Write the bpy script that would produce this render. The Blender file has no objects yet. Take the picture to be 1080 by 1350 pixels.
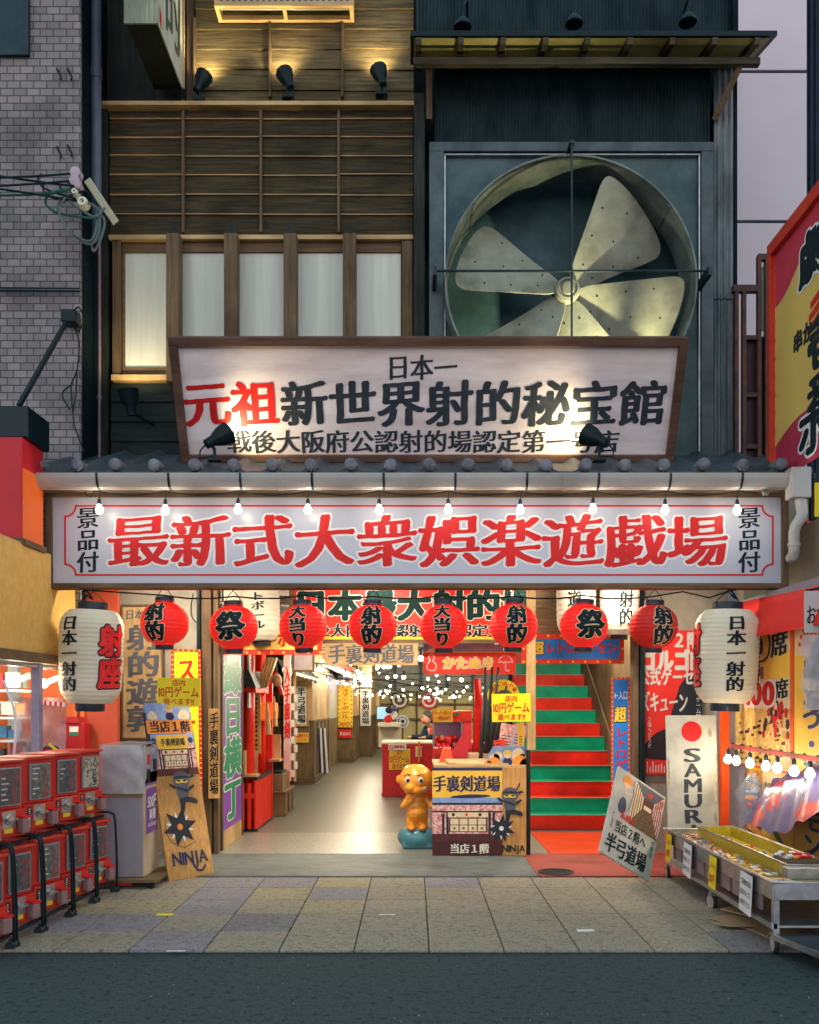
import bpy, bmesh, math, random
import numpy as np
from mathutils import Vector, Matrix, noise
from mathutils.geometry import delaunay_2d_cdt
random.seed(11)
S = bpy.context.scene
COL = S.collection
R = math.radians
# ------------------------------------------------------------------ camera
F, U0, V0, EYE = 1215.0, 545.0, 928.0, 1.6      # focal length / principal point in photo pixels, eye height
cd = bpy.data.cameras.new('camera'); cam = bpy.data.objects.new('camera', cd); COL.objects.link(cam)
cam.location = (0, 0, EYE); cam.rotation_euler = (R(90), 0, 0)
cd.sensor_fit = 'HORIZONTAL'; cd.sensor_width = 36; cd.lens = 36*F/1080
cd.shift_x = -(U0-540)/1080; cd.shift_y = (V0-675)/1080
cd.clip_start = .1; cd.clip_end = 500
S.camera = cam
# ------------------------------------------------------------------ world: dusk sky glow over the street
w = bpy.data.worlds.new('World'); S.world = w; w.use_nodes = True
wn = w.node_tree; bg = wn.nodes['Background']
wt_ = wn.nodes.new('ShaderNodeTexCoord'); ws_ = wn.nodes.new('ShaderNodeSeparateXYZ'); wr = wn.nodes.new('ShaderNodeValToRGB')
wn.links.new(wt_.outputs['Generated'], ws_.inputs[0]); wn.links.new(ws_.outputs[2], wr.inputs[0])
e_ = wr.color_ramp.elements      # bright town glow at street level, deep teal overhead
e_[0].position = 0; e_[0].color = (1.0, .92, .93, 1); e_[1].position = .75; e_[1].color = (.18, .37, .44, 1)
e2_ = e_.new(.25); e2_.color = (.74, .76, .84, 1)
wn.links.new(wr.outputs[0], bg.inputs[0]); bg.inputs[1].default_value = 1.5
# ------------------------------------------------------------------ exposure
S.view_settings.view_transform = 'Standard'; S.view_settings.look = 'None'
S.view_settings.exposure = .32; S.view_settings.gamma = 1
S.render.engine = 'CYCLES'
S.cycles.use_denoising = True
S.cycles.max_bounces = 6; S.cycles.diffuse_bounces = 3; S.cycles.glossy_bounces = 3; S.cycles.transmission_bounces = 4
S.cycles.transparent_max_bounces = 8; S.cycles.sample_clamp_indirect = 4
S.cycles.caustics_reflective = False; S.cycles.caustics_refractive = False
# ------------------------------------------------------------------ geometry helpers
X3, Y3, Z3 = Vector((1, 0, 0)), Vector((0, 1, 0)), Vector((0, 0, 1))
def at(u, v, Y): return Vector(((u-U0)*Y/F, Y, EYE+(V0-v)*Y/F))
def gnd(u, v, z=0): return at(u, v, F*(EYE-z)/(v-V0))
def onx(u, v, X): return at(u, v, X*F/(u-U0))
def frame(o, r, u):
    r = r.normalized(); u = (u-r*u.dot(r)).normalized(); n = r.cross(u)
    return Matrix(((r.x, u.x, n.x, o.x), (r.y, u.y, n.y, o.y), (r.z, u.z, n.z, o.z), (0, 0, 0, 1)))
def facing(u0, v0, u1, v1, Y):
    a = at(u0, v1, Y); b = at(u1, v0, Y)
    return frame(a, X3, Z3), b.x-a.x, b.z-a.z
def wmat(o): return wmat(o.parent) @ o.matrix_basis if o.parent else o.matrix_basis.copy()
class MB:
    def __init__(s, m=None): s.v = []; s.f = []; s.m = []; s.cm = m; s.g = []; s.cg = None
    def add(s, vs, fs, M=None):
        k = len(s.v)
        s.v += [(M @ Vector(v)) if M else Vector(v) for v in vs]
        s.f += [[i+k for i in f] for f in fs]; s.m += [s.cm]*len(fs); s.g += [s.cg]*len(fs); return s
    def box(s, a, b, M=None):
        x0, y0, z0 = a; x1, y1, z1 = b
        if x0 > x1: x0, x1 = x1, x0
        if y0 > y1: y0, y1 = y1, y0
        if z0 > z1: z0, z1 = z1, z0
        return s.add([(x0,y0,z0),(x1,y0,z0),(x1,y1,z0),(x0,y1,z0),(x0,y0,z1),(x1,y0,z1),(x1,y1,z1),(x0,y1,z1)],
              [(0,3,2,1),(4,5,6,7),(0,1,5,4),(1,2,6,5),(2,3,7,6),(3,0,4,7)], M)
    def beam(s, a, b, w, h, up=Z3):
        a, b = Vector(a), Vector(b); d = (b-a).normalized()
        if abs(d.dot(up)) > .99: up = Y3
        x = d.cross(up).normalized(); y = x.cross(d).normalized()
        c = [x*(i*w/2)+y*(j*h/2) for i, j in ((-1,-1),(1,-1),(1,1),(-1,1))]
        return s.add([a+k for k in c]+[b+k for k in c], [(0,1,2,3),(7,6,5,4),(0,4,5,1),(1,5,6,2),(2,6,7,3),(3,7,4,0)])
    def tube(s, pts, r, n=8, close=False, cap=True):
        pts = [Vector(p) for p in pts]; N = len(pts); rr = r if isinstance(r, (list, tuple)) else [r]*N
        vs = []; prev = None
        for i, p in enumerate(pts):
            if close: t = pts[(i+1) % N]-pts[i-1]
            else: t = pts[min(i+1, N-1)]-pts[max(i-1, 0)]
            if t.length < 1e-9: t = Vector((0, 0, 1))
            t.normalize()
            if prev is None:
                a = t.cross(Z3) if abs(t.z) < .95 else t.cross(X3)
            else: a = prev-t*prev.dot(t)
            if a.length < 1e-6: a = t.cross(Y3)
            a.normalize(); prev = a; b = t.cross(a)
            for k in range(n):
                q = 2*math.pi*k/n; vs.append(p+(a*math.cos(q)+b*math.sin(q))*rr[i])
        fs = []
        for i in range(N if close else N-1):
            j = (i+1) % N
            for k in range(n):
                fs.append((i*n+k, i*n+(k+1) % n, j*n+(k+1) % n, j*n+k))
        if not close and cap: fs += [tuple(range(n-1, -1, -1)), tuple((N-1)*n+k for k in range(n))]
        return s.add(vs, fs)
    def lathe(s, prof, M, n=24, cap=True):   # profile of (radius, height); axis = local z of M
        vs = []; fs = []
        for r, z in prof:
            for k in range(n):
                q = 2*math.pi*k/n; vs.append((r*math.cos(q), r*math.sin(q), z))
        for i in range(len(prof)-1):
            for k in range(n): fs.append((i*n+k, i*n+(k+1) % n, (i+1)*n+(k+1) % n, (i+1)*n+k))
        if cap and prof[0][0] > 1e-5: fs.append(tuple(range(n-1, -1, -1)))
        if cap and prof[-1][0] > 1e-5: fs.append(tuple((len(prof)-1)*n+k for k in range(n)))
        return s.add(vs, fs, M)
    def ball(s, c, r, n=12, sc=(1, 1, 1), M=None):
        c = Vector(c); pr = [(max(1e-6, math.sin(math.pi*i/n))*r, -math.cos(math.pi*i/n)*r) for i in range(n+1)]
        Q = Matrix.Translation(c) @ (M if M else Matrix()) @ Matrix.Diagonal((*sc, 1))
        return s.lathe(pr, Q, 2*n)
    def prism(s, poly, z0, z1, M=None):   # 2-D outline extruded along local z
        n = len(poly)
        if sum(poly[i-1][0]*poly[i][1]-poly[i][0]*poly[i-1][1] for i in range(n)) < 0: poly = poly[::-1]
        if z0 > z1: z0, z1 = z1, z0
        vs = [(x, y, z0) for x, y in poly]+[(x, y, z1) for x, y in poly]
        fs = [tuple(range(n-1, -1, -1)), tuple(range(n, 2*n))]+[(i, (i+1) % n, n+(i+1) % n, n+i) for i in range(n)]
        return s.add(vs, fs, M)
    def rect(s, x0, y0, x1, y1, z, M): return s.add([(x0,y0,z),(x1,y0,z),(x1,y1,z),(x0,y1,z)], [(0,1,2,3)], M)
    def poly(s, pts, z, M):
        n = len(pts)
        if sum(pts[i-1][0]*pts[i][1]-pts[i][0]*pts[i-1][1] for i in range(n)) < 0: pts = pts[::-1]
        return s.add([(x, y, z) for x, y in pts], [tuple(range(n))], M)
    def disc(s, x, y, r, z, M, n=20, sy=1): return s.poly([(x+r*math.cos(2*math.pi*k/n), y+sy*r*math.sin(2*math.pi*k/n)) for k in range(n)], z, M)
    def build(s, name, m=None, parent=None, bevel=0, smooth=False, seg=2):
        keys = [k for k in dict.fromkeys(s.g) if k is not None]
        if len(keys) > 1:      # one part per line of writing
            s.g = [k if k is not None else keys[0] for k in s.g]; o = None
            for k in keys:
                q = MB(); ids = {}
                for f, mm, g in zip(s.f, s.m, s.g):
                    if g == k: q.f.append([ids.setdefault(i, len(ids)) for i in f]); q.m.append(mm); q.g.append(None)
                q.v = [s.v[i] for i in ids]; o = q.build(name, m, parent)
            return o
        me = bpy.data.meshes.new(name)
        P = wmat(parent).inverted() if parent else None
        me.from_pydata([tuple(P @ v) if P else tuple(v) for v in s.v], [], s.f)
        sl = []
        for k in s.m:
            k = k or m
            if k not in sl: sl.append(k)
        for k in sl: me.materials.append(k)
        if len(sl) > 1: me.polygons.foreach_set('material_index', [sl.index(k or m) for k in s.m])
        if smooth: me.polygons.foreach_set('use_smooth', [True]*len(me.polygons))
        me.update()
        o = bpy.data.objects.new(name, me); COL.objects.link(o)
        if parent: o.parent = parent
        if bevel:
            bv = o.modifiers.new('bevel', 'BEVEL'); bv.width = bevel; bv.segments = seg; bv.limit_method = 'ANGLE'; bv.angle_limit = R(40)
        return o
def islands(mb):
    par = list(range(len(mb.v)))
    def fd(i):
        while par[i] != i: par[i] = par[par[i]]; i = par[i]
        return i
    for f in mb.f:
        a = fd(f[0])
        for i in f[1:]: par[fd(i)] = a
    out = {}
    for f, m in zip(mb.f, mb.m): out.setdefault(fd(f[0]), []).append((f, m))
    res = []
    for k in out.values():
        q = MB(); ids = sorted({i for f, _ in k for i in f}); mp = {i: j for j, i in enumerate(ids)}
        q.v = [mb.v[i] for i in ids]; q.f = [[mp[i] for i in f] for f, _ in k]; q.m = [m for _, m in k]; res.append(q)
    return res
def each(mb, name, m=None, parent=None, **k): return [q.build(name, m, parent, **k) for q in islands(mb)]
def thing(name, label, cat, loc=(0, 0, 0), group=None):
    o = bpy.data.objects.new(name, None); o.empty_display_size = .1; COL.objects.link(o)
    o.location = loc; o.matrix_world = Matrix.Translation(Vector(loc))
    return tag(o, label, cat, group)
def tag(o, label, cat, group=None):
    o['label'] = label; o['category'] = cat
    if group: o['group'] = group
    return o
def struct(o): o['kind'] = 'structure'; return o
def stuff(o): o['kind'] = 'stuff'; return o
def copy_tree(o, parent=None):
    c = o.copy(); COL.objects.link(c)
    if parent: c.parent = parent
    for ch in list(o.children): copy_tree(ch, c)
    return c
def smoothauto(o, a=35):
    me = o.data; me.polygons.foreach_set('use_smooth', [True]*len(me.polygons))
    me.set_sharp_from_angle(angle=R(a)); return o
# ------------------------------------------------------------------ lamps
def aim(o, p): o.rotation_euler = (Vector(p)-o.location).to_track_quat('-Z', 'Y').to_euler()
def lamp(kind, name, loc, power, col, parent=None, target=None, **k):
    l = bpy.data.lights.new(name, kind); l.energy = power; l.color = col
    for a, b in k.items(): setattr(l, a, b)
    o = bpy.data.objects.new(name, l); COL.objects.link(o); o.location = loc
    if target is not None: aim(o, target)
    if parent:
        o.parent = parent; o.matrix_parent_inverse = wmat(parent).inverted()
    return o
# ------------------------------------------------------------------ materials
def lin(r, g, b):
    f = lambda c: c/255/12.92 if c/255 <= .04045 else ((c/255+.055)/1.055)**2.4
    return (f(r), f(g), f(b))
def mat(name, col, rough=.6, metal=0, var=.18, scale=4, stretch=(1, 1, 1), col2=None, bump=.0, bscale=60, emis=0, ecol=None, spec=.28, lo=.35, hi=.65, stains=0, coat=0):
    m = bpy.data.materials.new(name); m.use_nodes = True; t = m.node_tree; N = t.nodes; L = t.links
    b = N['Principled BSDF']
    b.inputs['Roughness'].default_value = rough; b.inputs['Metallic'].default_value = metal; b.inputs['Specular IOR Level'].default_value = spec
    if coat: b.inputs['Coat Weight'].default_value = coat; b.inputs['Coat Roughness'].default_value = .12
    tc = N.new('ShaderNodeTexCoord'); mp = N.new('ShaderNodeMapping'); mp.inputs['Scale'].default_value = stretch
    L.new(tc.outputs['Object'], mp.inputs[0])
    nz = N.new('ShaderNodeTexNoise'); nz.inputs['Scale'].default_value = scale; nz.inputs['Detail'].default_value = 7; nz.inputs['Roughness'].default_value = .65
    L.new(mp.outputs[0], nz.inputs[0])
    rp = N.new('ShaderNodeValToRGB'); e = rp.color_ramp.elements
    c2 = col2 if col2 else tuple(min(1, c*(1+var)) for c in col); c1 = col if col2 else tuple(c*(1-var) for c in col)
    e[0].position = lo; e[1].position = hi; e[0].color = (*c1, 1); e[1].color = (*c2, 1)
    L.new(nz.outputs['Fac'], rp.inputs[0]); out = rp.outputs[0]
    if stains:
        n2 = N.new('ShaderNodeTexNoise'); n2.inputs['Scale'].default_value = scale*.35; n2.inputs['Detail'].default_value = 9; L.new(tc.outputs['Object'], n2.inputs[0])
        r2 = N.new('ShaderNodeMapRange'); r2.inputs[1].default_value = .52; r2.inputs[2].default_value = .7; r2.inputs[4].default_value = stains; L.new(n2.outputs['Fac'], r2.inputs[0])
        mx = N.new('ShaderNodeMixRGB'); mx.blend_type = 'MULTIPLY'; mx.inputs[2].default_value = (.45, .42, .36, 1); L.new(r2.outputs[0], mx.inputs[0]); L.new(out, mx.inputs[1]); out = mx.outputs[0]
    L.new(out, b.inputs['Base Color'])
    rr = N.new('ShaderNodeMapRange'); rr.inputs[3].default_value = max(0, rough-.1); rr.inputs[4].default_value = min(1, rough+.12); L.new(nz.outputs['Fac'], rr.inputs[0]); L.new(rr.outputs[0], b.inputs['Roughness'])
    if bump:
        n3 = N.new('ShaderNodeTexNoise'); n3.inputs['Scale'].default_value = bscale; n3.inputs['Detail'].default_value = 5; L.new(mp.outputs[0], n3.inputs[0])
        bp = N.new('ShaderNodeBump'); bp.inputs['Strength'].default_value = bump; bp.inputs['Distance'].default_value = .02
        L.new(n3.outputs['Fac'], bp.inputs['Height']); L.new(bp.outputs[0], b.inputs['Normal'])
    if emis:
        b.inputs['Emission Color'].default_value = (*(ecol or col), 1); b.inputs['Emission Strength'].default_value = emis
    return m
def wood(name, col, col2, axis='x', rough=.6, bump=.25, sc=1.0):
    st = {'x': (.9, 16, 16), 'z': (16, 16, .9), 'y': (16, .9, 16)}[axis]
    m = mat(name, col, rough, col2=col2, scale=2.6*sc, stretch=st, bump=bump, bscale=9, lo=.3, hi=.72, spec=.14)
    t = m.node_tree; N = t.nodes; L = t.links; b = N['Principled BSDF']      # slow light / dark drift from board to board
    n = N.new('ShaderNodeTexNoise'); n.inputs['Scale'].default_value = 1.7; n.inputs['Detail'].default_value = 4; L.new(N['Texture Coordinate'].outputs['Object'], n.inputs[0])
    r2 = N.new('ShaderNodeMapRange'); r2.inputs[1].default_value = .3; r2.inputs[2].default_value = .7; r2.inputs[3].default_value = .55; r2.inputs[4].default_value = 1.25; L.new(n.outputs['Fac'], r2.inputs[0])
    mx = N.new('ShaderNodeMixRGB'); mx.blend_type = 'MULTIPLY'; mx.inputs[0].default_value = 1
    src = b.inputs['Base Color'].links[0].from_socket; L.new(src, mx.inputs[1]); L.new(r2.outputs[0], mx.inputs[2]); L.new(mx.outputs[0], b.inputs['Base Color'])
    return m
def glow(name, col, st):
    m = bpy.data.materials.new(name); m.use_nodes = True; b = m.node_tree.nodes['Principled BSDF']
    b.inputs['Base Color'].default_value = (.9, .9, .85, 1); b.inputs['Emission Color'].default_value = (*col, 1); b.inputs['Emission Strength'].default_value = st
    nz = m.node_tree.nodes.new('ShaderNodeTexNoise'); m.node_tree.links.new(nz.outputs['Fac'], b.inputs['Roughness'])
    return m
def film(name, col, alpha, rough=.15, scale=5):
    m = mat(name, col, rough, var=.12, scale=scale, bump=.6, bscale=9)
    N = m.node_tree.nodes; b = N['Principled BSDF']; n = N['Noise Texture']
    r2 = N.new('ShaderNodeMapRange'); r2.inputs[3].default_value = max(0, alpha-.15); r2.inputs[4].default_value = min(1, alpha+.2); m.node_tree.links.new(n.outputs['Fac'], r2.inputs[0])
    m.node_tree.links.new(r2.outputs[0], b.inputs['Alpha']); return m
# ------------------------------------------------------------------ brush lettering: outlines of the built-in font, inked out and roughened
GC, FC = {}, {}
def loops(ch):
    if ch in GC: return GC[ch]
    c = bpy.data.curves.new('glyph', 'FONT'); c.body = ch; c.size = 1; c.fill_mode = 'NONE'; c.resolution_u = 3
    o = bpy.data.objects.new('glyph', c); COL.objects.link(o)
    me = bpy.data.meshes.new_from_object(o.evaluated_get(bpy.context.evaluated_depsgraph_get()))
    adj = {}
    for e in me.edges:
        a, b = e.vertices; adj.setdefault(a, []).append(b); adj.setdefault(b, []).append(a)
    seen = set(); out = []
    for s0 in range(len(me.vertices)):
        if s0 in seen or s0 not in adj: continue
        lp = [s0]; seen.add(s0); cur = s0
        while True:
            n = [k for k in adj[cur] if k not in seen]
            if not n: break
            cur = n[0]; seen.add(cur); lp.append(cur)
        out.append([me.vertices[k].co.xy.copy() for k in lp])
    bpy.data.objects.remove(o); bpy.data.meshes.remove(me); bpy.data.curves.remove(c)
    GC[ch] = out; return out
def area2(l): return sum(l[i-1].x*l[i].y-l[i].x*l[i-1].y for i in range(len(l)))
def inside(p, l):
    r = False
    for i in range(len(l)):
        a, b = l[i-1], l[i]
        if (a.y > p.y) != (b.y > p.y) and p.x < (b.x-a.x)*(p.y-a.y)/(b.y-a.y)+a.x: r = not r
    return r
def fillrule(Ls):
    V = []; E = []
    for l in Ls:
        k = len(V); n = len(l); V += l; E += [(k+i, k+(i+1) % n) for i in range(n)]
    if not V: return [], []
    r = delaunay_2d_cdt(V, E, [], 0, 1e-5)
    P = np.array([(v.x, v.y) for v in r[0]]); T = np.array(r[2]); C = P[T].mean(1)
    A = np.array([(V[i].x, V[i].y, V[j].x, V[j].y) for i, j in E])
    ay, by = A[:, 1][None], A[:, 3][None]; py = C[:, 1][:, None]; px = C[:, 0][:, None]
    with np.errstate(all='ignore'): hit = A[:, 0][None]+(py-ay)*(A[:, 2]-A[:, 0])[None]/(by-ay) > px
    W = ((ay <= py) & (by > py) & hit).sum(1)-((ay > py) & (by <= py) & hit).sum(1)
    return [tuple(p) for p in P], [tuple(map(int, t)) for t in T[W > 0]]
STY = dict(brush=dict(wt=.004, nib=.026, rough=.009, shear=.07, smooth=1, flare=.022),
           heavy=dict(wt=.009, nib=.036, rough=.010, shear=.07, smooth=1, flare=.028),
           fat=dict(wt=.030, nib=.022, rough=.006, shear=.03, smooth=2, flare=.02),
           light=dict(wt=.004, nib=.012, rough=.007, shear=.06, smooth=1, flare=.015),
           goth=dict(wt=.014, nib=.006, rough=0, shear=0, smooth=0, flare=0),
           gothfat=dict(wt=.034, nib=.008, rough=0, shear=0, smooth=1, flare=0),
           thin=dict(wt=.004, nib=0, rough=0, shear=0, smooth=0, flare=0))
def glyph(ch, style, extra=0.0):
    key = (ch, style, extra)
    if key in FC: return FC[key]
    k = STY[style]; Ls = loops(ch); out = []; seed = ord(ch) % 97; dn = .03
    for l in Ls:
        P = []
        for i in range(len(l)):
            a, b = l[i-1], l[i]; n = max(1, int((b-a).length/dn))
            P += [a.lerp(b, j/n) for j in range(n)]
        depth = sum(inside(l[0]+Vector((1e-4, 1.3e-4)), q) for q in Ls if q is not l)
        if (area2(P) > 0) == bool(depth % 2): P.reverse()
        for _ in range(k['smooth']):
            n = len(P); P = [P[i]*.5+(P[i-1]+P[(i+1) % n])*.25 for i in range(n)]
        n = len(P); Q = []
        for i in range(n):
            t = P[(i+1) % n]-P[i-1]
            t = t.normalized() if t.length > 1e-7 else Vector((1, 0))
            nn = Vector((t.y, -t.x))
            cv = -((P[(i+2) % n]+P[i-2])*.5-P[i]).dot(nn)
            off = k['wt']+extra+k['nib']*abs(nn.x)+(k['flare']*12*max(0, cv) if nn.y > -.2 else 0)
            q = P[i]+nn*off
            if k['rough']:
                q += noise.noise_vector(Vector((P[i].x*6+seed*7.1, P[i].y*6, seed))).xy*k['rough']+noise.noise_vector(Vector((P[i].x*2.2+seed*3.1, P[i].y*2.2, seed+9))).xy*k['rough']*1.7
            q.y += k['shear']*(q.x-.5)
            Q.append(q)
        out.append(Q)
    xs = [p.x for l in Ls for p in l] or [0, .3]
    r = (*fillrule(out), min(xs), max(xs)); FC[key] = r; return r
def text(mb, M, s, cx, cy, w, h, style='brush', z=.003, vert=False, extra=0.0, warp=None, m=None, grp=None):
    """letters of s laid out in a box w x h centred on (cx, cy) of the plane M (horizontal, or top to bottom when vert)"""
    if m: mb.cm = m
    mb.cg = grp or (round(cx, 3), round(cy, 2), round(warp(0, 0, 0).x, 3) if warp else 0)
    cells = []; pos = 0
    for ch in s:
        if ch == ' ': pos += .35; continue
        a = ord(ch) < 256
        V, Fc, x0, x1 = glyph(ch, style, extra)
        adv = (x1-x0+.10) if (a and not vert) else 1.0
        cells.append((V, Fc, x0-.05 if (a and not vert) else ((x0+x1)/2-.5 if a else 0), pos)); pos += adv
    if not pos: return mb
    for ci, (V, Fc, xo, p) in enumerate(cells):
        z_ = z+ci % 3*.00025
        if vert:
            sc = h/pos; vs = [(cx+(x-xo-.5)*w, cy+h/2-(p+.5)*sc+(y-.37)*sc) for x, y in V]
        else:
            sc = w/pos; vs = [(cx-w/2+(p+x-xo)*sc, cy+(y-.37)*h) for x, y in V]
        if warp: mb.add([warp(x, y, z_) for x, y in vs], Fc)
        else: mb.add([(x, y, z_) for x, y in vs], Fc, M)
    mb.cg = None; return mb
# ------------------------------------------------------------------ shared materials
ink = mat('black_ink', (.006, .018, .024), .5, var=.3, spec=.18)
inkw = mat('worn_black_paint', (.02, .03, .04), .6, col2=(.055, .06, .075), scale=9, lo=.45, hi=.8)
redp = mat('red_paint', lin(215, 35, 30), .45, var=.12)
redlet = mat('red_lettering', lin(204, 30, 30), .5, var=.1, scale=2)
whitep = mat('white_paint', (.74, .74, .74), .45, var=.05)
cream = mat('cream_paint', (.72, .69, .55), .5, var=.06)
yell = mat('yellow_panel', lin(240, 215, 30), .45, var=.06)
orange = mat('orange_panel', lin(236, 140, 50), .5, var=.1)
blue = mat('blue_panel', lin(40, 120, 205), .45, var=.08)
green = mat('green_paint', lin(10, 130, 95), .45, var=.08)
purple = mat('purple_panel', lin(120, 70, 165), .45, var=.08)
black = mat('black_metal', (.006, .016, .020), .35, var=.3, spec=.18)
darkm = mat('dark_metal', (.03, .045, .05), .4, metal=.6, var=.35)
steel = mat('steel', (.46, .47, .48), .32, metal=.9, var=.2, scale=12)
dwood = wood('dark_stained_wood_x', (.006, .017, .019), (.034, .040, .032), 'x', bump=.4)
dwoodz = wood('dark_stained_wood_z', (.008, .02, .021), (.05, .045, .032), 'z', bump=.4)
mwood = wood('brown_wood_x', (.10, .062, .034), (.23, .15, .085), 'x')
mwoodz = wood('brown_wood_z', (.085, .055, .03), (.20, .13, .07), 'z')
lwood = wood('pale_wood_x', (.42, .26, .11), (.66, .45, .22), 'x', rough=.5, bump=.1)
lwoodz = wood('pale_wood_z', (.42, .26, .11), (.66, .45, .22), 'z', rough=.5, bump=.1)
owood = wood('orange_veneer', (.48, .22, .06), (.72, .40, .14), 'z', rough=.5, bump=.05)
rope = mat('cable_sheath', (.014, .018, .018), .5)
bulbm = glow('lit_bulb_glass', (1, .92, .72), 14)
bulbw = glow('lit_bulb_small', (1, .93, .76), 9)
def profx(mb, pts, x0, x1):   # outline in (y, z) swept along x
    n = len(pts)
    mb.add([(x0, y, z) for y, z in pts]+[(x1, y, z) for y, z in pts], [tuple(range(n)), tuple(range(2*n-1, n-1, -1))]+[(i, n+i, n+(i+1) % n, (i+1) % n) for i in range(n)])
    return mb
def profy(mb, pts, y0, y1):   # outline in (x, z) swept along y
    n = len(pts)
    mb.add([(x, y0, z) for x, z in pts]+[(x, y1, z) for x, z in pts], [tuple(range(n)), tuple(range(2*n-1, n-1, -1))]+[(i, n+i, n+(i+1) % n, (i+1) % n) for i in range(n)])
    return mb
def strip(mb, M, pts, wd, z, close=False):
    n = len(pts); P = [Vector(p).to_2d() for p in pts]; L = []
    for i in range(n):
        a = P[i]-P[i-1] if (i or close) else P[1]-P[0]
        b = P[(i+1) % n]-P[i] if (i < n-1 or close) else a
        a = a.normalized(); b = b.normalized(); t = (a+b)
        t = t.normalized() if t.length > 1e-6 else a
        nn = Vector((-t.y, t.x))*wd/2/max(.5, t.dot(a)); L.append((P[i]+nn, P[i]-nn))
    vs = [(q.x, q.y, z) for l in L for q in l]
    mb.add(vs, [(2*i, 2*i+1, 2*((i+1) % n)+1, 2*((i+1) % n)) for i in range(n if close else n-1)], M)
def corr(mb, x0, x1, z0, z1, Y, pitch, amp, vert=True):
    n = int((x1-x0)/pitch*6); vs = []
    for i in range(n+1):
        x = x0+(x1-x0)*i/n; y = Y+amp*math.sin(i*math.pi/3)
        vs += [(x, y, z0), (x, y, z1), (x, y+.02, z0), (x, y+.02, z1)]
    fs = []
    for i in range(n): k = 4*i; fs += [(k, k+4, k+5, k+1), (k+2, k+3, k+7, k+6), (k, k+2, k+6, k+4), (k+1, k+5, k+7, k+3)]
    mb.add(vs, fs); return mb
def gx(u, Y): return (u-U0)*Y/F
def gz(v, Y): return EYE+(V0-v)*Y/F
# ================================================================= ground
asph = mat('asphalt', (.024, .042, .047), .85, col2=(.095, .122, .126), scale=60, bump=.9, bscale=110, stains=.95, lo=.3, hi=.7, spec=.15)
struct(MB(asph).add([(-60, -40, 0), (60, -40, 0), (60, 80, 0), (-60, 80, 0)], [(0, 1, 2, 3)]).build('road'))
joint = mat('paving_joint', (.035, .035, .03), .9)
struct(MB(joint).box((-9, 5.905, -.05), (9, 8.38, .006)).build('ground'))
stone = [mat('paver_%d' % i, tuple(k*.72 for k in c), .75, col2=tuple(k*1.55 for k in c), scale=75, bump=.5, bscale=130, stains=.75, lo=.36, hi=.64) for i, c in enumerate([(.285, .242, .182), (.235, .210, .226), (.31, .262, .165), (.272, .234, .184), (.195, .178, .178)])]
pv = MB(); px0, pw = .101, .4815; ry = [5.905, 6.40, 6.93, 7.43, 7.91, 8.38]
pick = {(-3,4):1,(-2,4):2,(-1,4):0,(0,4):1,(-4,4):1,(-4,3):1,(-3,3):2,(-2,3):1,(-1,3):0,(-5,2):2,(-4,2):1,(-3,2):0,(-2,2):2,(-4,1):0,(-3,1):4,(-5,1):1,(-5,0):3,(-4,0):1,(-6,1):1,(-6,2):2}
for i in range(-16, 16):
    for j in range(5):
        c = pick.get((i, j), random.choice([0, 3, 3, 0, 4] if i > 3 else [0, 3, 0]))
        if i >= 6: c = random.choice([3, 4])
        pv.cm = stone[c]; g = .004
        z = .022+random.uniform(-.0012, .0012)
        pv.box((px0+i*pw+g, ry[j]+g, .0), (px0+(i+1)*pw-g, ry[j+1]-g, z))
struct(pv.build('pavement', stone[0], bevel=.003, seg=1))
conc = mat('worn_threshold_concrete', (.085, .10, .098), .55, col2=(.16, .175, .17), scale=5, stretch=(1, 2.2, 1), bump=.3, bscale=30, stains=.7)
struct(MB(conc).box((-6, 8.386, -.05), (1.14, 9.615, .034)).build('concrete_pavement', bevel=.006))
redc = mat('red_painted_concrete', (.34, .045, .035), .6, col2=(.25, .06, .05), scale=7, bump=.25, bscale=30, stains=.8)
struct(MB(redc).add([(1.145, 8.386, .034), (6, 8.386, .034), (6, 9.615, .034), (1.36, 9.615, .034), (1.145, 8.386, -.05), (6, 8.386, -.05)], [(0, 1, 2, 3), (4, 5, 1, 0)]).add([(1.14, 8.386, .0335), (1.36, 9.615, .0335), (1.14, 9.615, .0335)], [(0, 1, 2)]).build('red_pavement'))
terr = mat('terrazzo_floor', (.14, .135, .105), .34, col2=(.36, .345, .285), scale=70, lo=.42, hi=.58, spec=.6, stains=.15)
terr2 = mat('polished_floor', (.125, .128, .112), .34, col2=(.175, .178, .155), scale=90, spec=.45, stains=.2)
struct(MB(terr).box((-3.2, 9.62, -.05), (1.42, 11.2, .036)).build('entrance_floor'))
struct(MB(terr2).box((-5.0, 11.204, -.05), (5.2, 36, .034)).build('hall_floor'))
struct(MB(mat('red_stair_landing', lin(226, 74, 36), .35, var=.08)).box((1.425, 9.62, -.05), (3.4, 11.2, .038)).build('stair_landing_floor'))
mh = thing('manhole_cover', 'small round iron drain cover set in the red painted threshold', 'drain cover', gnd(733, 1150, .034))
c = gnd(733, 1150, .034); Mh = Matrix.Translation(c)
q = MB(darkm).lathe([(.165, 0), (.165, .008), (.14, .009), (.14, .005), (.001, .005)], Mh, 28).build('rim', None, mh)
q = MB(darkm)
for i in range(-4, 5):
    for j in range(-4, 5):
        if i*i+j*j < 17: q.box((c.x+i*.029-.009, c.y+j*.029-.009, c.z+.004), (c.x+i*.029+.009, c.y+j*.029+.009, c.z+.009))
q.build('grating', None, mh)
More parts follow.
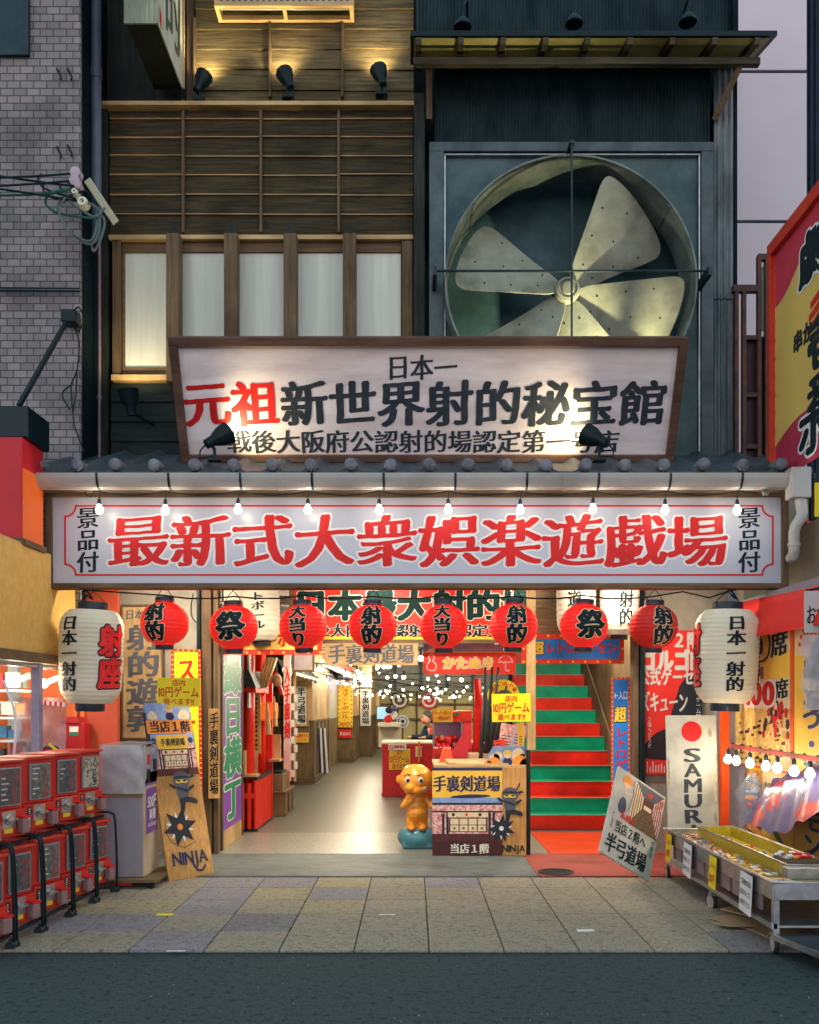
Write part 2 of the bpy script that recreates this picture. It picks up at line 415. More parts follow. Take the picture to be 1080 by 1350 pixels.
# ================================================================= the arcade building
Yw = 9.62
B = thing('arcade_building', 'old timber and corrugated iron arcade building with open shopfront', 'building', (0, 9.7, 0))
dark = mat('dark_back_wall', (.003, .011, .015), .8, spec=.1, var=.4, scale=3)
MB(dark).box((-3.75, 10.05, 3.0), (3.3, 10.2, 9.6)).build('rear_wall', None, B)
# --- lower clapboard tier
def clap(mb, u0, u1, vs, Y, jit=0, edge=None):
    for k in range(len(vs)-1):
        j0 = random.uniform(-jit, jit)
        a = gz(vs[k]+(0 if k == 0 else j0), Y); b = gz(vs[k+1]+(0 if k == len(vs)-2 else j0), Y)
        x0, x1 = gx(u0, Y), gx(u1, Y)
        profx(mb, [(Y, a), (Y-.008, a), (Y-.026, b+.006), (Y, b+.006)], x0, x1)
        cm0 = mb.cm
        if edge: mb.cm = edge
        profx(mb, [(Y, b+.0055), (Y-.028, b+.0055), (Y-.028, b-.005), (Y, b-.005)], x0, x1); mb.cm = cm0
edgew = wood('lit_board_edge', (.24, .14, .06), (.60, .38, .19), 'x')  # light caught by the board bottoms, painted as a paler wood strip
clapw = wood('stained_clapboard', (.004, .011, .010), (.105, .070, .028), 'x', bump=.5)
m = MB(); bays = [145, 243, 345, 447, 545]
for i in range(4):
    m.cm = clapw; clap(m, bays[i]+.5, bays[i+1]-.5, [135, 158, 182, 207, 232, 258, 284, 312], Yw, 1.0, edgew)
m.build('clapboard_wall', dwood, B)
m = MB(mwoodz)
for u in bays[1:4]: m.box((gx(u-1.8, Yw), Yw-.062, gz(310, Yw)), (gx(u+1.8, Yw), Yw-.01, gz(136, Yw)))
each(m, 'batten', None, B, bevel=.003)
# ledge
MB(lwood).box((gx(110, 9.5), 9.50, gz(138, 9.5)), (gx(549, 9.5), 9.9, gz(132.5, 9.5))).build('ledge', None, B, bevel=.004)
# --- upper clapboard tier (set back)
Yu = 9.78
uw = wood('weathered_cedar', (.045, .04, .02), (.23, .165, .08), 'x', bump=.5)
m = MB(uw)
for a, b in ((258, 357), (357, 452), (452, 546)): clap(m, a+.5, b-.5, [-40, -12, 13, 40, 66, 93, 120, 150], Yu, 1.2)
m.build('upper_clapboard_wall', None, B)
m = MB(mwoodz)
for u in (258, 357, 452): m.box((gx(u-1.6, Yu), Yu-.065, gz(132, Yu)), (gx(u+1.6, Yu), Yu-.01, gz(28, Yu)))
each(m, 'upper_batten', None, B, bevel=.003)
m = MB(dwoodz); m.box((gx(142, Yu), Yu-.02, gz(136, Yu)), (gx(247, Yu), Yu+.1, 9.6)); m.build('dark_corner_panel', None, B)
m = MB(mwoodz); m.box((gx(247, Yu)+.002, Yu-.03, gz(136, Yu)), (gx(256, Yu), Yu+.1, 9.6)); m.build('corner_board', None, B)
# posts left
m = MB(dwoodz); m.box((gx(108, 9.7), 9.42, 3.6), (gx(121, 9.7), 9.7, 9.6)); m.build('dark_post', None, B)
m = MB(dwoodz); m.box((gx(133, 9.7), 9.56, 3.6), (gx(147, 9.7), 9.9, gz(136, 9.6)-.01)); m.build('wall_post', None, B, bevel=.005)
m = MB(dwoodz); m.box((gx(545.5, Yw), 9.5, 3.7), (gx(560, Yw), 9.9, gz(132, Yw))); m.build('wall_post', None, B, bevel=.005)
# --- window band
m = MB(lwood); m.box((gx(146, Yw), Yw-.07, gz(319.5, Yw)), (gx(545, Yw), Yw+.02, gz(313.5, Yw))); m.build('window_header', None, B, bevel=.004)
m = MB(mwoodz); m.box((gx(150, Yw), Yw-.05, gz(497, Yw)), (gx(161, Yw), Yw+.05, gz(320, Yw))); m.build('window_jamb', None, B, bevel=.004)
m = MB(mwoodz); m.box((gx(530, Yw), Yw-.05, gz(497, Yw)), (gx(544, Yw), Yw+.05, gz(320, Yw))); m.build('window_jamb', None, B, bevel=.004)
pane = mat('frosted_window_film', (.66, .66, .56), .3, var=.13, scale=1.6, stretch=(3.5, 1, .25), spec=.4)  # vertical darker bands in the colour stand in for curtain shadows
for i, (a, b) in enumerate(((161.3, 229), (229, 305), (305, 383), (383, 461), (461, 529.7))):
    ga, gb = a+(9 if i else 3), b-(9 if i < 4 else 1)
    wf = MB(mwood); wf.box((gx(a+.4, Yw), Yw-.005, gz(332.5, Yw)), (gx(b-.4, Yw), Yw+.06, gz(320, Yw)))
    wf.box((gx(a+.4, Yw), Yw-.005, gz(497, Yw)), (gx(b-.4, Yw), Yw+.06, gz(484, Yw)))
    wf.box((gx(a+.4, Yw), Yw-.005, gz(484, Yw)+.001), (gx(ga, Yw), Yw+.06, gz(332.5, Yw)-.001)); wf.box((gx(gb, Yw), Yw-.005, gz(484, Yw)+.001), (gx(b-.4, Yw), Yw+.06, gz(332.5, Yw)-.001))
    wo = wf.build('window', None, B, bevel=.003)
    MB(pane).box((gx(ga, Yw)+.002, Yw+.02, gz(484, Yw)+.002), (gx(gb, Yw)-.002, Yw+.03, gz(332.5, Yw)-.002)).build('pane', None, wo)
for u in (229, 305, 383, 461):
    mp_ = MB(mwoodz); mp_.box((gx(u-8.5, 9.45), 9.40, gz(505, 9.45)), (gx(u+8.5, 9.45), 9.555, gz(310, 9.45)))
    x0, x1, zt = gx(u-8.5, 9.45), gx(u+8.5, 9.45), gz(310, 9.45)
    mp_.cm = dwoodz; mp_.add([(x0, 9.40, zt+.001), (x1, 9.40, zt+.001), (x1, 9.555, zt+.001), (x0, 9.555, zt+.001), ((x0+x1)/2, 9.47, zt+.14), ((x0+x1)/2, 9.555, zt+.14)], [(0, 1, 4), (1, 2, 5, 4), (2, 3, 5), (3, 0, 4, 5), (0, 3, 2, 1)])  # dark pointed tip models the shadow above the post
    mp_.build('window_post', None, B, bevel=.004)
m = MB(lwood); m.box((gx(150, Yw), Yw-.09, gz(505, Yw)), (gx(545, Yw), Yw+.05, gz(497.5, Yw))); m.build('window_sill', None, B, bevel=.004)
m = MB(dwood); clap(m, 147, 545, [506, 530, 556, 582, 608, 640], Yw, 0); m.build('lower_clapboard', None, B)
# --- bay window box at the top edge
bw = MB(lwood); Z0 = 8.80; bx0, bx1 = gx(285, 9.6), gx(466, 9.6)
bw.box((bx0, 9.50, Z0), (bx1, 9.545, Z0+.05)); bw.box((bx0, 9.70, Z0), (bx1, 9.74, Z0+.05))
for x in (bx0, (bx0+bx1)/2-.02, bx1-.04): bw.box((x, 9.5455, Z0+.001), (x+.04, 9.6995, Z0+.049))
for x in (bx0, bx1-.04): bw.box((x, 9.50, Z0+.0505), (x+.04, 9.74, 9.9))
bwo = bw.build('bay_window', None, B, bevel=.003)
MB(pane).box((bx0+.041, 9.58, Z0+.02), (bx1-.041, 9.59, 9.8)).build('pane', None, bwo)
g = MB(black)
for k in range(22): g.box((bx0+.06+k*.062, 9.515, Z0+.051), (bx0+.085+k*.062, 9.535, 9.8))
g.build('lattice', None, bwo)
# --- corrugated iron half
ciron = mat('corrugated_iron', (.003, .016, .022), .6, spec=.15, col2=(.022, .042, .048), scale=3, stretch=(2, 2, .6), stains=.8)
ciron2 = mat('pale_corrugated_iron', (.07, .10, .115), .5, metal=.3, col2=(.20, .225, .225), scale=3, stretch=(2, 2, .5), stains=.9)
m = MB(ciron); corr(m, gx(573, Yw), gx(936, Yw), gz(195, Yw), gz(70, Yw), Yw, .036, .007); m.build('corrugated_wall', None, B)
m = MB(ciron); corr(m, gx(548, 9.7), gx(972, 9.7), gz(45, 9.7), 9.6, 9.66, .036, .007); m.build('upper_corrugated_wall', None, B)
m = MB(ciron2); corr(m, gx(941.5, 9.56), gx(966, 9.56), 3.7, gz(392, 9.56), 9.55, .062, .012); m.build('corrugated_corner', None, B)
m = MB(ciron2); corr(m, gx(940.5, 9.56), gx(966, 9.56), gz(395, 9.56), gz(80, 9.56), 9.535, .062, .012); m.build('corrugated_corner', None, B)
m = MB(dark); m.box((gx(966, 9.56)+.004, 9.55, 3.7), (gx(968, 9.56)+.03, 10.2, 9.6)); m.build('side_wall', None, B)
m = MB(ciron2); corr(m, gx(905, 9.6), gx(940, 9.6), 3.7, gz(535, 9.6), 9.6, .03, .006); m.build('corrugated_skirt', None, B)
# --- canopy over the fan
cw = wood('canopy_timber', (.035, .035, .025), (.11, .095, .06), 'x')
Yc0, Yc1 = 8.95, 9.65
roof = MB(black); za = gz(40, Yc0)
roof.add([(gx(541, Yc0), Yc0, za), (gx(1025, Yc0), Yc0, za), (gx(1025, Yc0), Yc1, za+.20), (gx(541, Yc0), Yc1, za+.20), (gx(541, Yc0), Yc0, za-.05), (gx(1025, Yc0), Yc0, za-.05), (gx(1025, Yc0), Yc1, za+.15), (gx(541, Yc0), Yc1, za+.15)],
         [(0, 1, 2, 3), (7, 6, 5, 4), (0, 4, 5, 1), (1, 5, 6, 2), (2, 6, 7, 3), (3, 7, 4, 0)])
cano = roof.build('canopy', None, B)
sof = mat('canopy_soffit', (.42, .36, .12), .6, col2=(.6, .52, .20), scale=3)
MB(sof).add([(gx(546, Yc0), Yc0+.03, za-.052), (gx(1018, Yc0), Yc0+.03, za-.052), (gx(1018, Yc0), Yc1, za+.146), (gx(546, Yc0), Yc1, za+.146)], [(0, 1, 2, 3)]).build('soffit', None, cano)
r_ = MB(cw)
for k in range(9):
    u = 552+k*56; r_.beam((gx(u, Yc0), Yc0+.02, za-.085), (gx(u, Yc0), Yc1, za+.11), .055, .06)
each(r_, 'rafter', None, cano)
MB(cw).box((gx(545, 9.1), 9.14, gz(80, 9.1)), (gx(1005, 9.1), 9.21, gz(71, 9.1))).build('beam', None, cano, bevel=.004)
m = MB(mwoodz); m.box((gx(562, 9.5), 9.48, gz(158, 9.5)), (gx(570, 9.5), 9.55, gz(78, 9.5))); m.build('brace', None, B, bevel=.004)
m = MB(mwoodz); m.beam(at(942, 158, 9.5), at(981, 76, 9.16), .06, .06, Y3); m.build('brace', None, B, bevel=.004)
# --- fan housing panel
fpan = mat('fan_panel_sheet', (.030, .062, .070), .42, metal=.35, col2=(.085, .13, .135), scale=2.2, stains=.6, bump=.12, bscale=5)
fpanl = mat('fan_panel_frame', (.035, .058, .066), .45, metal=.3, col2=(.10, .125, .135), scale=3, stains=.8)
FC_ = Vector((1.575, 9.2, 5.825)); FR = 1.25
Yp = 9.55
x0, x1, z0, z1 = gx(585, Yp), gx(922, Yp), gz(620, Yp), gz(205, Yp)
circ = [Vector((FC_.x+1.262*math.cos(-2*math.pi*k/72), FC_.z+1.262*math.sin(-2*math.pi*k/72))) for k in range(72)]
sq = [Vector((x0, z0)), Vector((x1, z0)), Vector((x1, z1)), Vector((x0, z1))]
V, Fs = fillrule([sq, circ])
MB(fpan).add([(x, Yp, z) for x, z in V], Fs).add([(x, Yp+.02, z) for x, z in V], Fs).build('fan_surround', None, B)
fr = MB(fpanl)
X0, X1, Z1 = gx(566, 9.5), gx(940, 9.5), gz(189, 9.5)
fr.box((X0, 9.47, z0), (x0, 9.62, z1)); fr.box((x1, 9.47, z0), (X1, 9.62, z1)); fr.box((X0, 9.47, z1+.001), (X1, 9.62, Z1))
fr.cm = whitep if False else steel
fr.box((x0+.002, 9.50, z1-.022), (x1-.002, 9.545, z1-.004)); fr.box((x0+.002, 9.50, z0), (x0+.02, 9.545, z1-.024)); fr.box((x1-.02, 9.50, z0), (x1-.002, 9.545, z1-.024))
fr.build('fan_frame', None, B, bevel=.004)
MB(mat('fan_back_sheet', (.045, .10, .115), .5, var=.4, scale=2, stains=.5)).box((x0, 9.98, z0), (x1, 10.03, z1)).build('fan_back_wall', None, B)
# --- wall behind / above the shopfront and its columns
plas = mat('grey_beige_plaster', (.33, .30, .24), .75, var=.2, scale=3, stains=.5)
MB(plas).box((-3.3, 9.66, 0), (-2.21, 9.8, 3.3)).build('front_wall', None, B)
MB(plas).box((2.40, 9.66, 0), (3.3, 9.8, 3.3)).build('front_wall', None, B)
MB(mwood).box((-2.205, 9.64, 3.02), (2.395, 9.8, 3.36)).build('lintel', None, B, bevel=.005)
MB(mwoodz).box((-2.2, 9.56, .034), (-2.10, 9.70, 3.01)).build('door_post', None, B, bevel=.006)
MB(black).box((-2.235, 9.5, .034), (-2.205, 9.66, 3.01)).build('door_post', None, B, bevel=.004)
MB(mwoodz).box((-2.085, 9.6, .034), (-2.035, 9.72, 3.01)).build('door_post', None, B, bevel=.004)
MB(mwoodz).box((2.29, 9.58, .034), (2.345, 9.74, 3.01)).build('door_post', None, B, bevel=.006)
MB(black).box((2.35, 9.52, .034), (2.395, 9.72, 3.01)).build('door_post', None, B, bevel=.004)
MB(mwood).box((1.275, 9.98, 2.28), (2.285, 10.06, 3.02)).build('stair_header', None, B, bevel=.004)
# interior shell
inw = wood('interior_boarding', (.20, .135, .075), (.33, .235, .14), 'z')
ceilm = mat('grey_ceiling', (.27, .28, .265), .7, var=.15, scale=2)
MB(inw).box((-3.05, 9.81, 0), (-2.95, 17.9, 3.1)).box((-5.1, 17.9, 0), (-5.0, 36, 3.1)).build('interior_wall', None, B)
cl = MB(ceilm); cl.box((-5.1, 9.82, 3.05), (1.40, 17.2, 3.12)); cl.box((-5.1, 17.21, 3.05), (5.2, 36, 3.12))
for k in range(14): cl.box((-5, 10.6+k*1.8, 2.93), (1.38 if k < 4 else 5, 10.7+k*1.8, 3.045))
cl.build('ceiling', None, B)
back = mat('cream_back_wall', (.55, .48, .24), .6, var=.12, scale=1)
bk = MB(back); bk.box((-5.0, 34.0, 0), (5.2, 34.1, 3.04)); bk.cm = mwoodz
for k in range(15): bk.box((-4.8+k*.7, 33.9, 0.03), (-4.74+k*.7, 33.99, 3.04))
bk.cm = mwood
for z in (1.0, 1.55, 2.25): bk.box((-4.95, 33.86, z), (5.1, 33.895, z+.07))
bk.build('back_wall', None, B)
bh = MB(ceilm); bh.box((-5.0, 30.2, 2.02), (5.2, 30.4, 3.04)); bh.cm = darkm
for k in range(12): bh.box((-4.9+k*.85, 30.1, 2.02), (-4.8+k*.85, 30.199, 3.04))
bh.build('ceiling_bulkhead', None, B)
MB(inw).box((5.2, 17.2, 0), (5.3, 36, 3.1)).box((2.85, 17.05, 0), (5.2, 17.19, 3.1)).build('interior_wall', None, B)
stw = wood('stair_wall_boards', (.22, .15, .08), (.36, .26, .15), 'z')
sw = MB(stw); k = 9.82
while k < 17: sw.box((2.72, k, 0), (2.745+random.uniform(0, .004), k+.245, 5.2)); k += .25
sw.cm = dark; sw.box((2.755, 9.82, 0), (2.80, 17, 5.2)); sw.box((1.3, 17, 2.5), (2.8, 17.1, 5.4)); sw.box((1.3, 9.83, 5.2), (2.8, 17.1, 5.3)); sw.box((1.30, 12.6, 0.05), (1.36, 17, 5.2)); sw.box((1.3, 9.83, 3.13), (1.36, 12.59, 5.2))
sw.build('stair_wall', stw, B)
sr = mat('red_stair_riser', lin(222, 52, 34), .4, var=.15, stains=.8); sg = mat('green_stair_riser', lin(0, 158, 122), .4, var=.15, stains=.8)
nos = mat('stair_nosing', (.36, .33, .26), .4)
st = thing('staircase', 'straight staircase with alternating red and green steps under the blue arcade sign', 'stairs', (2.07, 11.43, .04))
r0, t0 = .184, .30
for k in range(18):
    c_ = sr if k % 2 == 0 else sg; y = 11.43+k*t0; z = .038+k*r0
    s_ = MB(c_); s_.box((1.38, y+.001, z if k else .04), (2.715, y+t0, z+r0-.008)); s_.cm = nos; s_.box((1.38, y-.010, z+r0-.0078), (2.715, y+.02, z+r0)); s_.cm = sg if k % 2 == 0 else sr; s_.box((1.38, y+.0205, z+r0-.0078), (2.715, y+t0, z+r0-.001))
    s_.build('step', c_, st)
sk = MB(wood('stair_skirt', (.20, .15, .09), (.30, .23, .15), 'y'))
a = Vector((2.70, 11.4, .05)); d = Vector((0, 18*t0, 18*r0))
sk.add([a+Vector((0, 0, -.05)), a+Vector((0, 0, .42)), a+d+Vector((0, 0, .42)), a+d, a+Vector((-.025, 0, -.05)), a+Vector((-.025, 0, .42)), a+d+Vector((-.025, 0, .42)), a+d+Vector((-.025, 0, 0))], [(4, 7, 6, 5), (1, 5, 6, 2), (0, 1, 2, 3), (0, 4, 5, 1)]); sk.build('skirting', None, st)
# ================================================================= tiled awning
A = thing('tiled_awning', 'grey tiled eave with plastic gutter running across the whole shopfront', 'awning', (0, 8.9, 3.5))
tile2 = mat('eave_tile_face', (.10, .105, .125), .5, col2=(.22, .22, .245), scale=9, bump=.3, bscale=40, stains=.5)
tile = mat('grey_roof_tile', (.028, .042, .055), .45, col2=(.075, .09, .105), scale=6, bump=.25, bscale=40, stains=.5)
Ye, Ze, sp = 8.22, 3.735, .348; sl = .35
xa, xb = gx(49, Ye), gx(1031, Ye); nt = round((xb-xa)/sp)
sp = (xb-xa)/nt
vs = []; fs = []; N = nt*12+20
for i in range(N+1):
    x = xa-sp*.83+i*sp/12; ph = (x-xa)/sp*2*math.pi
    zz = .026*math.cos(ph)+.010*math.cos(2*ph)
    vs += [(x, Ye+.03, Ze-.035+zz), (x, Ye+.03, Ze-.085+zz*.9), (x, 9.9, Ze+1.68*sl+zz), (x, 9.9, Ze-.05+1.68*sl+zz)]
for i in range(N): k = 4*i; fs += [(k, k+1, k+5, k+4), (k, k+4, k+6, k+2), (k+1, k+3, k+7, k+5)]
smoothauto(MB(tile).add(vs, fs).build('tile_sheet', None, A))
for i in range(nt+1):
    c = Vector((xa+i*sp+random.uniform(-.006, .006), Ye, Ze+.0+random.uniform(-.005, .005)))
    Mt = frame(c, X3, Z3)
    ed = MB(tile2).lathe([(.0001, .040), (.03, .038), (.046, .030), (.053, .02), (.056, .0), (.056, -.45)], Mt, 20).build('eave_tile', None, A, smooth=True)
    smoothauto(ed)
gut = mat('plastic_gutter', (.38, .36, .34), .4, col2=(.46, .43, .39), scale=3, stains=.5)
prof = [(8.20, 3.63), (8.085, 3.63), (8.08, 3.62), (8.085, 3.585), (8.10, 3.545), (8.125, 3.512), (8.16, 3.50), (8.20, 3.50)]
go = profx(MB(gut), prof, gx(38, 8.14), gx(1062, 8.14)).build('gutter', None, A, bevel=.004)
gb_ = MB(darkm)
for k in range(11):
    x = gx(128+k*94.5, 8.1); profx(gb_, [(y-.004, z-.003) for y, z in prof], x-.010, x+.010)
each(gb_, 'gutter_bracket', None, A)
cf = MB(gut)
for u in (370, 745): profx(cf, [(y-.006, z-.004) for y, z in prof], gx(u-4, 8.14), gx(u+4, 8.14))
each(cf, 'gutter_joint', None, A)
MB(mwood).box((gx(60, 8.4), 8.215, 3.50), (gx(1040, 8.4), 8.29, 3.64)).build('fascia_board', None, A)
MB(mwood).add([(-3.4, 8.3, 3.62), (3.5, 8.3, 3.62), (3.5, 9.7, 4.05), (-3.4, 9.7, 4.05)], [(0, 3, 2, 1)]).build('soffit_board', None, A)
dp = MB(gut)
dp.box((gx(1040, 8.1), 8.03, 3.40), (gx(1066, 8.1), 8.19, 3.67))
smoothauto(MB(gut).tube([at(1053, 640, 8.1), at(1055, 656, 8.1), at(1058, 676, 8.1), at(1055, 685, 8.1), at(1050, 692, 8.12), at(1047, 702, 8.14), at(1047, 726, 8.14), at(1046, 733, 8.17), at(1043, 736, 8.26)], .047, 16).build('downpipe', None, A))
smoothauto(MB(gut).tube([at(1055, 650, 8.1), at(1055.5, 656, 8.1)], .056, 16).tube([at(1047, 716, 8.14), at(1047, 720, 8.14)], .054, 16).build('pipe_collar', None, A))
dp.build('rainwater_head', None, A, bevel=.012)
# ================================================================= main long sign
Ys = 8.42
sgn = thing('long_shop_sign', 'long white sign with big red outlined lettering under the tiled eave', 'shop sign', at(545, 775, Ys))
M, W, H = facing(70, 656, 1030, 769, Ys)
signw = mat('white_sign_enamel', (.47, .475, .56), .3, var=.04, scale=.8, spec=.6)
MB(signw).box((0, 0, -.10), (W, H, 0), M).build('board', None, sgn)
fw = .062; fm = MB(mwood)
fm.box((-fw, H+.001, -.12), (W+fw, H+fw, .03), M); fm.box((-fw, -fw*.8, -.12), (W+fw, -.001, .03), M)
fm.cm = mwoodz; fm.box((-fw, .0, -.12), (-.001, H, .028), M); fm.box((W+.001, 0, -.12), (W+fw, H, .028), M)
fm.build('frame', mwood, sgn, bevel=.005)
pxm = Ys/F
def lx(u): return (u-70)*pxm
def ly(v): return (769-v)*pxm
def arc(cx, cy, a0, a1, r, n=8): return [(cx+r*math.cos(R(a0+(a1-a0)*k/n)), cy+r*math.sin(R(a0+(a1-a0)*k/n))) for k in range(n+1)]
rr = 14*pxm; bl, br, bt, bb = lx(86), lx(1019), ly(667), ly(758)
bp_ = arc(bl, bb, 90, 0, rr)+arc(br, bb, 180, 90, rr)+arc(br, bt, 270, 180, rr)+arc(bl, bt, 360, 270, rr)
bm = MB(redlet); strip(bm, M, bp_, 2.4*pxm, .003, True); bm.build('border_line', None, sgn)
main = '最新式大衆娯楽遊戯場'
tm = MB(); text(tm, M, main, lx(551), ly(714), 818*pxm, 72*pxm, 'heavy', .0018, extra=.030, m=whitep)
text(tm, M, main, lx(551), ly(714), 818*pxm, 72*pxm, 'heavy', .004, extra=-.008, m=redlet); tm.build('lettering', redlet, sgn)
for u in (116, 988): text(MB(ink), M, '景品付', lx(u), ly(712), 30*pxm, 88*pxm, 'brush', .003, True).build('side_lettering', None, sgn)
# bulbs on a cord in front of it
fc = thing('power_cable', 'thin dark electric cable looping along the gutter above the long sign', 'cable', at(500, 650, 8.25))
us = [131, 218, 314, 406, 500, 591, 686, 782, 877, 972]
pts = []
for i, u in enumerate(us):
    pts.append(at(u, 648, 8.22))
    if i < 9: pts += [at(u+(us[i+1]-u)*k/4, 648+[3.5, 5.5, 3.5][k-1], 8.22) for k in (1, 2, 3)]
MB(rope).tube([at(112, 648, 8.25), at(114, 653, 8.24), at(120, 655, 8.23), at(124, 648, 8.22)]+pts+[at(1000, 650, 8.23)], .007, 6).build('cable', None, fc)
def lamp_tree(label, loc, grp, power, cordz, r=.034, gm=bulbm):
    t = thing('light_bulb', label, 'light bulb', loc, grp); l = Vector(loc)
    smoothauto(MB(gm).lathe([(.0001, -.068), (r*.6, -.062), (r*.95, -.043), (r, -.03), (r*.85, -.010), (r*.5, .012), (r*.42, .02)], Matrix.Translation(l), 16).build('bulb', None, t), 60)
    smoothauto(MB(darkm).lathe([(r*.46, .018), (r*.5, .022), (r*.5, .055), (r*.3, .07), (.004, .075)], Matrix.Translation(l), 12).build('socket', None, t))
    MB(rope).tube([l+Vector((0, 0, .07)), l+Vector((.006, .004, .07+cordz*.5)), l+Vector((0, 0, .07+cordz))], .004, 5).build('cord', None, t)
    return t
names_ = ['the left small characters', '最', '新', '式', '衆', '娯', '楽', '遊', '戯', 'the right small characters']
pos = ['at the left small lettering', 'over the first big character', 'over the second big character', 'over the third big character', 'over the fifth big character', 'over the sixth big character', 'over the seventh big character', 'over the eighth big character', 'over the ninth big character', 'at the right small lettering']
for i, u in enumerate(us):
    p = at(u, 668+random.uniform(-1, 1), 8.24)
    t = lamp_tree('bare lit bulb dangling in front of the long sign '+pos[i], p, 'bulbs strung along the long sign', 0, .075)
    lamp('POINT', 'bulb_light', p+Vector((0, -.01, -.03)), 10, (1, .90, .70), t, shadow_soft_size=.035)
# small unlit flood lamp by the downpipe
fl = thing('small_floodlight', 'tiny metal floodlight clipped under the right end of the gutter', 'floodlight', at(1008, 648, 8.2))
MB(steel).beam(at(1006, 644, 8.2), at(1010, 652, 8.15), .05, .03).build('head', None, fl, bevel=.004)
MB(darkm).tube([at(1004, 640, 8.22), at(1006, 645, 8.2)], .008, 6).build('arm', None, fl)
# ================================================================= slanted upper sign
us_ = thing('slanted_upper_sign', 'big wooden framed sign tilted forward above the tiled eave with red and dark characters', 'shop sign', (.12, 8.95, 3.96))
o = Vector((-2.245, 8.95, 3.955)); upv = Vector((0, -.50, 1.01))
M = frame(o, X3, upv); H = upv.length; W = 4.765
plank = mat('whitewashed_board', (.60, .49, .485), .55, col2=(.86, .76, .75), scale=1.6, stretch=(.5, 2.6, 2.6), bump=.25, bscale=6, lo=.3, hi=.6, stains=.35)
MB(plank).box((.06, .06, -.08), (W-.06, H-.07, -.01), M).build('board', None, us_)
fm = MB(wood('sign_frame_wood', (.10, .05, .035), (.19, .105, .07), 'x'))
fm.box((0, H-.075, -.10), (W, H, .05), M); fm.box((0, 0, -.10), (W, .065, .05), M)
fm.box((0, .0655, -.10), (.075, H-.0755, .049), M); fm.box((W-.075, .0655, -.10), (W, H-.0755, .049), M)
fm.build('frame', None, us_, bevel=.006)
stl = W/2
tm = MB(); k_ = W/660.
def sx(u): return (u-237)*k_
text(tm, M, '元祖', sx(309), .535, 126*k_, .43, 'brush', -.006, m=redlet, extra=.008)
text(tm, M, '新世界射的秘宝館', sx(627), .535, 507*k_, .43, 'brush', -.006, m=inkw, extra=.008)
text(tm, M, '日本一', sx(559), .86, 92*k_, .23, 'brush', -.006, m=inkw)
text(tm, M, '戦後大阪府公認射的場認定第一号店', sx(561), .185, 524*k_, .225, 'brush', -.006, m=inkw)
tm.build('lettering', inkw, us_)
# bracing behind the sign
br = MB(darkm)
for x in (-1.8, 0.1, 2.1): br.beam((x, 8.70, 4.75), (x, 9.6, 4.9), .05, .05); br.beam((x, 9.06, 4.1), (x, 9.6, 4.15), .05, .05)
each(br, 'bracket', None, us_)
def bell_lamp(label, base, d, power, size=1.0, col=(1, .80, .42), spread=120, lit=True, grp=None, tgt=None, name='spotlight', stem=True, back=None):
    base = Vector(base); d = Vector(d).normalized(); hd = base+Vector((0, 0, .12*size if stem else 0))
    t = thing(name, label, 'spotlight', base, grp)
    z = d; x = z.cross(Y3 if abs(z.y) < .9 else X3).normalized(); y = z.cross(x)
    Q = Matrix(((x.x, y.x, z.x, hd.x), (x.y, y.y, z.y, hd.y), (x.z, y.z, z.z, hd.z), (0, 0, 0, 1)))
    s = size
    smoothauto(MB(black).lathe([(.03*s, -.10*s), (.045*s, -.095*s), (.05*s, -.02*s), (.06*s, .0), (.09*s, .07*s), (.105*s, .15*s), (.108*s, .155*s), (.10*s, .152*s), (.085*s, .075*s), (.05*s, .02*s)], Q, 20).build('hood', None, t))
    smoothauto(MB(glow('floodlight_bulb', (1, .9, .6), 10) if lit else steel).lathe([(.0001, .12*s), (.05*s, .11*s), (.075*s, .085*s), (.045*s, .03*s)], Q, 16).build('bulb', None, t), 60)
    b = MB(black)
    if stem:
        b.tube([base-Vector((0, 0, .06)), base+Vector((0, 0, .03)), hd-d*.05*s], .016*s, 8)
        b.box(base+Vector((-.06, -.05, -.08)), base+Vector((.06, .05, -.055)))
        b.tube([hd-d*.1*s, hd-d*.16*s+Vector((0, 0, -.03)), hd-d*.17*s+Vector((0, 0, -.1)), hd-d*.08*s+Vector((0, .01, -.12)), base+Vector((0, 0, -.03))], .008*s, 6)
    if back is not None: b.tube([hd-d*.06*s, (hd+Vector(back))/2+Vector((0, 0, -.03)), Vector(back)], .014*s, 8)
    b.build('stand', None, t)
    if lit:
        lamp('SPOT', 'spot_light', hd+d*.165*s, power, col, t, tgt if tgt else hd+d, spot_size=R(spread), spot_blend=1, shadow_soft_size=.03*s)
    return t
bell_lamp('black bell spotlight on the tiles lighting the red characters of the slanted sign', at(283, 597, 8.56), (.75, .42, .55), 21, 1.0, tgt=at(372, 545, 8.84), spread=170, name='sign_spotlight')
bell_lamp('black spotlight on the tiles before the last small character of the slanted sign', at(790, 597, 8.54), (-.62, .5, .45), 23, 1.0, tgt=at(715, 556, 8.84), spread=165, name='sign_spotlight')
bell_lamp('black round lamp on an arm beside the window at the left, shining upward', at(172, 535, 9.30), (-.12, -.15, 1), 20, 1.0, tgt=at(190, 380, 9.5), spread=150, name='wall_spotlight', stem=False, back=at(203, 560, 9.58))
for i, (u, v, dx, lab) in enumerate(((263, 112, .35, 'left black spotlight on the wooden ledge, beside the projecting sign'), (380, 108, -.35, 'middle black spotlight on the wooden ledge, leaning to the left'), (503, 104, -.25, 'right black spotlight on the wooden ledge, next to the iron wall'))):
    bell_lamp(lab, at(u, v+13, 9.58), (dx, .25, .9), 30, .85, tgt=at(u+dx*40, v-70, 9.77), spread=125, grp='spotlights along the wooden ledge', name='ledge_spotlight')
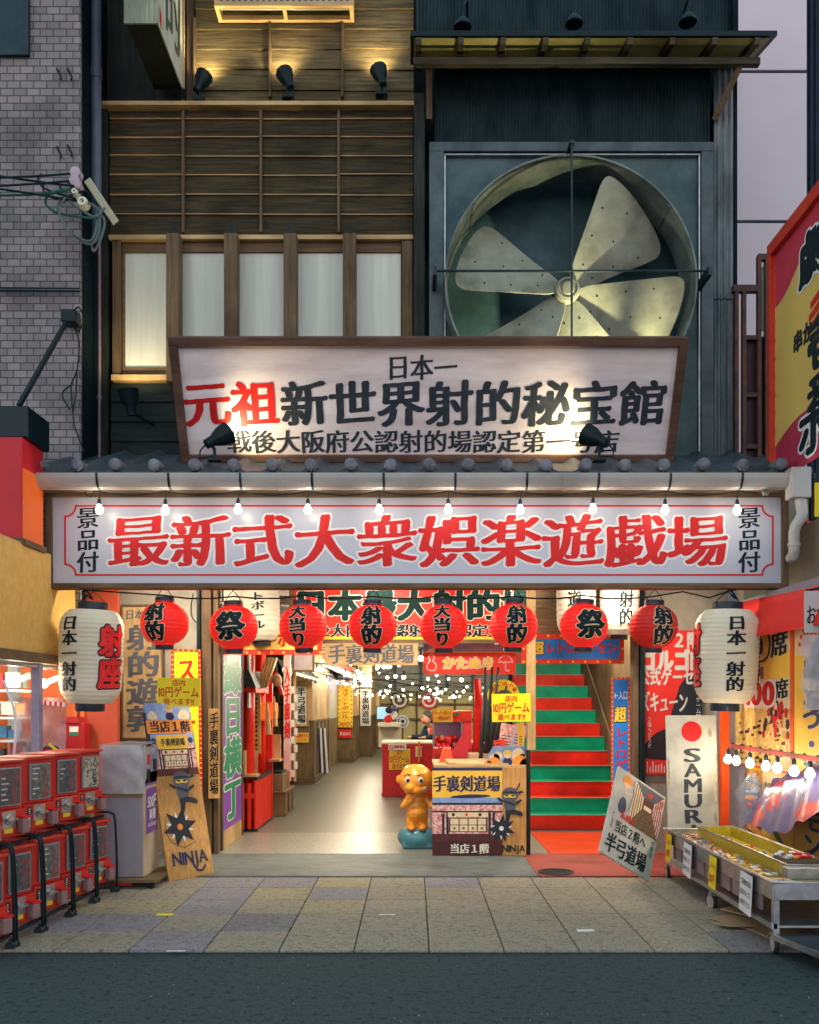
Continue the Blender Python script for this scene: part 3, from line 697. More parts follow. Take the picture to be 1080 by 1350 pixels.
# ================================================================= the giant fan
fan = thing('giant_fan', 'huge steel ventilation fan with five blades in a round drum', 'fan', (FC_.x, 9.5, FC_.z-1.25))
drum = mat('drum_galvanised', (.07, .10, .10), .45, metal=.4, col2=(.22, .25, .22), scale=2.5, stains=.9, bump=.15, bscale=20)
Md = frame(Vector((FC_.x, 9.66, FC_.z)), X3, Z3)
smoothauto(MB(drum).lathe([(1.235, 0), (1.235, .44), (1.245, .47), (1.262, .47), (1.262, .0)], Md, 96, False).build('drum', None, fan))
blm = mat('blade_paint', (.17, .19, .14), .5, col2=(.34, .34, .26), scale=5, stains=1.0, bump=.2, bscale=14, lo=.25, hi=.75)
bo = [(.08, -.10), (.08, .09), (.40, .25), (.78, .44), (.98, .54), (1.07, .50), (1.135, .26), (1.145, -.05), (1.12, -.32), (1.05, -.43), (.94, -.43), (.45, -.21)]
Hc = Vector((FC_.x, 9.46, FC_.z))
def smooth2(p, it=2):
    for _ in range(it):
        n = len(p); p = [q for i in range(n) for q in ((p[i][0]*.75+p[(i+1) % n][0]*.25, p[i][1]*.75+p[(i+1) % n][1]*.25), (p[i][0]*.25+p[(i+1) % n][0]*.75, p[i][1]*.25+p[(i+1) % n][1]*.75))]
    return p
for a in (46, 157, 228, 281, -23):
    a = R(a); r = Vector((math.cos(a), 0, math.sin(a))); t = Vector((-math.sin(a), 0, math.cos(a)))
    u = (t*math.cos(R(24))-Vector((0, 1, 0))*math.sin(R(24)))
    MB(blm).prism(smooth2(bo), -.008, .008, frame(Hc, r, u)).build('blade', None, fan, bevel=.004)
    rv = MB(darkm); Mb = frame(Hc, r, u)
    for (x, y) in ((.30, .08), (.30, -.08), (.55, .22), (.55, -.16), (.80, .34), (.82, -.28), (.98, .12), (.70, .02)): rv.lathe([(.011, .008), (.011, .012), (.006, .015), (.001, .016)], Mb @ Matrix.Translation((x, y, 0)), 8)
    rv.build('rivet', None, fan)
rv = MB(drum)
for k in range(36): q = k*math.pi/18+.05; rv.lathe([(.012, 0), (.012, .005), (.001, .009)], frame(Vector((FC_.x+1.235*math.cos(q), 9.25, FC_.z+1.235*math.sin(q))), Vector((math.sin(q), 0, -math.cos(q))), Vector((0, 1, 0))), 8)
rv.build('drum_rivet', None, fan)
for q in (38, 142): q = R(q); MB(drum).beam(Vector((FC_.x+1.228*math.cos(q), 9.20, FC_.z+1.228*math.sin(q))), Vector((FC_.x+1.228*math.cos(q), 9.65, FC_.z+1.228*math.sin(q))), .05, .008, Vector((math.cos(q), 0, math.sin(q)))).build('drum_seam', None, fan)
Mh = frame(Hc, X3, Z3)
smoothauto(MB(blm).lathe([(.13, -.15), (.13, .06), (.12, .09), (.095, .10), (.095, .085), (.07, .085), (.06, .11), (.0001, .112)], Mh, 32).build('hub', None, fan))
MB(darkm).lathe([(.05, 0), (.05, .45)], frame(Vector((Hc.x, 9.97, Hc.z)), X3, Z3), 16).build('shaft', None, fan)
rd = MB(darkm); rd.tube([(FC_.x, 9.16, FC_.z+1.38), (FC_.x, 9.16, FC_.z-1.3)], .011, 8); rd.tube([(FC_.x-1.36, 9.13, 5.89), (FC_.x+1.36, 9.13, 5.89)], .013, 8)
for sx_ in (-1, 1): rd.box((FC_.x+sx_*1.36-.02, 9.10, 5.84), (FC_.x+sx_*1.36+.02, 9.47, 5.93))
rd.box((FC_.x-.025, 9.14, FC_.z+1.34), (FC_.x+.025, 9.47, FC_.z+1.37))
rd.build('guard_rod', None, fan)
bell_lamp('lamp behind the slanted sign shining up at the giant fan', (2.15, 9.0, 4.42), (-.4, .3, .9), 200, 1.0, tgt=(1.75, 9.6, 5.6), spread=120, name='fan_spotlight', col=(1, .90, .50))
for u, v, lab in ((610, 32, 'left goose neck lamp on the iron wall above the canopy, unlit'), (757, 28, 'middle goose neck lamp on the iron wall above the canopy, unlit'), (907, 26, 'right goose neck lamp on the iron wall above the canopy, unlit')):
    t = thing('gooseneck_lamp', lab, 'wall lamp', at(u, v, 9.3), 'goose neck lamps over the canopy')
    c = at(u, v, 9.25)
    smoothauto(MB(black).lathe([(.09, -.03), (.085, 0), (.05, .05), (.02, .07)], Matrix.Translation(c), 16).build('shade', None, t))
    MB(black).tube([c+Vector((0, 0, .07)), c+Vector((.02, 0, .2)), c+Vector((.05, .1, .34)), c+Vector((.07, .4, .36))], .012, 6).build('arm', None, t)

# ================================================================= projecting sign at the top left
pj = thing('projecting_sign', 'wooden box sign projecting over the ledge, white side with red edge and dark strokes', 'sign', (-2.55, 9.2, 8.0))
zb = 8.0; X0_, X1_, Ya, Yb_ = -2.72, -2.40, 8.66, 9.60
grn = wood('greenish_weathered_board', (.16, .19, .13), (.34, .36, .27), 'z', bump=.3)
q = MB(dwoodz); q.box((X0_+.02, Ya+.02, zb), (X1_-.012, Yb_, zb+1.9)); q.build('box', None, pj)
MB(grn).box((X0_, Ya, zb-.002), (X1_, Ya+.0195, zb+1.9)).build('front_board', None, pj)
wsd = mat('sign_side_white', (.55, .58, .48), .5, var=.08, stains=.4); M = frame(Vector((X1_, Ya+.02, zb)), Y3, Z3); w, h = Yb_-Ya-.02, 1.9
MB(wsd).box((0, 0, -.0115), (w, h, 0), M).build('side_panel', None, pj)
q = MB(redlet)
for k in range(7): q.poly([(.03, .06+k*.27), (.10, .02+k*.27), (.10, .16+k*.27), (.03, .21+k*.27)], .002, M)
q.build('red_edge', None, pj); tx = MB(ggrey_ := mat('sign_olive_grey', (.09, .10, .07), .5)); text(tx, M, '射的', .52, 1.02, .62, 1.8, 'brush', .003, True); tx.build('lettering', None, pj)
MB(lwoodz).box((X1_+.001, Yb_-.03, zb), (X1_+.02, Yb_, zb+1.9)).build('edge_strip', None, pj)
# ================================================================= lanterns under the sign
lc = thing('lantern_cord', 'black cord sagging below the long sign with the lanterns on it', 'cord', at(540, 785, 8.5))
lu = [217, 309, 401, 491, 585, 676, 769, 861]
lab = ['leftmost red paper lantern, in front of the wooden shooting sign', 'red lantern with one large festival character, left one of two such', 'red lantern with three characters, in front of the left end of the red hall sign',
       'red lantern with two stacked characters, between the two three-character lanterns', 'red lantern with three characters, in the middle of the red hall sign', 'red lantern with two stacked characters at the right end of the red hall sign',
       'red lantern with one large festival character, over the staircase', 'dull unlit red lantern beside the white lantern at the right']
ltx = ['射的', '祭', '大当り', '射的', '大当り', '射的', '祭', '射的']; rot = [-.22, .04, -.18, -.05, -.1, .02, .12, .22]
lz = [822, 827, 826, 826, 826, 825, 825, 826]
Yl = 8.5; pl = Yl/F
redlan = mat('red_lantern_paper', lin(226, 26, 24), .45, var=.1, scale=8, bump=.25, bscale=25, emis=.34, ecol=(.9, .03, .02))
redlan2 = mat('unlit_red_lantern_paper', lin(205, 40, 34), .5, var=.12, scale=8, bump=.25, bscale=25)  # duller red stands in for this lantern not being lit
lcap = mat('lantern_cap_lacquer', (.02, .03, .045), .3)
pts = [at(112, 778, 8.55), at(128, 779, 8.5)]
for i, u in enumerate(lu):
    pts.append(at(u, 785+(1.5 if i % 2 else 0), 8.5))
    if i < 7: pts += [at(u+30, 789, 8.5), at(u+62, 789, 8.5)]
pts += [at(900, 780, 8.5), at(935, 788, 8.5), at(965, 778, 8.5)]
MB(rope).tube(pts, .008, 6).build('cable', None, lc)
k = MB(rope)
for u in (108, 958): k.tube([at(u+2, 775, 8.48), at(u+10, 783, 8.46), at(u+14, 790, 8.47), at(u+8, 786, 8.5), at(u, 780, 8.5), at(u+18, 776, 8.52)], .009, 6)
k.build('cable_tail', None, lc)
for u0_, v0_, u1_, v1_ in ((905, 800, 930, 780),): pass
def lantern(c, rx, hz, capr, caph, prof, txts, red_, label, cat, grp, name, ribs, mats, z0rot, txt_m):
    t = thing(name, label, cat, c-Vector((0, 0, hz)), grp)
    n = ribs*4; pr = []
    for i in range(n+1):
        z = -hz+2*hz*i/n; r = prof(z/hz)*rx
        pr.append((r-(.0045 if i % 4 else -.001)*(.6 if i % 4 != 2 else 1), z))
    bo = MB(mats).lathe(pr, Matrix.Translation(c), 48).build('paper_body', None, t, smooth=True)
    for s, nm in ((1, 'top_ring'), (-1, 'bottom_ring')):
        smoothauto(MB(lcap).lathe([(capr*.85, 0), (capr*.99, 0), (capr, .006), (capr, caph-.006), (capr*.98, caph), (capr*.86, caph), (capr*.84, .005)] if s > 0 else [(capr*.8, -caph), (capr*.94, -caph), (capr*.96, -caph+.006), (capr*.96, -.006), (capr*.95, 0), (.001, 0)], Matrix.Translation(c+Vector((0, 0, s*(hz-.012)))), 32).build(nm, None, t))
    def wp(a0):
        def f(x, y, z):
            y = max(-.96*hz, min(.96*hz, y)); r = prof(y/hz)*rx; q = a0+x/rx
            return c+Vector(((r+z)*math.sin(q), -(r+z)*math.cos(q), y))
        return f
    m = MB()
    txts(m, wp, txt_m)
    m.build('lettering', ink, t)
    MB(rope).tube([c+Vector((-capr*.9, 0, hz+caph-.02)), c+Vector((-capr*.4, 0, hz+caph+.05)), c+Vector((0, 0, hz+caph+.085)), c+Vector((capr*.4, 0, hz+caph+.05)), c+Vector((capr*.9, 0, hz+caph-.02))], .004, 5).tube([c+Vector((0, 0, hz+caph+.08)), c+Vector((0, 0, hz+caph+.13))], .006, 5).build('hanger', None, t)
    t.rotation_euler = (R(random.uniform(-2, 2)), R(random.uniform(-2.5, 2.5)), R(random.uniform(-3, 3)))
    return t
outl = mat('lantern_letter_outline', lin(235, 205, 160), .5, var=.04)
def ballprof(s): return max(.40, (1-abs(s)**2.35)**.5) if abs(s) < 1 else .40
for i, u in enumerate(lu):
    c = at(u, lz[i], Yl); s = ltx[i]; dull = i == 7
    def tx(m, wp, _, s=s, a=rot[i]):
        n = len(s); h = {1: .27, 2: .36, 3: .38}[n]; wd = {1: .27, 2: .20, 3: .17}[n]
        if n == 1: 
            text(m, None, s, 0, 0, wd, h, 'heavy', .004, False, extra=.045, warp=wp(a), m=outl); text(m, None, s, 0, 0, wd, h, 'heavy', .007, False, extra=.012, warp=wp(a), m=ink)
        else:
            text(m, None, s, 0, 0, wd, h, 'heavy', .004, True, extra=.05, warp=wp(a), m=outl); text(m, None, s, 0, 0, wd, h, 'heavy', .007, True, extra=.014, warp=wp(a), m=ink)
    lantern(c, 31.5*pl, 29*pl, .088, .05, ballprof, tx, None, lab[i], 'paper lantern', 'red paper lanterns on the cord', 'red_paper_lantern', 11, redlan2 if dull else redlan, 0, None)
wlan = mat('white_lantern_paper', (.62, .57, .44), .55, var=.07, scale=3, bump=.2, bscale=20, emis=.06, ecol=(.8, .7, .5))
def longprof(s):
    a = abs(s)
    return 1-.30*max(0, (a-.62)/.38)**2.2-(.06*(-s) if s < 0 else 0)
redtx = mat('red_lantern_letter', lin(225, 40, 42), .5)
for (u, v, a1, a2, label) in ((119, 866, -.42, .98, 'large white ribbed lantern between the yellow board and the wooden shooting sign'), (956, 866, -.02, 1.62, 'large white ribbed lantern beside the dull red lantern, dark characters facing the street')):
    c = at(u, v, 8.42); p_ = 8.42/F
    def tx(m, wp, _, a1=a1, a2=a2):
        text(m, None, '日本一射的', 0, .02, .17, .68, 'heavy', .005, True, warp=wp(a1), m=ink)
        for a in ([a2] if a2 < 1.3 else [a2, -a2-.02]):
            text(m, None, '射座', .0, .0, .26, .58, 'fat', .004, True, extra=.045, warp=wp(a), m=ink); text(m, None, '射座', .0, .0, .26, .58, 'fat', .007, True, extra=.0, warp=wp(a), m=redtx)
    lantern(c, 41*p_, 61*p_, .135, .085, longprof, tx, None, label, 'paper lantern', 'white lanterns at the sign ends', 'white_paper_lantern', 21, wlan, 0, None)
# white lanterns hanging deeper, behind the red ones
for i, (u, s, label) in enumerate(((304, '手裏剣道場', 'greenish white lantern half hidden behind the red festival lantern at the left'), (345, 'スマートボール', 'pale white lantern with kana behind the left red lanterns'), (759, '半弓道場', 'cream lantern hidden behind the red festival lantern over the stairs'), (816, '半弓射的', 'cream lantern with two stacked characters visible, right of the stairs sign'))):
    Y = 9.9 if i < 2 else 9.35
    c = at(u, 795 if i < 2 else 787, Y); p_ = Y/F
    def tx(m, wp, _, s=s, i=i): text(m, None, s, 0, .05, .15, .70, 'brush', .005, True, warp=wp([-.35, .05, -.2, .15][i]), m=ink)
    lantern(c, 26*p_, 50*p_, .09, .06, longprof, tx, None, label, 'paper lantern', 'white lanterns behind the red row', 'long_paper_lantern', 15, wlan, 0, None)
# ================================================================= left neighbour: brick building, fascia, stall
brick = mat('grey_brick_tile', (.2, .17, .18), .6); t_ = brick.node_tree; N_ = t_.nodes
bt = N_.new('ShaderNodeTexBrick'); sp_ = N_.new('ShaderNodeSeparateXYZ'); cb = N_.new('ShaderNodeCombineXYZ')
t_.links.new(N_['Texture Coordinate'].outputs['Object'], sp_.inputs[0]); t_.links.new(sp_.outputs[0], cb.inputs[0]); t_.links.new(sp_.outputs[2], cb.inputs[1]); t_.links.new(cb.outputs[0], bt.inputs[0])
for k, v in (('Scale', 1.0), ('Mortar Size', .0055), ('Mortar Smooth', .15), ('Bias', .0), ('Brick Width', .129), ('Row Height', .0725)): bt.inputs[k].default_value = v
bt.inputs['Color1'].default_value = (.20, .17, .172, 1); bt.inputs['Color2'].default_value = (.30, .255, .25, 1); bt.inputs['Mortar'].default_value = (.05, .065, .07, 1)
mx = N_.new('ShaderNodeMixRGB'); mx.blend_type = 'MULTIPLY'; mx.inputs[0].default_value = .9
b_ = N_['Principled BSDF']; src = b_.inputs['Base Color'].links[0].from_socket
n5 = N_.new('ShaderNodeTexNoise'); n5.inputs['Scale'].default_value = 1.3; n5.inputs['Detail'].default_value = 8; t_.links.new(N_['Texture Coordinate'].outputs['Object'], n5.inputs[0])
r5 = N_.new('ShaderNodeMapRange'); r5.inputs[1].default_value = .3; r5.inputs[2].default_value = .7; r5.inputs[3].default_value = .5; r5.inputs[4].default_value = 1.25; t_.links.new(n5.outputs['Fac'], r5.inputs[0])
t_.links.new(bt.outputs['Color'], mx.inputs[1]); t_.links.new(r5.outputs[0], mx.inputs[2]); t_.links.new(mx.outputs[0], b_.inputs['Base Color'])
bp = N_.new('ShaderNodeBump'); bp.inputs['Strength'].default_value = .6; bp.inputs['Distance'].default_value = .006; bp.invert = True
t_.links.new(bt.outputs['Fac'], bp.inputs['Height']); t_.links.new(bp.outputs[0], b_.inputs['Normal'])
Bb = thing('brick_building', 'neighbouring building faced with small grey brick tiles', 'building', (-5, 9.0, 0))
MB(brick).box((-9, 9.0, 2.2), (gx(106, 9.0), 9.04, 9.8)).build('wall', None, Bb)
MB(dark).box((-9, 9.041, 2.97), (gx(106, 9.0)-.012, 9.7, 9.8)).build('core', None, Bb)
wf = MB(darkm)
wf.box((gx(-60, 9), 8.955, gz(76, 9)), (gx(40, 9), 8.998, gz(70, 9))); wf.box((gx(35, 9), 8.955, gz(70, 9)+.001), (gx(40, 9), 8.998, 9.7))
wo = wf.build('window', None, Bb, bevel=.004)
MB(mat('dark_window_glass', (.012, .035, .045), .15, var=.3, scale=2)).box((gx(-60, 9), 8.98, gz(70, 9)+.002), (gx(35, 9)-.002, 8.995, 9.7)).build('pane', None, wo)
hk = MB(black)
for u, v in ((78, 97), (92, 97), (79, 246), (93, 246), (78, 200), (92, 198)): hk.tube([at(u-3, v-7, 8.99), at(u-3, v-6, 8.93), at(u+3, v+5, 8.93), at(u+2, v+7, 8.99)], .011, 5)
each(hk, 'wall_hook', None, Bb)
MB(black).tube([at(-20, 383, 8.96), at(106, 384, 8.96)], .010, 6).tube([at(-20, 379, 8.97), at(106, 380, 8.97)], .006, 6).build('conduit', None, Bb)
dpipe = thing('drainpipe', 'bluish vertical drainpipe beside the brick building', 'pipe', at(127, 600, 9.35))
smoothauto(MB(mat('blue_grey_pipe', (.06, .085, .13), .45, col2=(.11, .13, .17), scale=3)).tube([at(127, -40, 9.35), at(127, 318, 9.35)], .052, 16).tube([at(127, 90, 9.35), at(127, 104, 9.35)], .06, 16).build('upper_pipe', None, dpipe))
smoothauto(MB(mat('pinkish_pipe', (.20, .13, .15), .5, stains=.6)).tube([at(131, 318, 9.38), at(131, 640, 9.38)], .016, 10).tube([at(131, 522, 9.38), at(131, 526, 9.38)], .024, 10).build('thin_pipe', None, dpipe))
# cross-arm with insulators and cables
xa_ = thing('cable_crossarm', 'pale slanting cross arm with insulators and looping cables on the brick wall corner', 'utility bracket', at(135, 265, 9.1))
pm = mat('pale_galvanised', (.42, .42, .30), .5, metal=.2, col2=(.56, .56, .42), scale=8)
cr = MB(pm); a, b = at(115, 237, 8.9), at(153, 294, 9.1); cr.beam(a, b, .07, .075, Y3); cr.build('arm', None, xa_, bevel=.004)
ins = MB(mat('porcelain', (.45, .34, .40), .25))
for (u, v, r) in ((101, 229, .05), (100, 240, .05), (104, 246, .035)):
    ins.lathe([(.02, -.06), (r, -.05), (r, -.02), (.03, -.01), (.03, .005), (r, .012), (r, .04), (.02, .05)], frame(at(u, v, 8.86), X3, Z3), 16)
smoothauto(ins.build('insulator', None, xa_))
ins = MB(cream)
for (u, v, r) in ((110, 268, .05), (100, 255, .03)): ins.lathe([(r, -.05), (r, .03), (r*.8, .05), (r*.45, .05), (r*.4, .03), (.001, .03)], frame(at(u, v, 8.8), X3, Z3), 18)
[smoothauto(o_) for o_ in each(ins, 'spool', None, xa_)]
cbm = [black, mat('green_cable', (.01, .085, .055), .45), mat('grey_cable', (.10, .14, .13), .45)]
def crv(pts, n=6):
    out = []; P = [pts[0]]+pts+[pts[-1]]
    for i in range(1, len(P)-2):
        for k in range(n):
            t = k/n; p0, p1, p2, p3 = P[i-1], P[i], P[i+1], P[i+2]
            out.append(.5*((2*p1)+(-p0+p2)*t+(2*p0-5*p1+4*p2-p3)*t*t+(-p0+3*p1-3*p2+p3)*t**3))
    return out+[pts[-1]]
for ci, lst in ((0, [(-20, 235, 8.2), (50, 232, 8.6), (92, 229, 8.85)]), (0, [(-20, 246, 8.2), (50, 242, 8.6), (95, 238, 8.85)]), (0, [(-20, 229, 8.2), (40, 238, 8.6), (104, 246, 8.85)]), (1, [(-20, 258, 8.2), (50, 256, 8.6), (85, 250, 8.8), (105, 250, 8.85)]), (0, [(-20, 246, 8.2), (60, 258, 8.6), (108, 266, 8.8)]), (0, [(55, 229, 8.75), (50, 238, 8.75), (62, 250, 8.75), (100, 262, 8.75)]),
               (1, [(90, 250, 8.75), (66, 256, 8.7), (60, 268, 8.7), (74, 280, 8.7), (100, 285, 8.72), (124, 288, 8.75)]), (2, [(80, 262, 8.72), (76, 276, 8.72), (82, 292, 8.72), (100, 312, 8.72), (120, 322, 8.75), (130, 306, 8.8), (132, 284, 8.85), (138, 274, 8.9)]), (2, [(86, 260, 8.7), (78, 280, 8.7), (92, 305, 8.7), (118, 318, 8.74), (127, 300, 8.8), (128, 285, 8.85), (134, 276, 8.9)]), (2, [(108, 265, 8.76), (122, 270, 8.8), (132, 282, 8.86), (138, 292, 8.86), (134, 312, 8.8), (124, 331, 8.8), (121, 322, 8.8)]), (0, [(58, 240, 8.76), (58, 252, 8.76), (74, 262, 8.76), (92, 258, 8.78), (112, 252, 8.8), (122, 262, 8.85), (130, 272, 8.9)]),
               (2, [(84, 268, 8.74), (90, 264, 8.74), (106, 276, 8.76), (125, 286, 8.8), (134, 278, 8.88)])):
    MB(cbm[ci]).tube(crv([at(*p) for p in lst]), .011 if ci else .010, 6).build('cable', None, xa_)
fx = thing('bracket_box', 'small black box on the brick wall with a long slanting stay bar and dangling cable', 'bracket', at(95, 415, 8.95))
MB(black).box(at(88, 432, 8.98), at(99, 407, 8.82)).build('box', None, fx, bevel=.005)
MB(black).beam(at(90, 420, 8.88), at(25, 535, 8.1), .035, .035).build('stay_bar', None, fx)
k = MB(black)
for l in ([(98, 410), (104, 405), (110, 420), (104, 437), (99, 428)], [(98, 432), (104, 450), (102, 487), (94, 508), (96, 540), (98, 560), (103, 575), (110, 595)], [(102, 487), (100, 520), (96, 545)], [(94, 508), (84, 515), (83, 525), (92, 540)]): k.tube(crv([at(u, v, 8.93) for u, v in l]), .008, 5)
k.build('dangling_cable', None, fx)
fb = thing('fascia_box', 'red and dark shop fascia box above the yellow stall board', 'sign box', (-4, 7.9, 3))
MB(mat('red_fascia', lin(196, 36, 46), .4, var=.06)).box((-6.5, 7.8, gz(711, 7.8)), (gx(29, 7.8), 8.25, gz(576, 7.8))).build('red_panel', None, fb, bevel=.004)
MB(mat('teal_black_panel', (.002, .014, .02), .35)).box((-6.5, 7.83, gz(575.5, 7.8)), (gx(35, 7.8), 8.3, gz(533, 7.8))).build('dark_panel', None, fb, bevel=.012)
MB(mat('orange_end_panel', lin(244, 110, 40), .4, var=.08)).add([at(29.6, 616, 7.79), at(57, 632, 8.24), at(57, 722, 8.24), at(29.6, 711, 7.79), at(29, 616, 7.9), at(29, 711, 7.9)], [(0, 1, 2, 3), (0, 4, 5, 3)]).build('end_panel', None, fb)
MB(mwood).beam(at(-10, 713, 7.77), at(30, 713, 7.77), .05, .05).beam(at(30, 714, 7.78), at(58, 726, 8.24), .05, .05).build('trim', None, fb)
XL = -3.30
stl_ = thing('game_stall', 'neighbouring games stall with a yellow side board, orange wall and clip lamps', 'stall', (-3.3, 8, 0))
yb = mat('yellow_plywood', (.70, .40, .09), .6, col2=(.82, .52, .15), scale=3, stretch=(.6, 3, 3), bump=.1, bscale=20, stains=.25)
MB(yb).box((XL-.06, 6.6, 2.05), (XL, 8.995, 2.96)).build('yellow_board', None, stl_)
MB(mwood).box((XL-.08, 6.55, 1.96), (XL+.03, 8.998, 2.045)).build('board_edge', None, stl_, bevel=.004)
MB(steel).tube([(XL+.02, 6.6, 1.93), (XL+.02, 8.95, 1.93)], .02, 10).build('rail', None, stl_)
MB(mat('mauve_post', (.30, .25, .34), .5)).box((XL-.03, 8.02, 0), (XL+.045, 8.10, 1.955)).build('post', None, stl_, bevel=.004)
owall = mat('orange_stall_wall', (.55, .12, .035), .5, col2=(.70, .17, .05), scale=1.5)
ow = MB(owall); ow.box((-4.6, 9.30, 0), (-3.30, 9.36, 2.6)); ow.cm = mat('red_orange_wall', (.45, .07, .035), .5, var=.12, scale=2); ow.box((-3.295, 9.28, 0), (-2.98, 9.36, 2.75)); ow.cm = owall
ow.box((-3.34, 9.24, 0), (-3.30, 9.279, 2.6)); ow.box((-3.42, 9.26, 0), (-3.38, 9.299, 2.6))
ow.build('orange_wall', owall, stl_)
sh = MB(mat('bright_stall_interior', (.58, .60, .58), .6, var=.2, scale=6)); sh.box((-8, 9.4, 0), (-4.0, 9.45, 2.9)); sh.box((-6, 8.7, 0), (-4.4, 8.75, 1.9)); sh.cm = mat('stall_grey_panel', (.35, .42, .47), .5); sh.box((-4.05, 9.2, 0), (-3.95, 9.39, 2.0)); sh.build('rear_panel', None, stl_)
MB(mwood).box((-7, 6.6, 2.9), (XL-.061, 8.99, 2.96)).build('ceiling', None, stl_)
col_ = [mat('merch_%d' % i, c, .4) for i, c in enumerate([(.6, .06, .06), (.7, .65, .6), (.75, .5, .1), (.1, .3, .5), (.65, .2, .3), (.08, .1, .1)])]
prz = stuff(MB()) if False else None
pz = MB(); random.seed(5)
for k in range(60):
    x = random.uniform(-4.5, -3.62); z = random.choice([.95, 1.12, 1.29, 1.5, 1.75]); pz.cm = random.choice(col_); s = random.uniform(.03, .07)
    pz.box((x-s, 8.55-s, z), (x+s, 8.55+s, z+s*2))
pz.cm = whitep
for z in (.93, 1.10, 1.27, 1.48, 1.73): pz.box((-4.8, 8.4, z-.02), (-3.6, 8.69, z-.001))
po = stuff(pz.build('shelf_prizes', None, stl_))
for (u, v, Y, du, lab_) in ((20, 898, 8.3, 1, 'left clip lamp with a glowing bulb under the yellow board'), (58, 901, 8.55, 1, 'right clip lamp with a glowing bulb, in front of the orange wall')):
    c = at(u, v, Y); t = thing('clip_lamp', lab_, 'lamp', c, 'clip lamps in the left stall'); d = Vector((.85, .1, .35)).normalized()
    MB(bulbm).ball(c, .042, 10).build('bulb', None, t, smooth=True)
    x = d.cross(Y3).normalized(); y = d.cross(x); Q = Matrix(((x.x, y.x, d.x, c.x), (x.y, y.y, d.y, c.y), (x.z, y.z, d.z, c.z), (0, 0, 0, 1)))
    smoothauto(MB(cream).lathe([(.024, .03), (.027, .06), (.03, .13), (.026, .15), (.001, .152)], Q, 14).build('holder', None, t))
    MB(black).tube([c+d*.15, c+d*.18+Vector((0, 0, .06)), c+d*.17+Vector((0, 0, .16))], .008, 6).build('arm', None, t)
    lamp('POINT', 'bulb_light', c+Vector((0, -.06, -.02)), 9, (1, .82, .55), t, shadow_soft_size=.05)
lamp('POINT', 'ceiling_light', Vector((-3.9, 8.0, 2.6)), 55, (1, .84, .62), stl_, shadow_soft_size=.15)
MB(bulbm).ball((-3.9, 8.0, 2.6), .05, 10).build('ceiling_bulb', None, stl_, smooth=True)
lamp('POINT', 'edge_light', Vector((-2.75, 7.0, 2.15)), 0.01, (1, .84, .62), stl_, shadow_soft_size=.1)
# plastic-covered tank and odds and ends on the stall
tk = thing('covered_tank', 'display tank under crumpled clear plastic behind the red machines', 'display tank', at(55, 1000, 8.4))
pf = film('clear_pink_plastic', (.52, .40, .42), .62)
v_ = []; f_ = []
for j in range(9):
    for i in range(11):
        u = 19+68*i/10; v = 920+82*j/8
        v_.append(at(u+random.uniform(-.8, .8), v, 8.15+.045*math.sin(i*1.3+j*.7)+.03*math.sin(j*2.1-i*.6)+i*.03))
for j in range(8):
    for i in range(10): f_.append((j*11+i, j*11+i+1, (j+1)*11+i+1, (j+1)*11+i))
MB(pf).add(v_, f_).build('plastic_sheet', None, tk, smooth=True)
MB(mwood).box((-3.62, 8.5, .0), (-3.1, 8.95, 1.05)).build('counter', None, tk)
sr_ = MB()
for k in range(11):
    sr_.cm = redp if k % 2 else whitep; a = at(49+k*3.4, 925.5+k*.35, 8.3); b = at(49+(k+1)*3.4, 925.5+(k+1)*.35, 8.3); sr_.box((a.x, 8.28, a.z-.02), (b.x-.0005, 8.33, a.z+.02))
sr_.build('striped_edge', None, tk)
pl = MB(mat('plastic_leaf', (.06, .14, .07), .5)); random.seed(4)
for k in range(34):
    a = random.uniform(0, 6.28); c = at(42, 993, 8.45); L = random.uniform(.10, .26); d = Vector((math.cos(a)*.5, math.sin(a)*.3, 1)).normalized(); s = d.cross(Y3).normalized()*.006
    pl.add([c-s, c+s, c+d*L+Vector((math.cos(a)*.05, 0, -.02))], [(0, 1, 2)])
tag(pl.build('plant', None), 'small tuft of spiky green leaves under the clear plastic', 'plant')
toy = thing('toy_bird', 'small dark blue toy with red and yellow edges lying in the plastic-covered tank', 'toy', at(68, 990, 8.3))
c = at(67, 988, 8.3); MB(mat('toy_navy', (.02, .02, .09), .4)).ball(c, .05, 10, (1.5, .7, .8)).build('body', None, toy, smooth=True)
MB(redp).add([c+Vector((-.16, 0, -.04)), c+Vector((-.03, -.05, .02)), c+Vector((-.02, 0, -.05)), c+Vector((-.05, .04, -.03))], [(0, 1, 2), (0, 2, 3), (0, 3, 1), (1, 3, 2)]).build('wing', None, toy)
MB(yell).beam(c+Vector((.0, -.045, .05)), c+Vector((.12, -.03, -.05)), .02, .02).build('stripe', None, toy)
pbx = thing('red_letterbox', 'dark red metal letterbox with a white label on the orange wall', 'letterbox', at(101, 990, 9.1))
dr = mat('dark_red_metal', lin(160, 30, 34), .4, var=.1)
MB(dr).box(at(90, 989, 9.25), at(111, 953, 9.08)).build('body', None, pbx, bevel=.008)
MB(dr).prism([(0, 0), (.20, 0), (.17, .06), (.03, .06)], -.02, .19, frame(at(88.5, 953, 9.25)+Vector((0, .0, .002)), X3, Z3)).build('lid', None, pbx)
MB(whitep).box(at(92, 965, 9.079), at(103, 958, 9.074)).build('label', None, pbx); m = MB(green); m.box(at(92, 970, 9.079), at(103, 966, 9.074)); m.build('green_label', None, pbx)
cw_ = tag(MB(whitep).tube(crv([at(5, 897, 7.6), at(10, 912, 7.58), at(17, 930, 7.56), at(20, 950, 7.56), at(20, 975, 7.56), at(18, 1000, 7.6)]), .011, 6).build('white_cable', None), 'white cable hanging down beside the mauve post of the stall', 'cable')
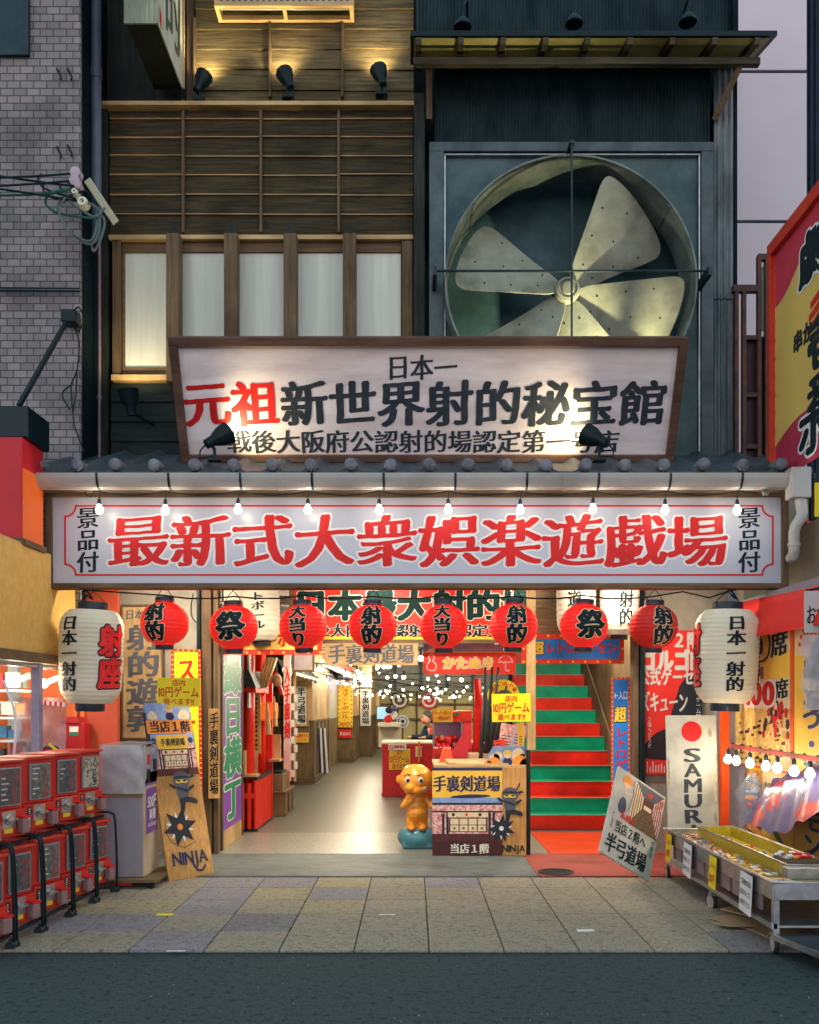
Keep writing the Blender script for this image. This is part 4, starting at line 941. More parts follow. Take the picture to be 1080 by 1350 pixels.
# orange poster wall strips already above; capsule machines
mred = mat('machine_red', lin(196, 44, 36), .35, var=.08, scale=5, coat=.3)
mredt = mat('machine_red_top', lin(205, 60, 50), .4, var=.1)
clearp = mat('machine_window', (.22, .26, .28), .12, col2=(.32, .35, .36), scale=5, spec=.8)
card = [mat('capsule_card_%d' % i, a, .35, col2=b, scale=22, lo=.48, hi=.56) for i, (a, b) in enumerate([((.06, .075, .085), (.12, .12, .12)), ((.10, .11, .105), (.19, .17, .15)), ((.07, .08, .09), (.15, .09, .085)), ((.45, .42, .36), (.20, .16, .08))])]
dullred = mat('dull_red_print', (.36, .06, .06), .4)
chute = mat('smoky_chute', (.25, .14, .14), .15, spec=.8)
lwht = mat('label_white', (.6, .6, .56), .4); tagy = mat('sticker_yellow', lin(225, 190, 60), .4)
PH = R(20)
def machine(P, label, kind, top=False):   # P = bottom left front corner, faces right
    r = Vector((math.sin(PH), math.cos(PH), 0)); M = frame(P, r, Z3); w, h, d = .305, .50, .32
    t = thing('capsule_machine', label, 'capsule machine', P, 'red capsule toy machines')
    b = MB(mred); b.box((0, 0, -d), (w, .185, 0), M); b.box((0, .186, -d), (w, h, -.03), M); b.cm = mredt; b.box((-.004, h+.001, -d-.01), (w+.004, h+.022, .004), M)
    b.build('body', mred, t, bevel=.006)
    wd = MB(clearp); wd.box((.072, .21, -.0295), (w-.03, h-.03, -.012), M); wo = wd.build('display_window', None, t, bevel=.006)
    cd_ = MB(card[kind]); cd_.rect(.082, .22, w-.04, h-.04, -.0108, M); cd_.cm = lwht
    for q in range(6):
        yy = h-.07-q*.036
        if random.random() < .8: cd_.rect(.095, yy, .095+random.uniform(.02, .07), yy+.010, -.0100, M)
    co = cd_.build('display_card', None, t)
    tx = MB(dullred if kind != 3 else ink); text(tx, M, random.choice(['ガチャガチャ', 'くじ玉', 'カプセル', '玩具当り']), .215, h-.165, .06, .22, 'heavy', -.0098, True); tx.build('card_lettering', None, t)
    kb = MB(steel); Mk = M @ Matrix.Translation((.145, .125, 0))
    kb.box((.085, .065, .0005), (.205, .178, .006), M); kb.lathe([(.042, .006), (.04, .014), (.02, .016), (.02, .04), (.001, .042)], Mk, 18); kb.box((-.045, -.009, .03), (.045, .009, .045), Mk); ko = kb.build('coin_knob', None, t)
    MB(tagy).rect(.105, .03, .185, .062, .003, M).build('price_sticker', None, t)
    MB(chute).box((.215, .02, .001), (.285, .125, .06), M).build('prize_chute', None, t, bevel=.012)
    ls = MB(ink); ls.rect(.03, .02, .068, .165, .002, M); ls.cm = lwht
    for q in range(9): ls.rect(.036+random.uniform(0, .012), .026+q*.015, .062-random.uniform(0, .012), .035+q*.015, .003, M)
    ls.build('label_strip', None, t); MB(redp).box((.212, .126, .001), (.288, .138, .064), M).build('chute_lid', None, t)
    return t
cas = [(-21, 1278), (17, 1253), (55, 1232), (94, 1211), (125, 1193), (153, 1178)]
cp = [gnd(u, v) for u, v in cas]
rk = ['first', 'second', 'third', 'fourth', 'fifth']
for i in range(5):
    a, b = cp[i], cp[i+1]; dr_ = (b-a).normalized(); nr = Vector((dr_.y, -dr_.x, 0))   # nr faces right
    t = thing('machine_rack', 'black tube rack on casters holding two red machines, %s from the street' % rk[i], 'rack', a, 'tube racks of the capsule machines')
    for e, q in ((0, a+dr_*.012), (1, b-dr_*.026)):
        MB(black).tube(crv([q+nr*.02+Vector((0, 0, .07)), q+nr*.015+Vector((0, 0, .35)), q-nr*.0+Vector((0, 0, .63)), q-nr*.03+Vector((0, 0, .68)), q-nr*.09+Vector((0, 0, .69)), q-nr*.40+Vector((0, 0, .685)), q-nr*.44+Vector((0, 0, .64)), q-nr*.44+Vector((0, 0, .07))], 4), .0095, 10).build('side_tube', None, t, smooth=True)
        for dd in (0, -.42):
            cc = q+nr*dd; ca = MB(darkm)
            for s in (-1, 1): ca.lathe([(.001, -.012), (.03, -.012), (.034, -.006), (.034, .006), (.03, .012), (.001, .012)], frame(cc+Vector((0, 0, .035))+dr_*s*.02, nr, Z3) if False else Matrix.Translation(cc+Vector((0, 0, .035))+dr_*s*.018) @ dr_.to_track_quat('Z', 'Y').to_matrix().to_4x4(), 14)
            ca.beam(cc+Vector((0, 0, .035)), cc+Vector((0, 0, .08)), .02, .02); smoothauto(ca.build('caster', None, t))
    b_ = MB(black)
    for z in (.105, .66):
        off = nr*(-.02 if z < .5 else -.10); b_.beam(a+dr_*.02+off+Vector((0, 0, z)), b-dr_*.03+off+Vector((0, 0, z)), .025, .02)
        b_.beam(a+dr_*.02-nr*.40+Vector((0, 0, z)), b-dr_*.03-nr*.40+Vector((0, 0, z)), .025, .02)
    each(b_, 'cross_bar', None, t)
    mid = (a+b)/2; r = Vector((math.sin(PH), math.cos(PH), 0))
    c0 = mid-r*.15-nr*.06; c1 = mid-r*.15-nr*.13
    machine(c0+Vector((0, 0, .12)), 'red capsule machine in the lower row, %s from the street' % rk[i], [2, 0, 1, 2, 0][i])
    machine(c1+Vector((0, 0, .70)), 'red capsule machine in the upper row, %s from the street' % rk[i], [0, 2, 1, 0, 3][i])
# ================================================================= money changer on its dolly
dl = thing('wooden_dolly', 'low wooden dolly on black casters under the money changer', 'dolly', (-2.5, 8.15, 0))
MB(mwood).box((-2.72, 7.84, .075), (-2.18, 8.48, .105)).build('deck', None, dl, bevel=.004)
MB(dr).box((-2.72, 7.846, .05), (-2.40, 7.87, .074)).build('red_edge', None, dl)
for x in (-2.66, -2.24):
    for y in (7.90, 8.42):
        MB(black).lathe([(.001, -.014), (.032, -.014), (.036, 0), (.032, .014), (.001, .014)], Matrix.Translation((x, y, .036)) @ Matrix.Rotation(R(90), 4, 'Y'), 14).box((x-.02, y-.02, .05), (x+.02, y+.02, .074)).build('caster', None, dl)
mc = thing('money_changer', 'tall grey coin changing machine wrapped in clear plastic with a purple sticker', 'coin machine', (-2.5, 8.15, .105))
gm_ = mat('grey_enamel', (.30, .27, .30), .4, col2=(.36, .32, .34), scale=2, stains=.4)
MB(gm_).box((-2.67, 7.92, .107), (-2.33, 8.40, 1.22)).build('cabinet', None, mc, bevel=.008)
MB(mat('tan_cabinet_front', (.46, .38, .27), .45)).box((-2.329, 7.925, .11), (-2.322, 8.395, 1.0)).build('front_panel', None, mc)
Mf = frame(Vector((-2.328, 7.92, .107)), Y3, Z3)
fp = MB(mat('blue_panel_art', (.10, .12, .28), .3, col2=(.35, .40, .50), scale=14)); fp.box((.01, .78, 0), (.47, 1.10, .006), Mf); fp.cm = ink; fp.box((.30, .90, .006), (.40, 1.0, .010), Mf); fp.box((.12, .80, .006), (.2, .92, .010), Mf); fp.cm = redp; fp.box((.12, .96, .006), (.2, 1.05, .009), Mf); fp.cm = purple; fp.box((.012, .78, .006), (.47, .80, .008), Mf); fp.build('control_panel', None, mc)
stk = MB(purple); stk.box((.09, .36, .007), (.43, .75, .010), Mf); so = stk.build('purple_sticker', None, mc)
tx = MB(whitep); text(tx, Mf, '500円', .26, .635, .30, .13, 'gothfat', .013); text(tx, Mf, '両替', .26, .52, .2, .10, 'gothfat', .013); text(tx, Mf, 'exchange', .26, .44, .28, .06, 'goth', .013); tx.build('sticker_lettering', None, mc)
pcl = film('dusty_clear_plastic', (.55, .50, .50), .72, .2)
v_ = []; f_ = []; nx, nz = 16, 9
for j in range(nz+1):
    for i in range(nx+1):
        s = i/nx; z = 1.25-.42*j/nz
        if s < .6: x, y = -2.69+.37*s/.6, 7.90
        else: x, y = -2.32, 7.90+.07*(s-.6)/.4
        o = .012*math.sin(s*31+j*1.7)+.010*math.sin(j*2.9-s*17)
        v_.append((x+o*(1 if s >= .6 else .3), y-abs(o)*(1 if s < .6 else .2), z))
for j in range(nz):
    for i in range(nx): f_.append((j*(nx+1)+i, j*(nx+1)+i+1, (j+1)*(nx+1)+i+1, (j+1)*(nx+1)+i))
k = len(v_); v_ += [(-2.69, 8.42, 1.255), (-2.31, 8.42, 1.255), (-2.5, 8.1, 1.275)]
f_ += [(0, 10, k+2), (10, k+1, k+2), (k+1, k, k+2), (k, 0, k+2)]
MB(pcl).add(v_, f_).build('plastic_cover', None, mc, smooth=True)
MB(mat('brown_tape_band', (.24, .16, .09), .4)).box((-2.678, 7.908, .80), (-2.325, 7.918, .90)).build('tape_band', None, mc)
# ================================================================= picture helpers (flat printed boards)
pink = mat('print_pink', lin(196, 120, 120), .4, col2=lin(230, 190, 180), scale=30, lo=.45, hi=.55); pbrown = mat('print_brown', lin(84, 44, 40), .4, var=.3, scale=20)
pdark = mat('print_dark', lin(45, 38, 46), .4, var=.3, scale=18); pcream = mat('print_cream', lin(226, 200, 160), .4, var=.12, scale=14); psky = mat('print_sky', lin(110, 135, 185), .4, col2=lin(150, 170, 205), scale=9)
pyel = mat('print_yellow', lin(238, 186, 70), .4, var=.06); pnavy = mat('print_navy', lin(44, 48, 82), .4, var=.2); skin_ = mat('print_skin', lin(238, 190, 150), .4, var=.05); ggrey = mat('print_grey', lin(84, 86, 98), .4, var=.1); gdark = mat('print_charcoal', lin(40, 46, 54), .4, var=.1)
def house(m, M, x, y, w, h, z=.003):
    """the dojo photograph printed on the boards: roof, eaves, lit shutters, blossom, dark stage"""
    m.cm = pink; m.rect(x, y, x+w, y+h, z, M)
    m.cm = pbrown; m.rect(x, y, x+w, y+h*.22, z+.0006, M)
    m.cm = pdark; m.rect(x, y+h*.80, x+w, y+h*.84, z+.0006, M)
    for q in (.14, .20, .80, .86): m.rect(x+w*q, y+h*.2, x+w*(q+.035), y+h*.80, z+.0008, M)
    m.cm = pbrown; m.rect(x+w*.24, y+h*.27, x+w*.79, y+h*.66, z+.0009, M)
    m.cm = pcream
    for i in range(4):
        for j in range(2): m.rect(x+w*(.26+i*.13), y+h*(.29+j*.18), x+w*(.375+i*.13), y+h*(.45+j*.18), z+.0013, M)
    m.cm = pcream; m.rect(x+w*.22, y+h*.68, x+w*.80, y+h*.80, z+.0009, M)
    m.cm = gdark
    for q in (.30, .68): m.disc(x+w*q, y+h*.74, h*.045, z+.0014, M, 10)
    m.cm = redp; m.disc(x+w*.49, y+h*.74, h*.04, z+.0014, M, 10)
    m.cm = ggrey
    for i in range(4): m.disc(x+w*(.317+i*.13), y+h*.37, h*.035, z+.0016, M, 8)
    random.seed(int(abs(x*977+w*313))); cs = [redp, pcream, pdark, pbrown, pink]
    for k in range(36):
        qx = random.choice([random.uniform(.0, .14), random.uniform(.86, .98)]); m.cm = random.choice(cs); s = random.uniform(.008, .02)*w
        X, Yq = x+w*qx, y+h*random.uniform(.24, .78); m.rect(X, Yq, min(X+s, x+w), Yq+s, z+.0012+k*.00002, M)
def ninja(m, M, x, y, s, z=.004, fl=1):
    """generic cartoon ninja leaping: hooded head with eye slit, trailing knot, arms, crossed legs"""
    def P(pts): return [(x+fl*a*s, y+b*s) for a, b in pts]
    m.cm = gdark; m.poly(P([(.30, .62), (.52, .98), (.50, 1.15), (.40, .92), (.26, .70)]), z-.0004, M); m.poly(P([(.30, .60), (.62, .70), (.70, .60), (.40, .52)]), z-.0004, M)
    m.poly(P([(-.34, .22), (-.62, .36), (-.66, .28), (-.40, .08)]), z-.0002, M); m.poly(P([(.26, .10), (.60, .26), (.62, .16), (.30, -.06)]), z-.0003, M)
    m.cm = ggrey; m.poly(smooth2(P([(-.34, .26), (.34, .26), (.28, -.22), (.16, -.42), (-.18, -.42), (-.28, -.2)])), z, M)
    m.cm = gdark; m.poly(smooth2(P([(-.10, -.30), (.24, -.28), (.62, -.38), (.70, -.56), (.58, -.64), (.30, -.52), (.02, -.52)])), z+.0002, M); m.poly(smooth2(P([(-.26, -.28), (.10, -.34), (.02, -.62), (-.06, -.98), (-.22, -1.04), (-.28, -.92), (-.20, -.66)])), z+.0003, M); m.poly(P([(-.44, .16), (-.26, .2), (.28, .02), (.22, -.1)]), z+.0004, M)
    m.cm = ggrey; m.disc(x, y+.50*s, .42*s, z+.0006, M, 24, .88)
    m.cm = gdark; m.poly(smooth2(P([(-.37, .66), (.37, .66), (.40, .54), (-.40, .54)])), z+.0009, M)
    m.cm = tagy; m.poly(smooth2(P([(-.32, .50), (.32, .50), (.30, .33), (0, .36), (-.30, .33)])), z+.0009, M)
    m.cm = gdark
    for q in (-.15, .15): m.poly(P([(q-.12, .48), (q+.12, .48), (q+.07, .40), (q-.07, .40)]), z+.0012, M)
def shuriken(m, M, x, y, r, z=.004, n=6, a0=.3, hole=None):
    m.cm = whitep
    for k in range(n): q = a0+.5+2*math.pi*k/n; m.poly([(x+r*.42*math.cos(q-.2), y+r*.42*math.sin(q-.2)), (x+r*.80*math.cos(q+.05), y+r*.80*math.sin(q+.05)), (x+r*.42*math.cos(q+.35), y+r*.42*math.sin(q+.35))], z-.0004, M)
    m.cm = gdark; p = []
    for k in range(n):
        q = a0+2*math.pi*k/n; p += [(x+r*math.cos(q), y+r*math.sin(q)), (x+r*.50*math.cos(q+math.pi/n), y+r*.46*math.sin(q+math.pi/n))]
    V = [Vector(v) for v in p]
    if area2(V) < 0: V.reverse()
    a, b = fillrule([V]); m.add([(i, j, z) for i, j in a], b, M)
    m.cm = hole or orange; m.disc(x, y, r*.16, z+.0005, M, 14)
    if hole is None: pass
def folk(m, M, x, y, s, z, top, hair):
    m.cm = top; m.poly(smooth2([(x-.5*s, y), (x+.5*s, y), (x+.3*s, y+.7*s), (x-.3*s, y+.7*s)]), z, M); m.cm = skin_; m.disc(x, y+.95*s, .33*s, z+.0005, M, 16)
    m.cm = hair; m.poly([(x+.37*s*math.cos(R(q)), y+(1.0+.37*math.sin(R(q)))*s) for q in range(0, 181, 20)], z+.0008, M)
    m.cm = gdark
    for q in (-.12, .12): m.disc(x+q*s, y+.92*s, .04*s, z+.001, M, 8)
# ================================================================= ninja board at the left
nb = thing('ninja_board', 'tall leaning orange wood board with a cartoon ninja beside the money changer', 'sign board', gnd(223, 1166))
p0 = Vector((-2.165, 8.17, .024)); M = frame(p0, Vector((.325, .36, 0)), Vector((-.215, .33, 1.48))); W, H = .485, 1.545
bd = MB(owood); bd.box((0, 0, -.03), (W, H-.36, 0), M); bd.cm = gdark; bd.box((-.012, H-.3595, -.03), (W, H, 0), M); bd.build('board', owood, nb, bevel=.003)
pr_ = MB(); shuriken(pr_, M, .19, .47, .185, .003, 6, .22); ninja(pr_, M, .275, .80, .21, .004, 1)
pr_.cm = gdark
strip(pr_, M, [(.05, .55), (.03, .45), (.08, .34), (.2, .28), (.33, .32)], .006, .0025)
pr_.build('ninja_print', ink, nb)
tx = MB(); text(tx, M, 'NINJA', .25, .19, .38, .165, 'brush', .004, m=pnavy); strip(tx, M, [(.27, .13), (.31, .06), (.36, .055), (.40, .10)], .02, .004); tx.build('ninja_lettering', None, nb)
ph = MB(); house(ph, M, .012, H-.58-.02, W-.02, .30, .003); ph.cm = psky; ph.rect(.012, H-.36, W-.01, H-.20, .0028, M); ph.cm = pyel; ph.rect(.07, H-.35, W-.08, H-.215, .0045, M); ph.cm = pnavy
for x in (.04, W-.05): ph.disc(x, H-.27, .028, .004, M, 14)
ph.build('dojo_photo', pink, nb)
ob = MB(orange); ob.rect(-.01, H-.20, W-.005, H-.075, .003, M); ob.cm = psky; ob.rect(0, H-.074, W-.01, H+.09, .003, M); ob.cm = pcream; ob.poly(smooth2([(.0, H-.07), (.13, H-.07), (.10, H+.0), (.04, H+.02)]), .0034, M); ob.poly(smooth2([(.32, H-.07), (W-.01, H-.07), (W-.05, H+.03), (.36, H+.02)]), .0034, M)
folk(ob, M, .25, H-.073, .11, .004, pnavy, tagy); ob.cm = psky; ob.box((0, H+.0005, -.02), (W-.01, H+.09, .0), M); ob.build('top_panel', orange, nb)
tx = MB(ink); text(tx, M, '手裏剣道場', .24, H-.285, .26, .075, 'heavy', .006); text(tx, M, '当店１階', .235, H-.137, .44, .115, 'heavy', .005); tx.build('lettering', None, nb)
# ================================================================= yellow 10-yen signs
def yen_sign(label, u0, v0, u1, v1, Y, rows, name='hanging_sign', tilt=0, string=True, stringv=None):
    M, w, h = facing(u0, v0, u1, v1, Y); M = M @ Matrix.Rotation(R(tilt), 4, 'Z')
    t = thing(name, label, 'sign', M @ Vector((w/2, 0, 0)))
    MB(yell).box((0, 0, -.006), (w, h, 0), M).build('panel', None, t)
    tx = MB(redlet)
    for s, y, sz, ww in rows: text(tx, M, s, w/2, h*y, w*ww, h*sz, 'goth', .0025)
    tx.build('lettering', None, t)
    if string:
        top = at((u0+u1)/2, stringv or v0-15, Y); MB(rope).tube([M @ Vector((w*.4, h, -.003)), top, M @ Vector((w*.6, h, -.003))], .003, 5).build('string', None, t)
    return t
rows10 = [('店内', .82, .24, .32), ('10円ゲーム', .50, .40, .94), ('遊べます!!', .17, .25, .72)]
yen_sign('yellow 10 yen game sign hanging above the tall leaning ninja board', 207, 893, 264, 931, 8.62, rows10, tilt=-1)
yen_sign('yellow 10 yen game sign hanging on the post left of the stairs', 649, 915, 700, 952, 9.45, rows10, tilt=1)
# ================================================================= wooden 射的遊郭 board, yellow banner
ws = thing('wooden_shooting_sign', 'tall pale wooden sign with grey carved characters behind the leftmost red lantern', 'sign', at(188, 975, 9.6))
M, w, h = facing(160, 797, 216, 975, 9.6)
MB(lwoodz).box((.02, .02, -.05), (w-.02, h-.02, 0), M).build('board', None, ws)
f = MB(mwoodz); f.box((0, 0, -.05), (.0195, h, .02), M); f.box((w-.0195, 0, -.05), (w, h, .02), M); f.box((.02, 0, -.05), (w-.02, .0195, .02), M); f.box((.02, h-.0195, -.05), (w-.02, h, .02), M); f.build('frame', None, ws, bevel=.003)
gcar = mat('carved_grey_letter', lin(80, 84, 92), .55, var=.2)
tx = MB(gcar); text(tx, M, '射的遊郭', w*.52, h*.455, w*.80, h*.80, 'brush', .004, True, extra=.01); text(tx, M, '日本一', w*.42, h*.925, w*.66, .11, 'brush', .004); tx.build('lettering', None, ws)
MB(rope).tube(crv([at(255, 782, 9.58), at(252, 800, 9.58), at(254, 815, 9.58), at(262, 822, 9.58), at(272, 824, 9.58)]), .006, 6).build('cable', None, ws)
def dots_border(m, M, w, h, st, r, z, c=yell):
    n = max(2, int(w/st)); k = max(2, int(h/st)); m.cm = c
    for i in range(n+1):
        for y in (r*1.5, h-r*1.5): m.disc(r*1.5+(w-3*r)*i/n, y, r, z, M, 10)
    for j in range(1, k):
        for x in (r*1.5, w-r*1.5): m.disc(x, r*1.5+(h-3*r)*j/k, r, z, M, 10)
ysb = thing('yellow_banner_board', 'tall yellow board with a red dotted edge leaning behind the ninja board', 'sign board', gnd(268, 1140))
p0 = Vector((-2.40, 9.22, .034)); M = frame(p0, Vector((.30, .14, 0)), Vector((-.0, .14, 2.0))); w, h = .30, 2.13
b = MB(yell); b.box((.03, .0, -.012), (w-.03, h-.03, 0), M); b.cm = redlet; b.box((0, 0, -.012), (.0295, h, -.0005), M); b.box((w-.0295, 0, -.012), (w, h, -.0005), M); b.box((.03, h-.0295, -.012), (w-.03, h, -.0005), M); dots_border(b, M, w, h, .05, .009, .001, tagy); b.build('board', yell, ysb)
tx = MB(redlet); text(tx, M, 'スマートボール', .15, 1.10, .19, 1.9, 'heavy', .003, True); tx.build('lettering', None, ysb)
# ================================================================= right side: red poster board, SAMURAI board, tilted board
def board(name, label, cat, u0, v0, u1, v1, Y, m, th=.02, frame_m=None, fwid=.03):
    M, w, h = facing(u0, v0, u1, v1, Y); t = thing(name, label, cat, at((u0+u1)/2, v1, Y))
    MB(m).box((0, 0, -th), (w, h, 0), M).build('board', None, t, bevel=.002)
    if frame_m:
        f = MB(frame_m); e = fwid
        f.box((-e, -e, -th-.01), (w+e, -.0005, .012), M); f.box((-e, h+.0005, -th-.01), (w+e, h+e, .012), M); f.box((-e, 0, -th-.01), (-.0005, h, .012), M); f.box((w+.0005, 0, -th-.01), (w+e, h, .012), M); f.build('frame', None, t, bevel=.003)
    return t, M, w, h
pred = mat('poster_red', lin(216, 52, 44), .4, var=.06, scale=2)
t, M, w, h = board('red_arcade_poster', 'red poster for the second floor arcade behind the dull red lantern', 'poster', 839, 831, 926, 1021, 9.62, pred)
lgrey = mat('poster_pale_grey', lin(205, 200, 195), .45, var=.05)
pm_ = MB(); k = w/87
pm_.cm = gdark; pm_.poly([(w*.50, h*.38), (w*.66, h*.62), (w*.80, h*.70), (w, h*.74), (w, h*.36), (w*.80, h*.34)], .002, M)
pm_.cm = pdark; pm_.poly(smooth2([(w*.02, h*.10), (w*.98, h*.10), (w*.92, h*.22), (w*.66, h*.33), (w*.34, h*.31), (w*.10, h*.2)]), .0024, M)
pm_.cm = pred; pm_.rect(0, 0, w, h*.098, .0034, M); pm_.cm = lgrey
for q in range(22): pm_.rect(w*(.03+q*.043), h*.015, w*(.045+q*.043), h*random.uniform(.05, .09), .004, M)
pm_.build('poster_print', None, t)
tx = MB(lgrey); text(tx, M, '２階', w*.76, h*.93, w*.46, h*.12, 'gothfat', .004); text(tx, M, 'ゴルゴ13', w*.52, h*.79, w*.94, h*.16, 'gothfat', .004, extra=.03); text(tx, M, '公式ゲーセン', w*.54, h*.675, w*1.02, h*.12, 'gothfat', .004)
text(tx, M, 'ズキューン', w*.42, h*.50, w*.72, h*.15, 'heavy', .0045); text(tx, M, '懐かしいレトロ', w*.10, h*.30, w*.07, h*.26, 'thin', .004, True); text(tx, M, '２階へどうぞ', w*.20, h*.29, w*.06, h*.22, 'thin', .004, True); text(tx, M, 'ゲーム開放', w*.94, h*.44, w*.08, h*.2, 'thin', .004, True)
tx.build('lettering', None, t)
sam = thing('white_vertical_sign', 'weathered white board with a red disc above a column of black letters', 'sign board', gnd(918, 1158, .03))
oldw = mat('peeling_white_paint', (.36, .345, .29), .55, col2=(.52, .51, .45), scale=3, stains=.9, bump=.15, bscale=18)
p0 = at(883, 1142, 8.75); p0.z = .034; M = frame(p0, X3, Vector((0, .12, 1.45))); w, h = 64*8.75/F+.02, 1.46
MB(oldw).box((0, 0, -.035), (w, h, 0), M).build('board', None, sam, bevel=.004)
rust = MB(mat('exposed_timber', (.36, .31, .20), .8, var=.3, scale=14)); random.seed(3)
for (x, y, a, b) in ((w*.95, .75, .016, .16), (w*.94, .5, .018, .10), (w*.86, 1.30, .022, .05), (w*.97, .93, .012, .2), (w*.03, .9, .010, .25)):
    rust.poly(smooth2([(min(w-.004, max(.004, x+a*math.cos(q)*random.uniform(.5, 1.2))), y+b*math.sin(q)*random.uniform(.6, 1.2)) for q in [i*.7 for i in range(9)]], 1), .0015, M)
rust.build('worn_patch', None, sam)
MB(redlet).disc(w*.50, h-.155, .098, .003, M, 36).build('red_disc', None, sam)
tx = MB(inkw)
for i, c in enumerate('SAMURAI'): text(tx, M, c, w*.50, h-.375-i*.146, .175 if c != 'I' else .06, .185, 'heavy', .003, extra=-.006, grp='s')
tx.build('lettering', None, sam)
tb = thing('tilted_dojo_board', 'white board tipped on one corner, pointing to the half-bow hall upstairs', 'sign board', gnd(856, 1162, .03))
pA = Vector((1.60, 7.90, .339)); pB = Vector((2.086, 8.15, .03)); right = pB-pA
TL = at(822, 1014, 8.30); M = frame(pA, right, TL-pA); w = right.length; h = (TL-pA).length
lw_ = mat('dirty_white_board', (.50, .48, .43), .5, stains=.5)
MB(lw_).box((0, 0, -.025), (w, h, 0), M).build('board', None, tb, bevel=.002)
ph = MB(); x0_, x1_, y0_, y1_ = w*.38, w*.985, h*.46, h*.975
ph.cm = pink; ph.rect(x0_, y0_, x1_, y1_, .002, M); ph.cm = mwood; ph.poly([(x0_, y0_), (x1_, y0_), (w*.80, h*.70), (w*.58, h*.70)], .0026, M); ph.cm = ggrey; ph.poly([(x0_, y1_), (x1_, y1_), (w*.80, h*.84), (w*.58, h*.84)], .0026, M)
ph.cm = pcream; ph.poly([(x0_, y1_), (w*.58, h*.84), (w*.58, h*.70), (x0_, y0_)], .0024, M); ph.cm = pbrown; ph.rect(w*.58, h*.70, w*.80, h*.84, .003, M); ph.cm = pcream; ph.rect(w*.61, h*.71, w*.77, h*.76, .0034, M)
for k in range(4): ph.cm = pbrown; ph.rect(w*(.40+k*.045), h*(.50+k*.04), w*(.415+k*.045), h*(.94-k*.02), .0036, M); ph.rect(w*(.95-k*.04), h*(.50+k*.04), w*(.965-k*.04), h*(.94-k*.02), .0036, M)
ph.cm = redp; ph.disc(w*.69, h*.90, w*.05, .004, M, 14, .7); ph.build('hall_photo', pink, tb)
fg = MB(); fg.cm = pnavy; fg.poly(smooth2([(w*.12, h*.52), (w*.30, h*.52), (w*.27, h*.70), (w*.15, h*.70)]), .003, M); fg.cm = lw_; fg.disc(w*.22, h*.77, w*.07, .003, M); fg.cm = skin_; fg.disc(w*.22, h*.88, w*.085, .0035, M); fg.cm = orange; fg.poly([(w*(.22+.10*math.cos(R(q))), h*.885+w*.10*math.sin(R(q))) for q in range(-10, 191, 20)], .004, M)
fg.cm = inkw; strip(fg, M, [(w*.33, h*.95), (w*.375, h*.80), (w*.33, h*.58)], .006, .004); fg.cm = skin_; strip(fg, M, [(w*.22, h*.76), (w*.36, h*.78)], .018, .0038); fg.build('archer_print', None, tb)
tx = MB(); text(tx, M, '半弓道場', w*.46, h*.145, w*.82, h*.22, 'heavy', .004, m=ink); text(tx, M, '当店２階へ', w*.47, h*.36, w*.64, h*.14, 'brush', .004, m=ink); text(tx, M, '本格弓', w*.36, h*.50, w*.30, h*.09, 'heavy', .0055, m=redlet); text(tx, M, '←こちら', w*.09, h*.40, w*.05, h*.2, 'light', .004, True, m=ink); text(tx, M, '↑階段', w*.92, h*.34, w*.07, h*.2, 'light', .004, True, m=green)
tx.build('lettering', ink, tb)
# ================================================================= right neighbour: wall, awning, posters
XR = 3.22
rb = thing('eatery', 'neighbouring eatery with grey wall, red awning and orange post behind the steel cart', 'shop', (3.4, 8.4, 0))
gwall = mat('grey_purple_wall', (.22, .20, .24), .6, col2=(.29, .265, .30), scale=2, stains=.3)
plas2 = mat('khaki_plaster', (.30, .28, .215), .8, var=.15, scale=2, stains=.4)
MB(gwall).box((XR+.03, 5.4, 0), (XR+.2, 9.3, 2.62)).build('side_wall', None, rb)
MB(gwall).box((3.03, 9.2, 0), (XR+.03, 9.3, 2.6)).build('end_wall', None, rb)
MB(plas2).box((3.34, 9.32, 2.4), (8, 9.5, 3.75)).box((XR+.50, 5.4, 2.63), (XR+.65, 9.31, 3.3)).build('upper_wall', None, rb)
MB(mat('orange_post_paint', lin(236, 84, 30), .4, var=.1)).box((2.99, 8.93, 0), (3.065, 9.0, 1.95)).build('post', None, rb, bevel=.004)
aw = mat('red_awning_canvas', lin(222, 50, 44), .6, var=.1, scale=3, bump=.1, bscale=12)
p = [Vector((XR-.16, 9.2, 2.20)), Vector((XR-.16, 6.9, 2.20)), Vector((XR-.02, 9.2, 2.60)), Vector((XR-.02, 6.9, 2.52))]
a_ = MB(aw); n = 14
vs = []
for j in range(5):
    for i in range(n+1):
        q = p[0].lerp(p[1], i/n).lerp(p[2].lerp(p[3], i/n), j/4); q.x += .008*math.sin(i*1.9+j)-(.02 if j == 1 else 0); vs.append(q)
a_.add(vs, [(j*(n+1)+i, j*(n+1)+i+1, (j+1)*(n+1)+i+1, (j+1)*(n+1)+i) for j in range(4) for i in range(n)]); ao = a_.build('awning', None, rb, smooth=True); sm = ao.modifiers.new('thick', 'SOLIDIFY'); sm.thickness = .012
def side(y0, y1, z0, z1, off=0):   # on the right wall: y0 = far edge (left in view), y1 = near edge
    M = frame(Vector((XR-off, y0, z0)), -Y3, Z3); return M, y0-y1, z1-z0
def yat(u, X=XR): return X*F/(u-U0)
def sposter(name, label, uf, un, zf, m, cat='poster', off=0.0, th=.03):
    y0, y1 = yat(uf, XR-off), yat(un, XR-off); z0, z1 = zf
    M, w, h = side(y0, y1, z0, z1, off); t = thing(name, label, cat, M @ Vector((w/2, 0, 0)))
    MB(m).box((0, 0, -th), (w, h, 0), M).build('board', None, t); return t, M, w, h
opst = mat('orange_poster_frame', lin(232, 92, 40), .4, var=.08)
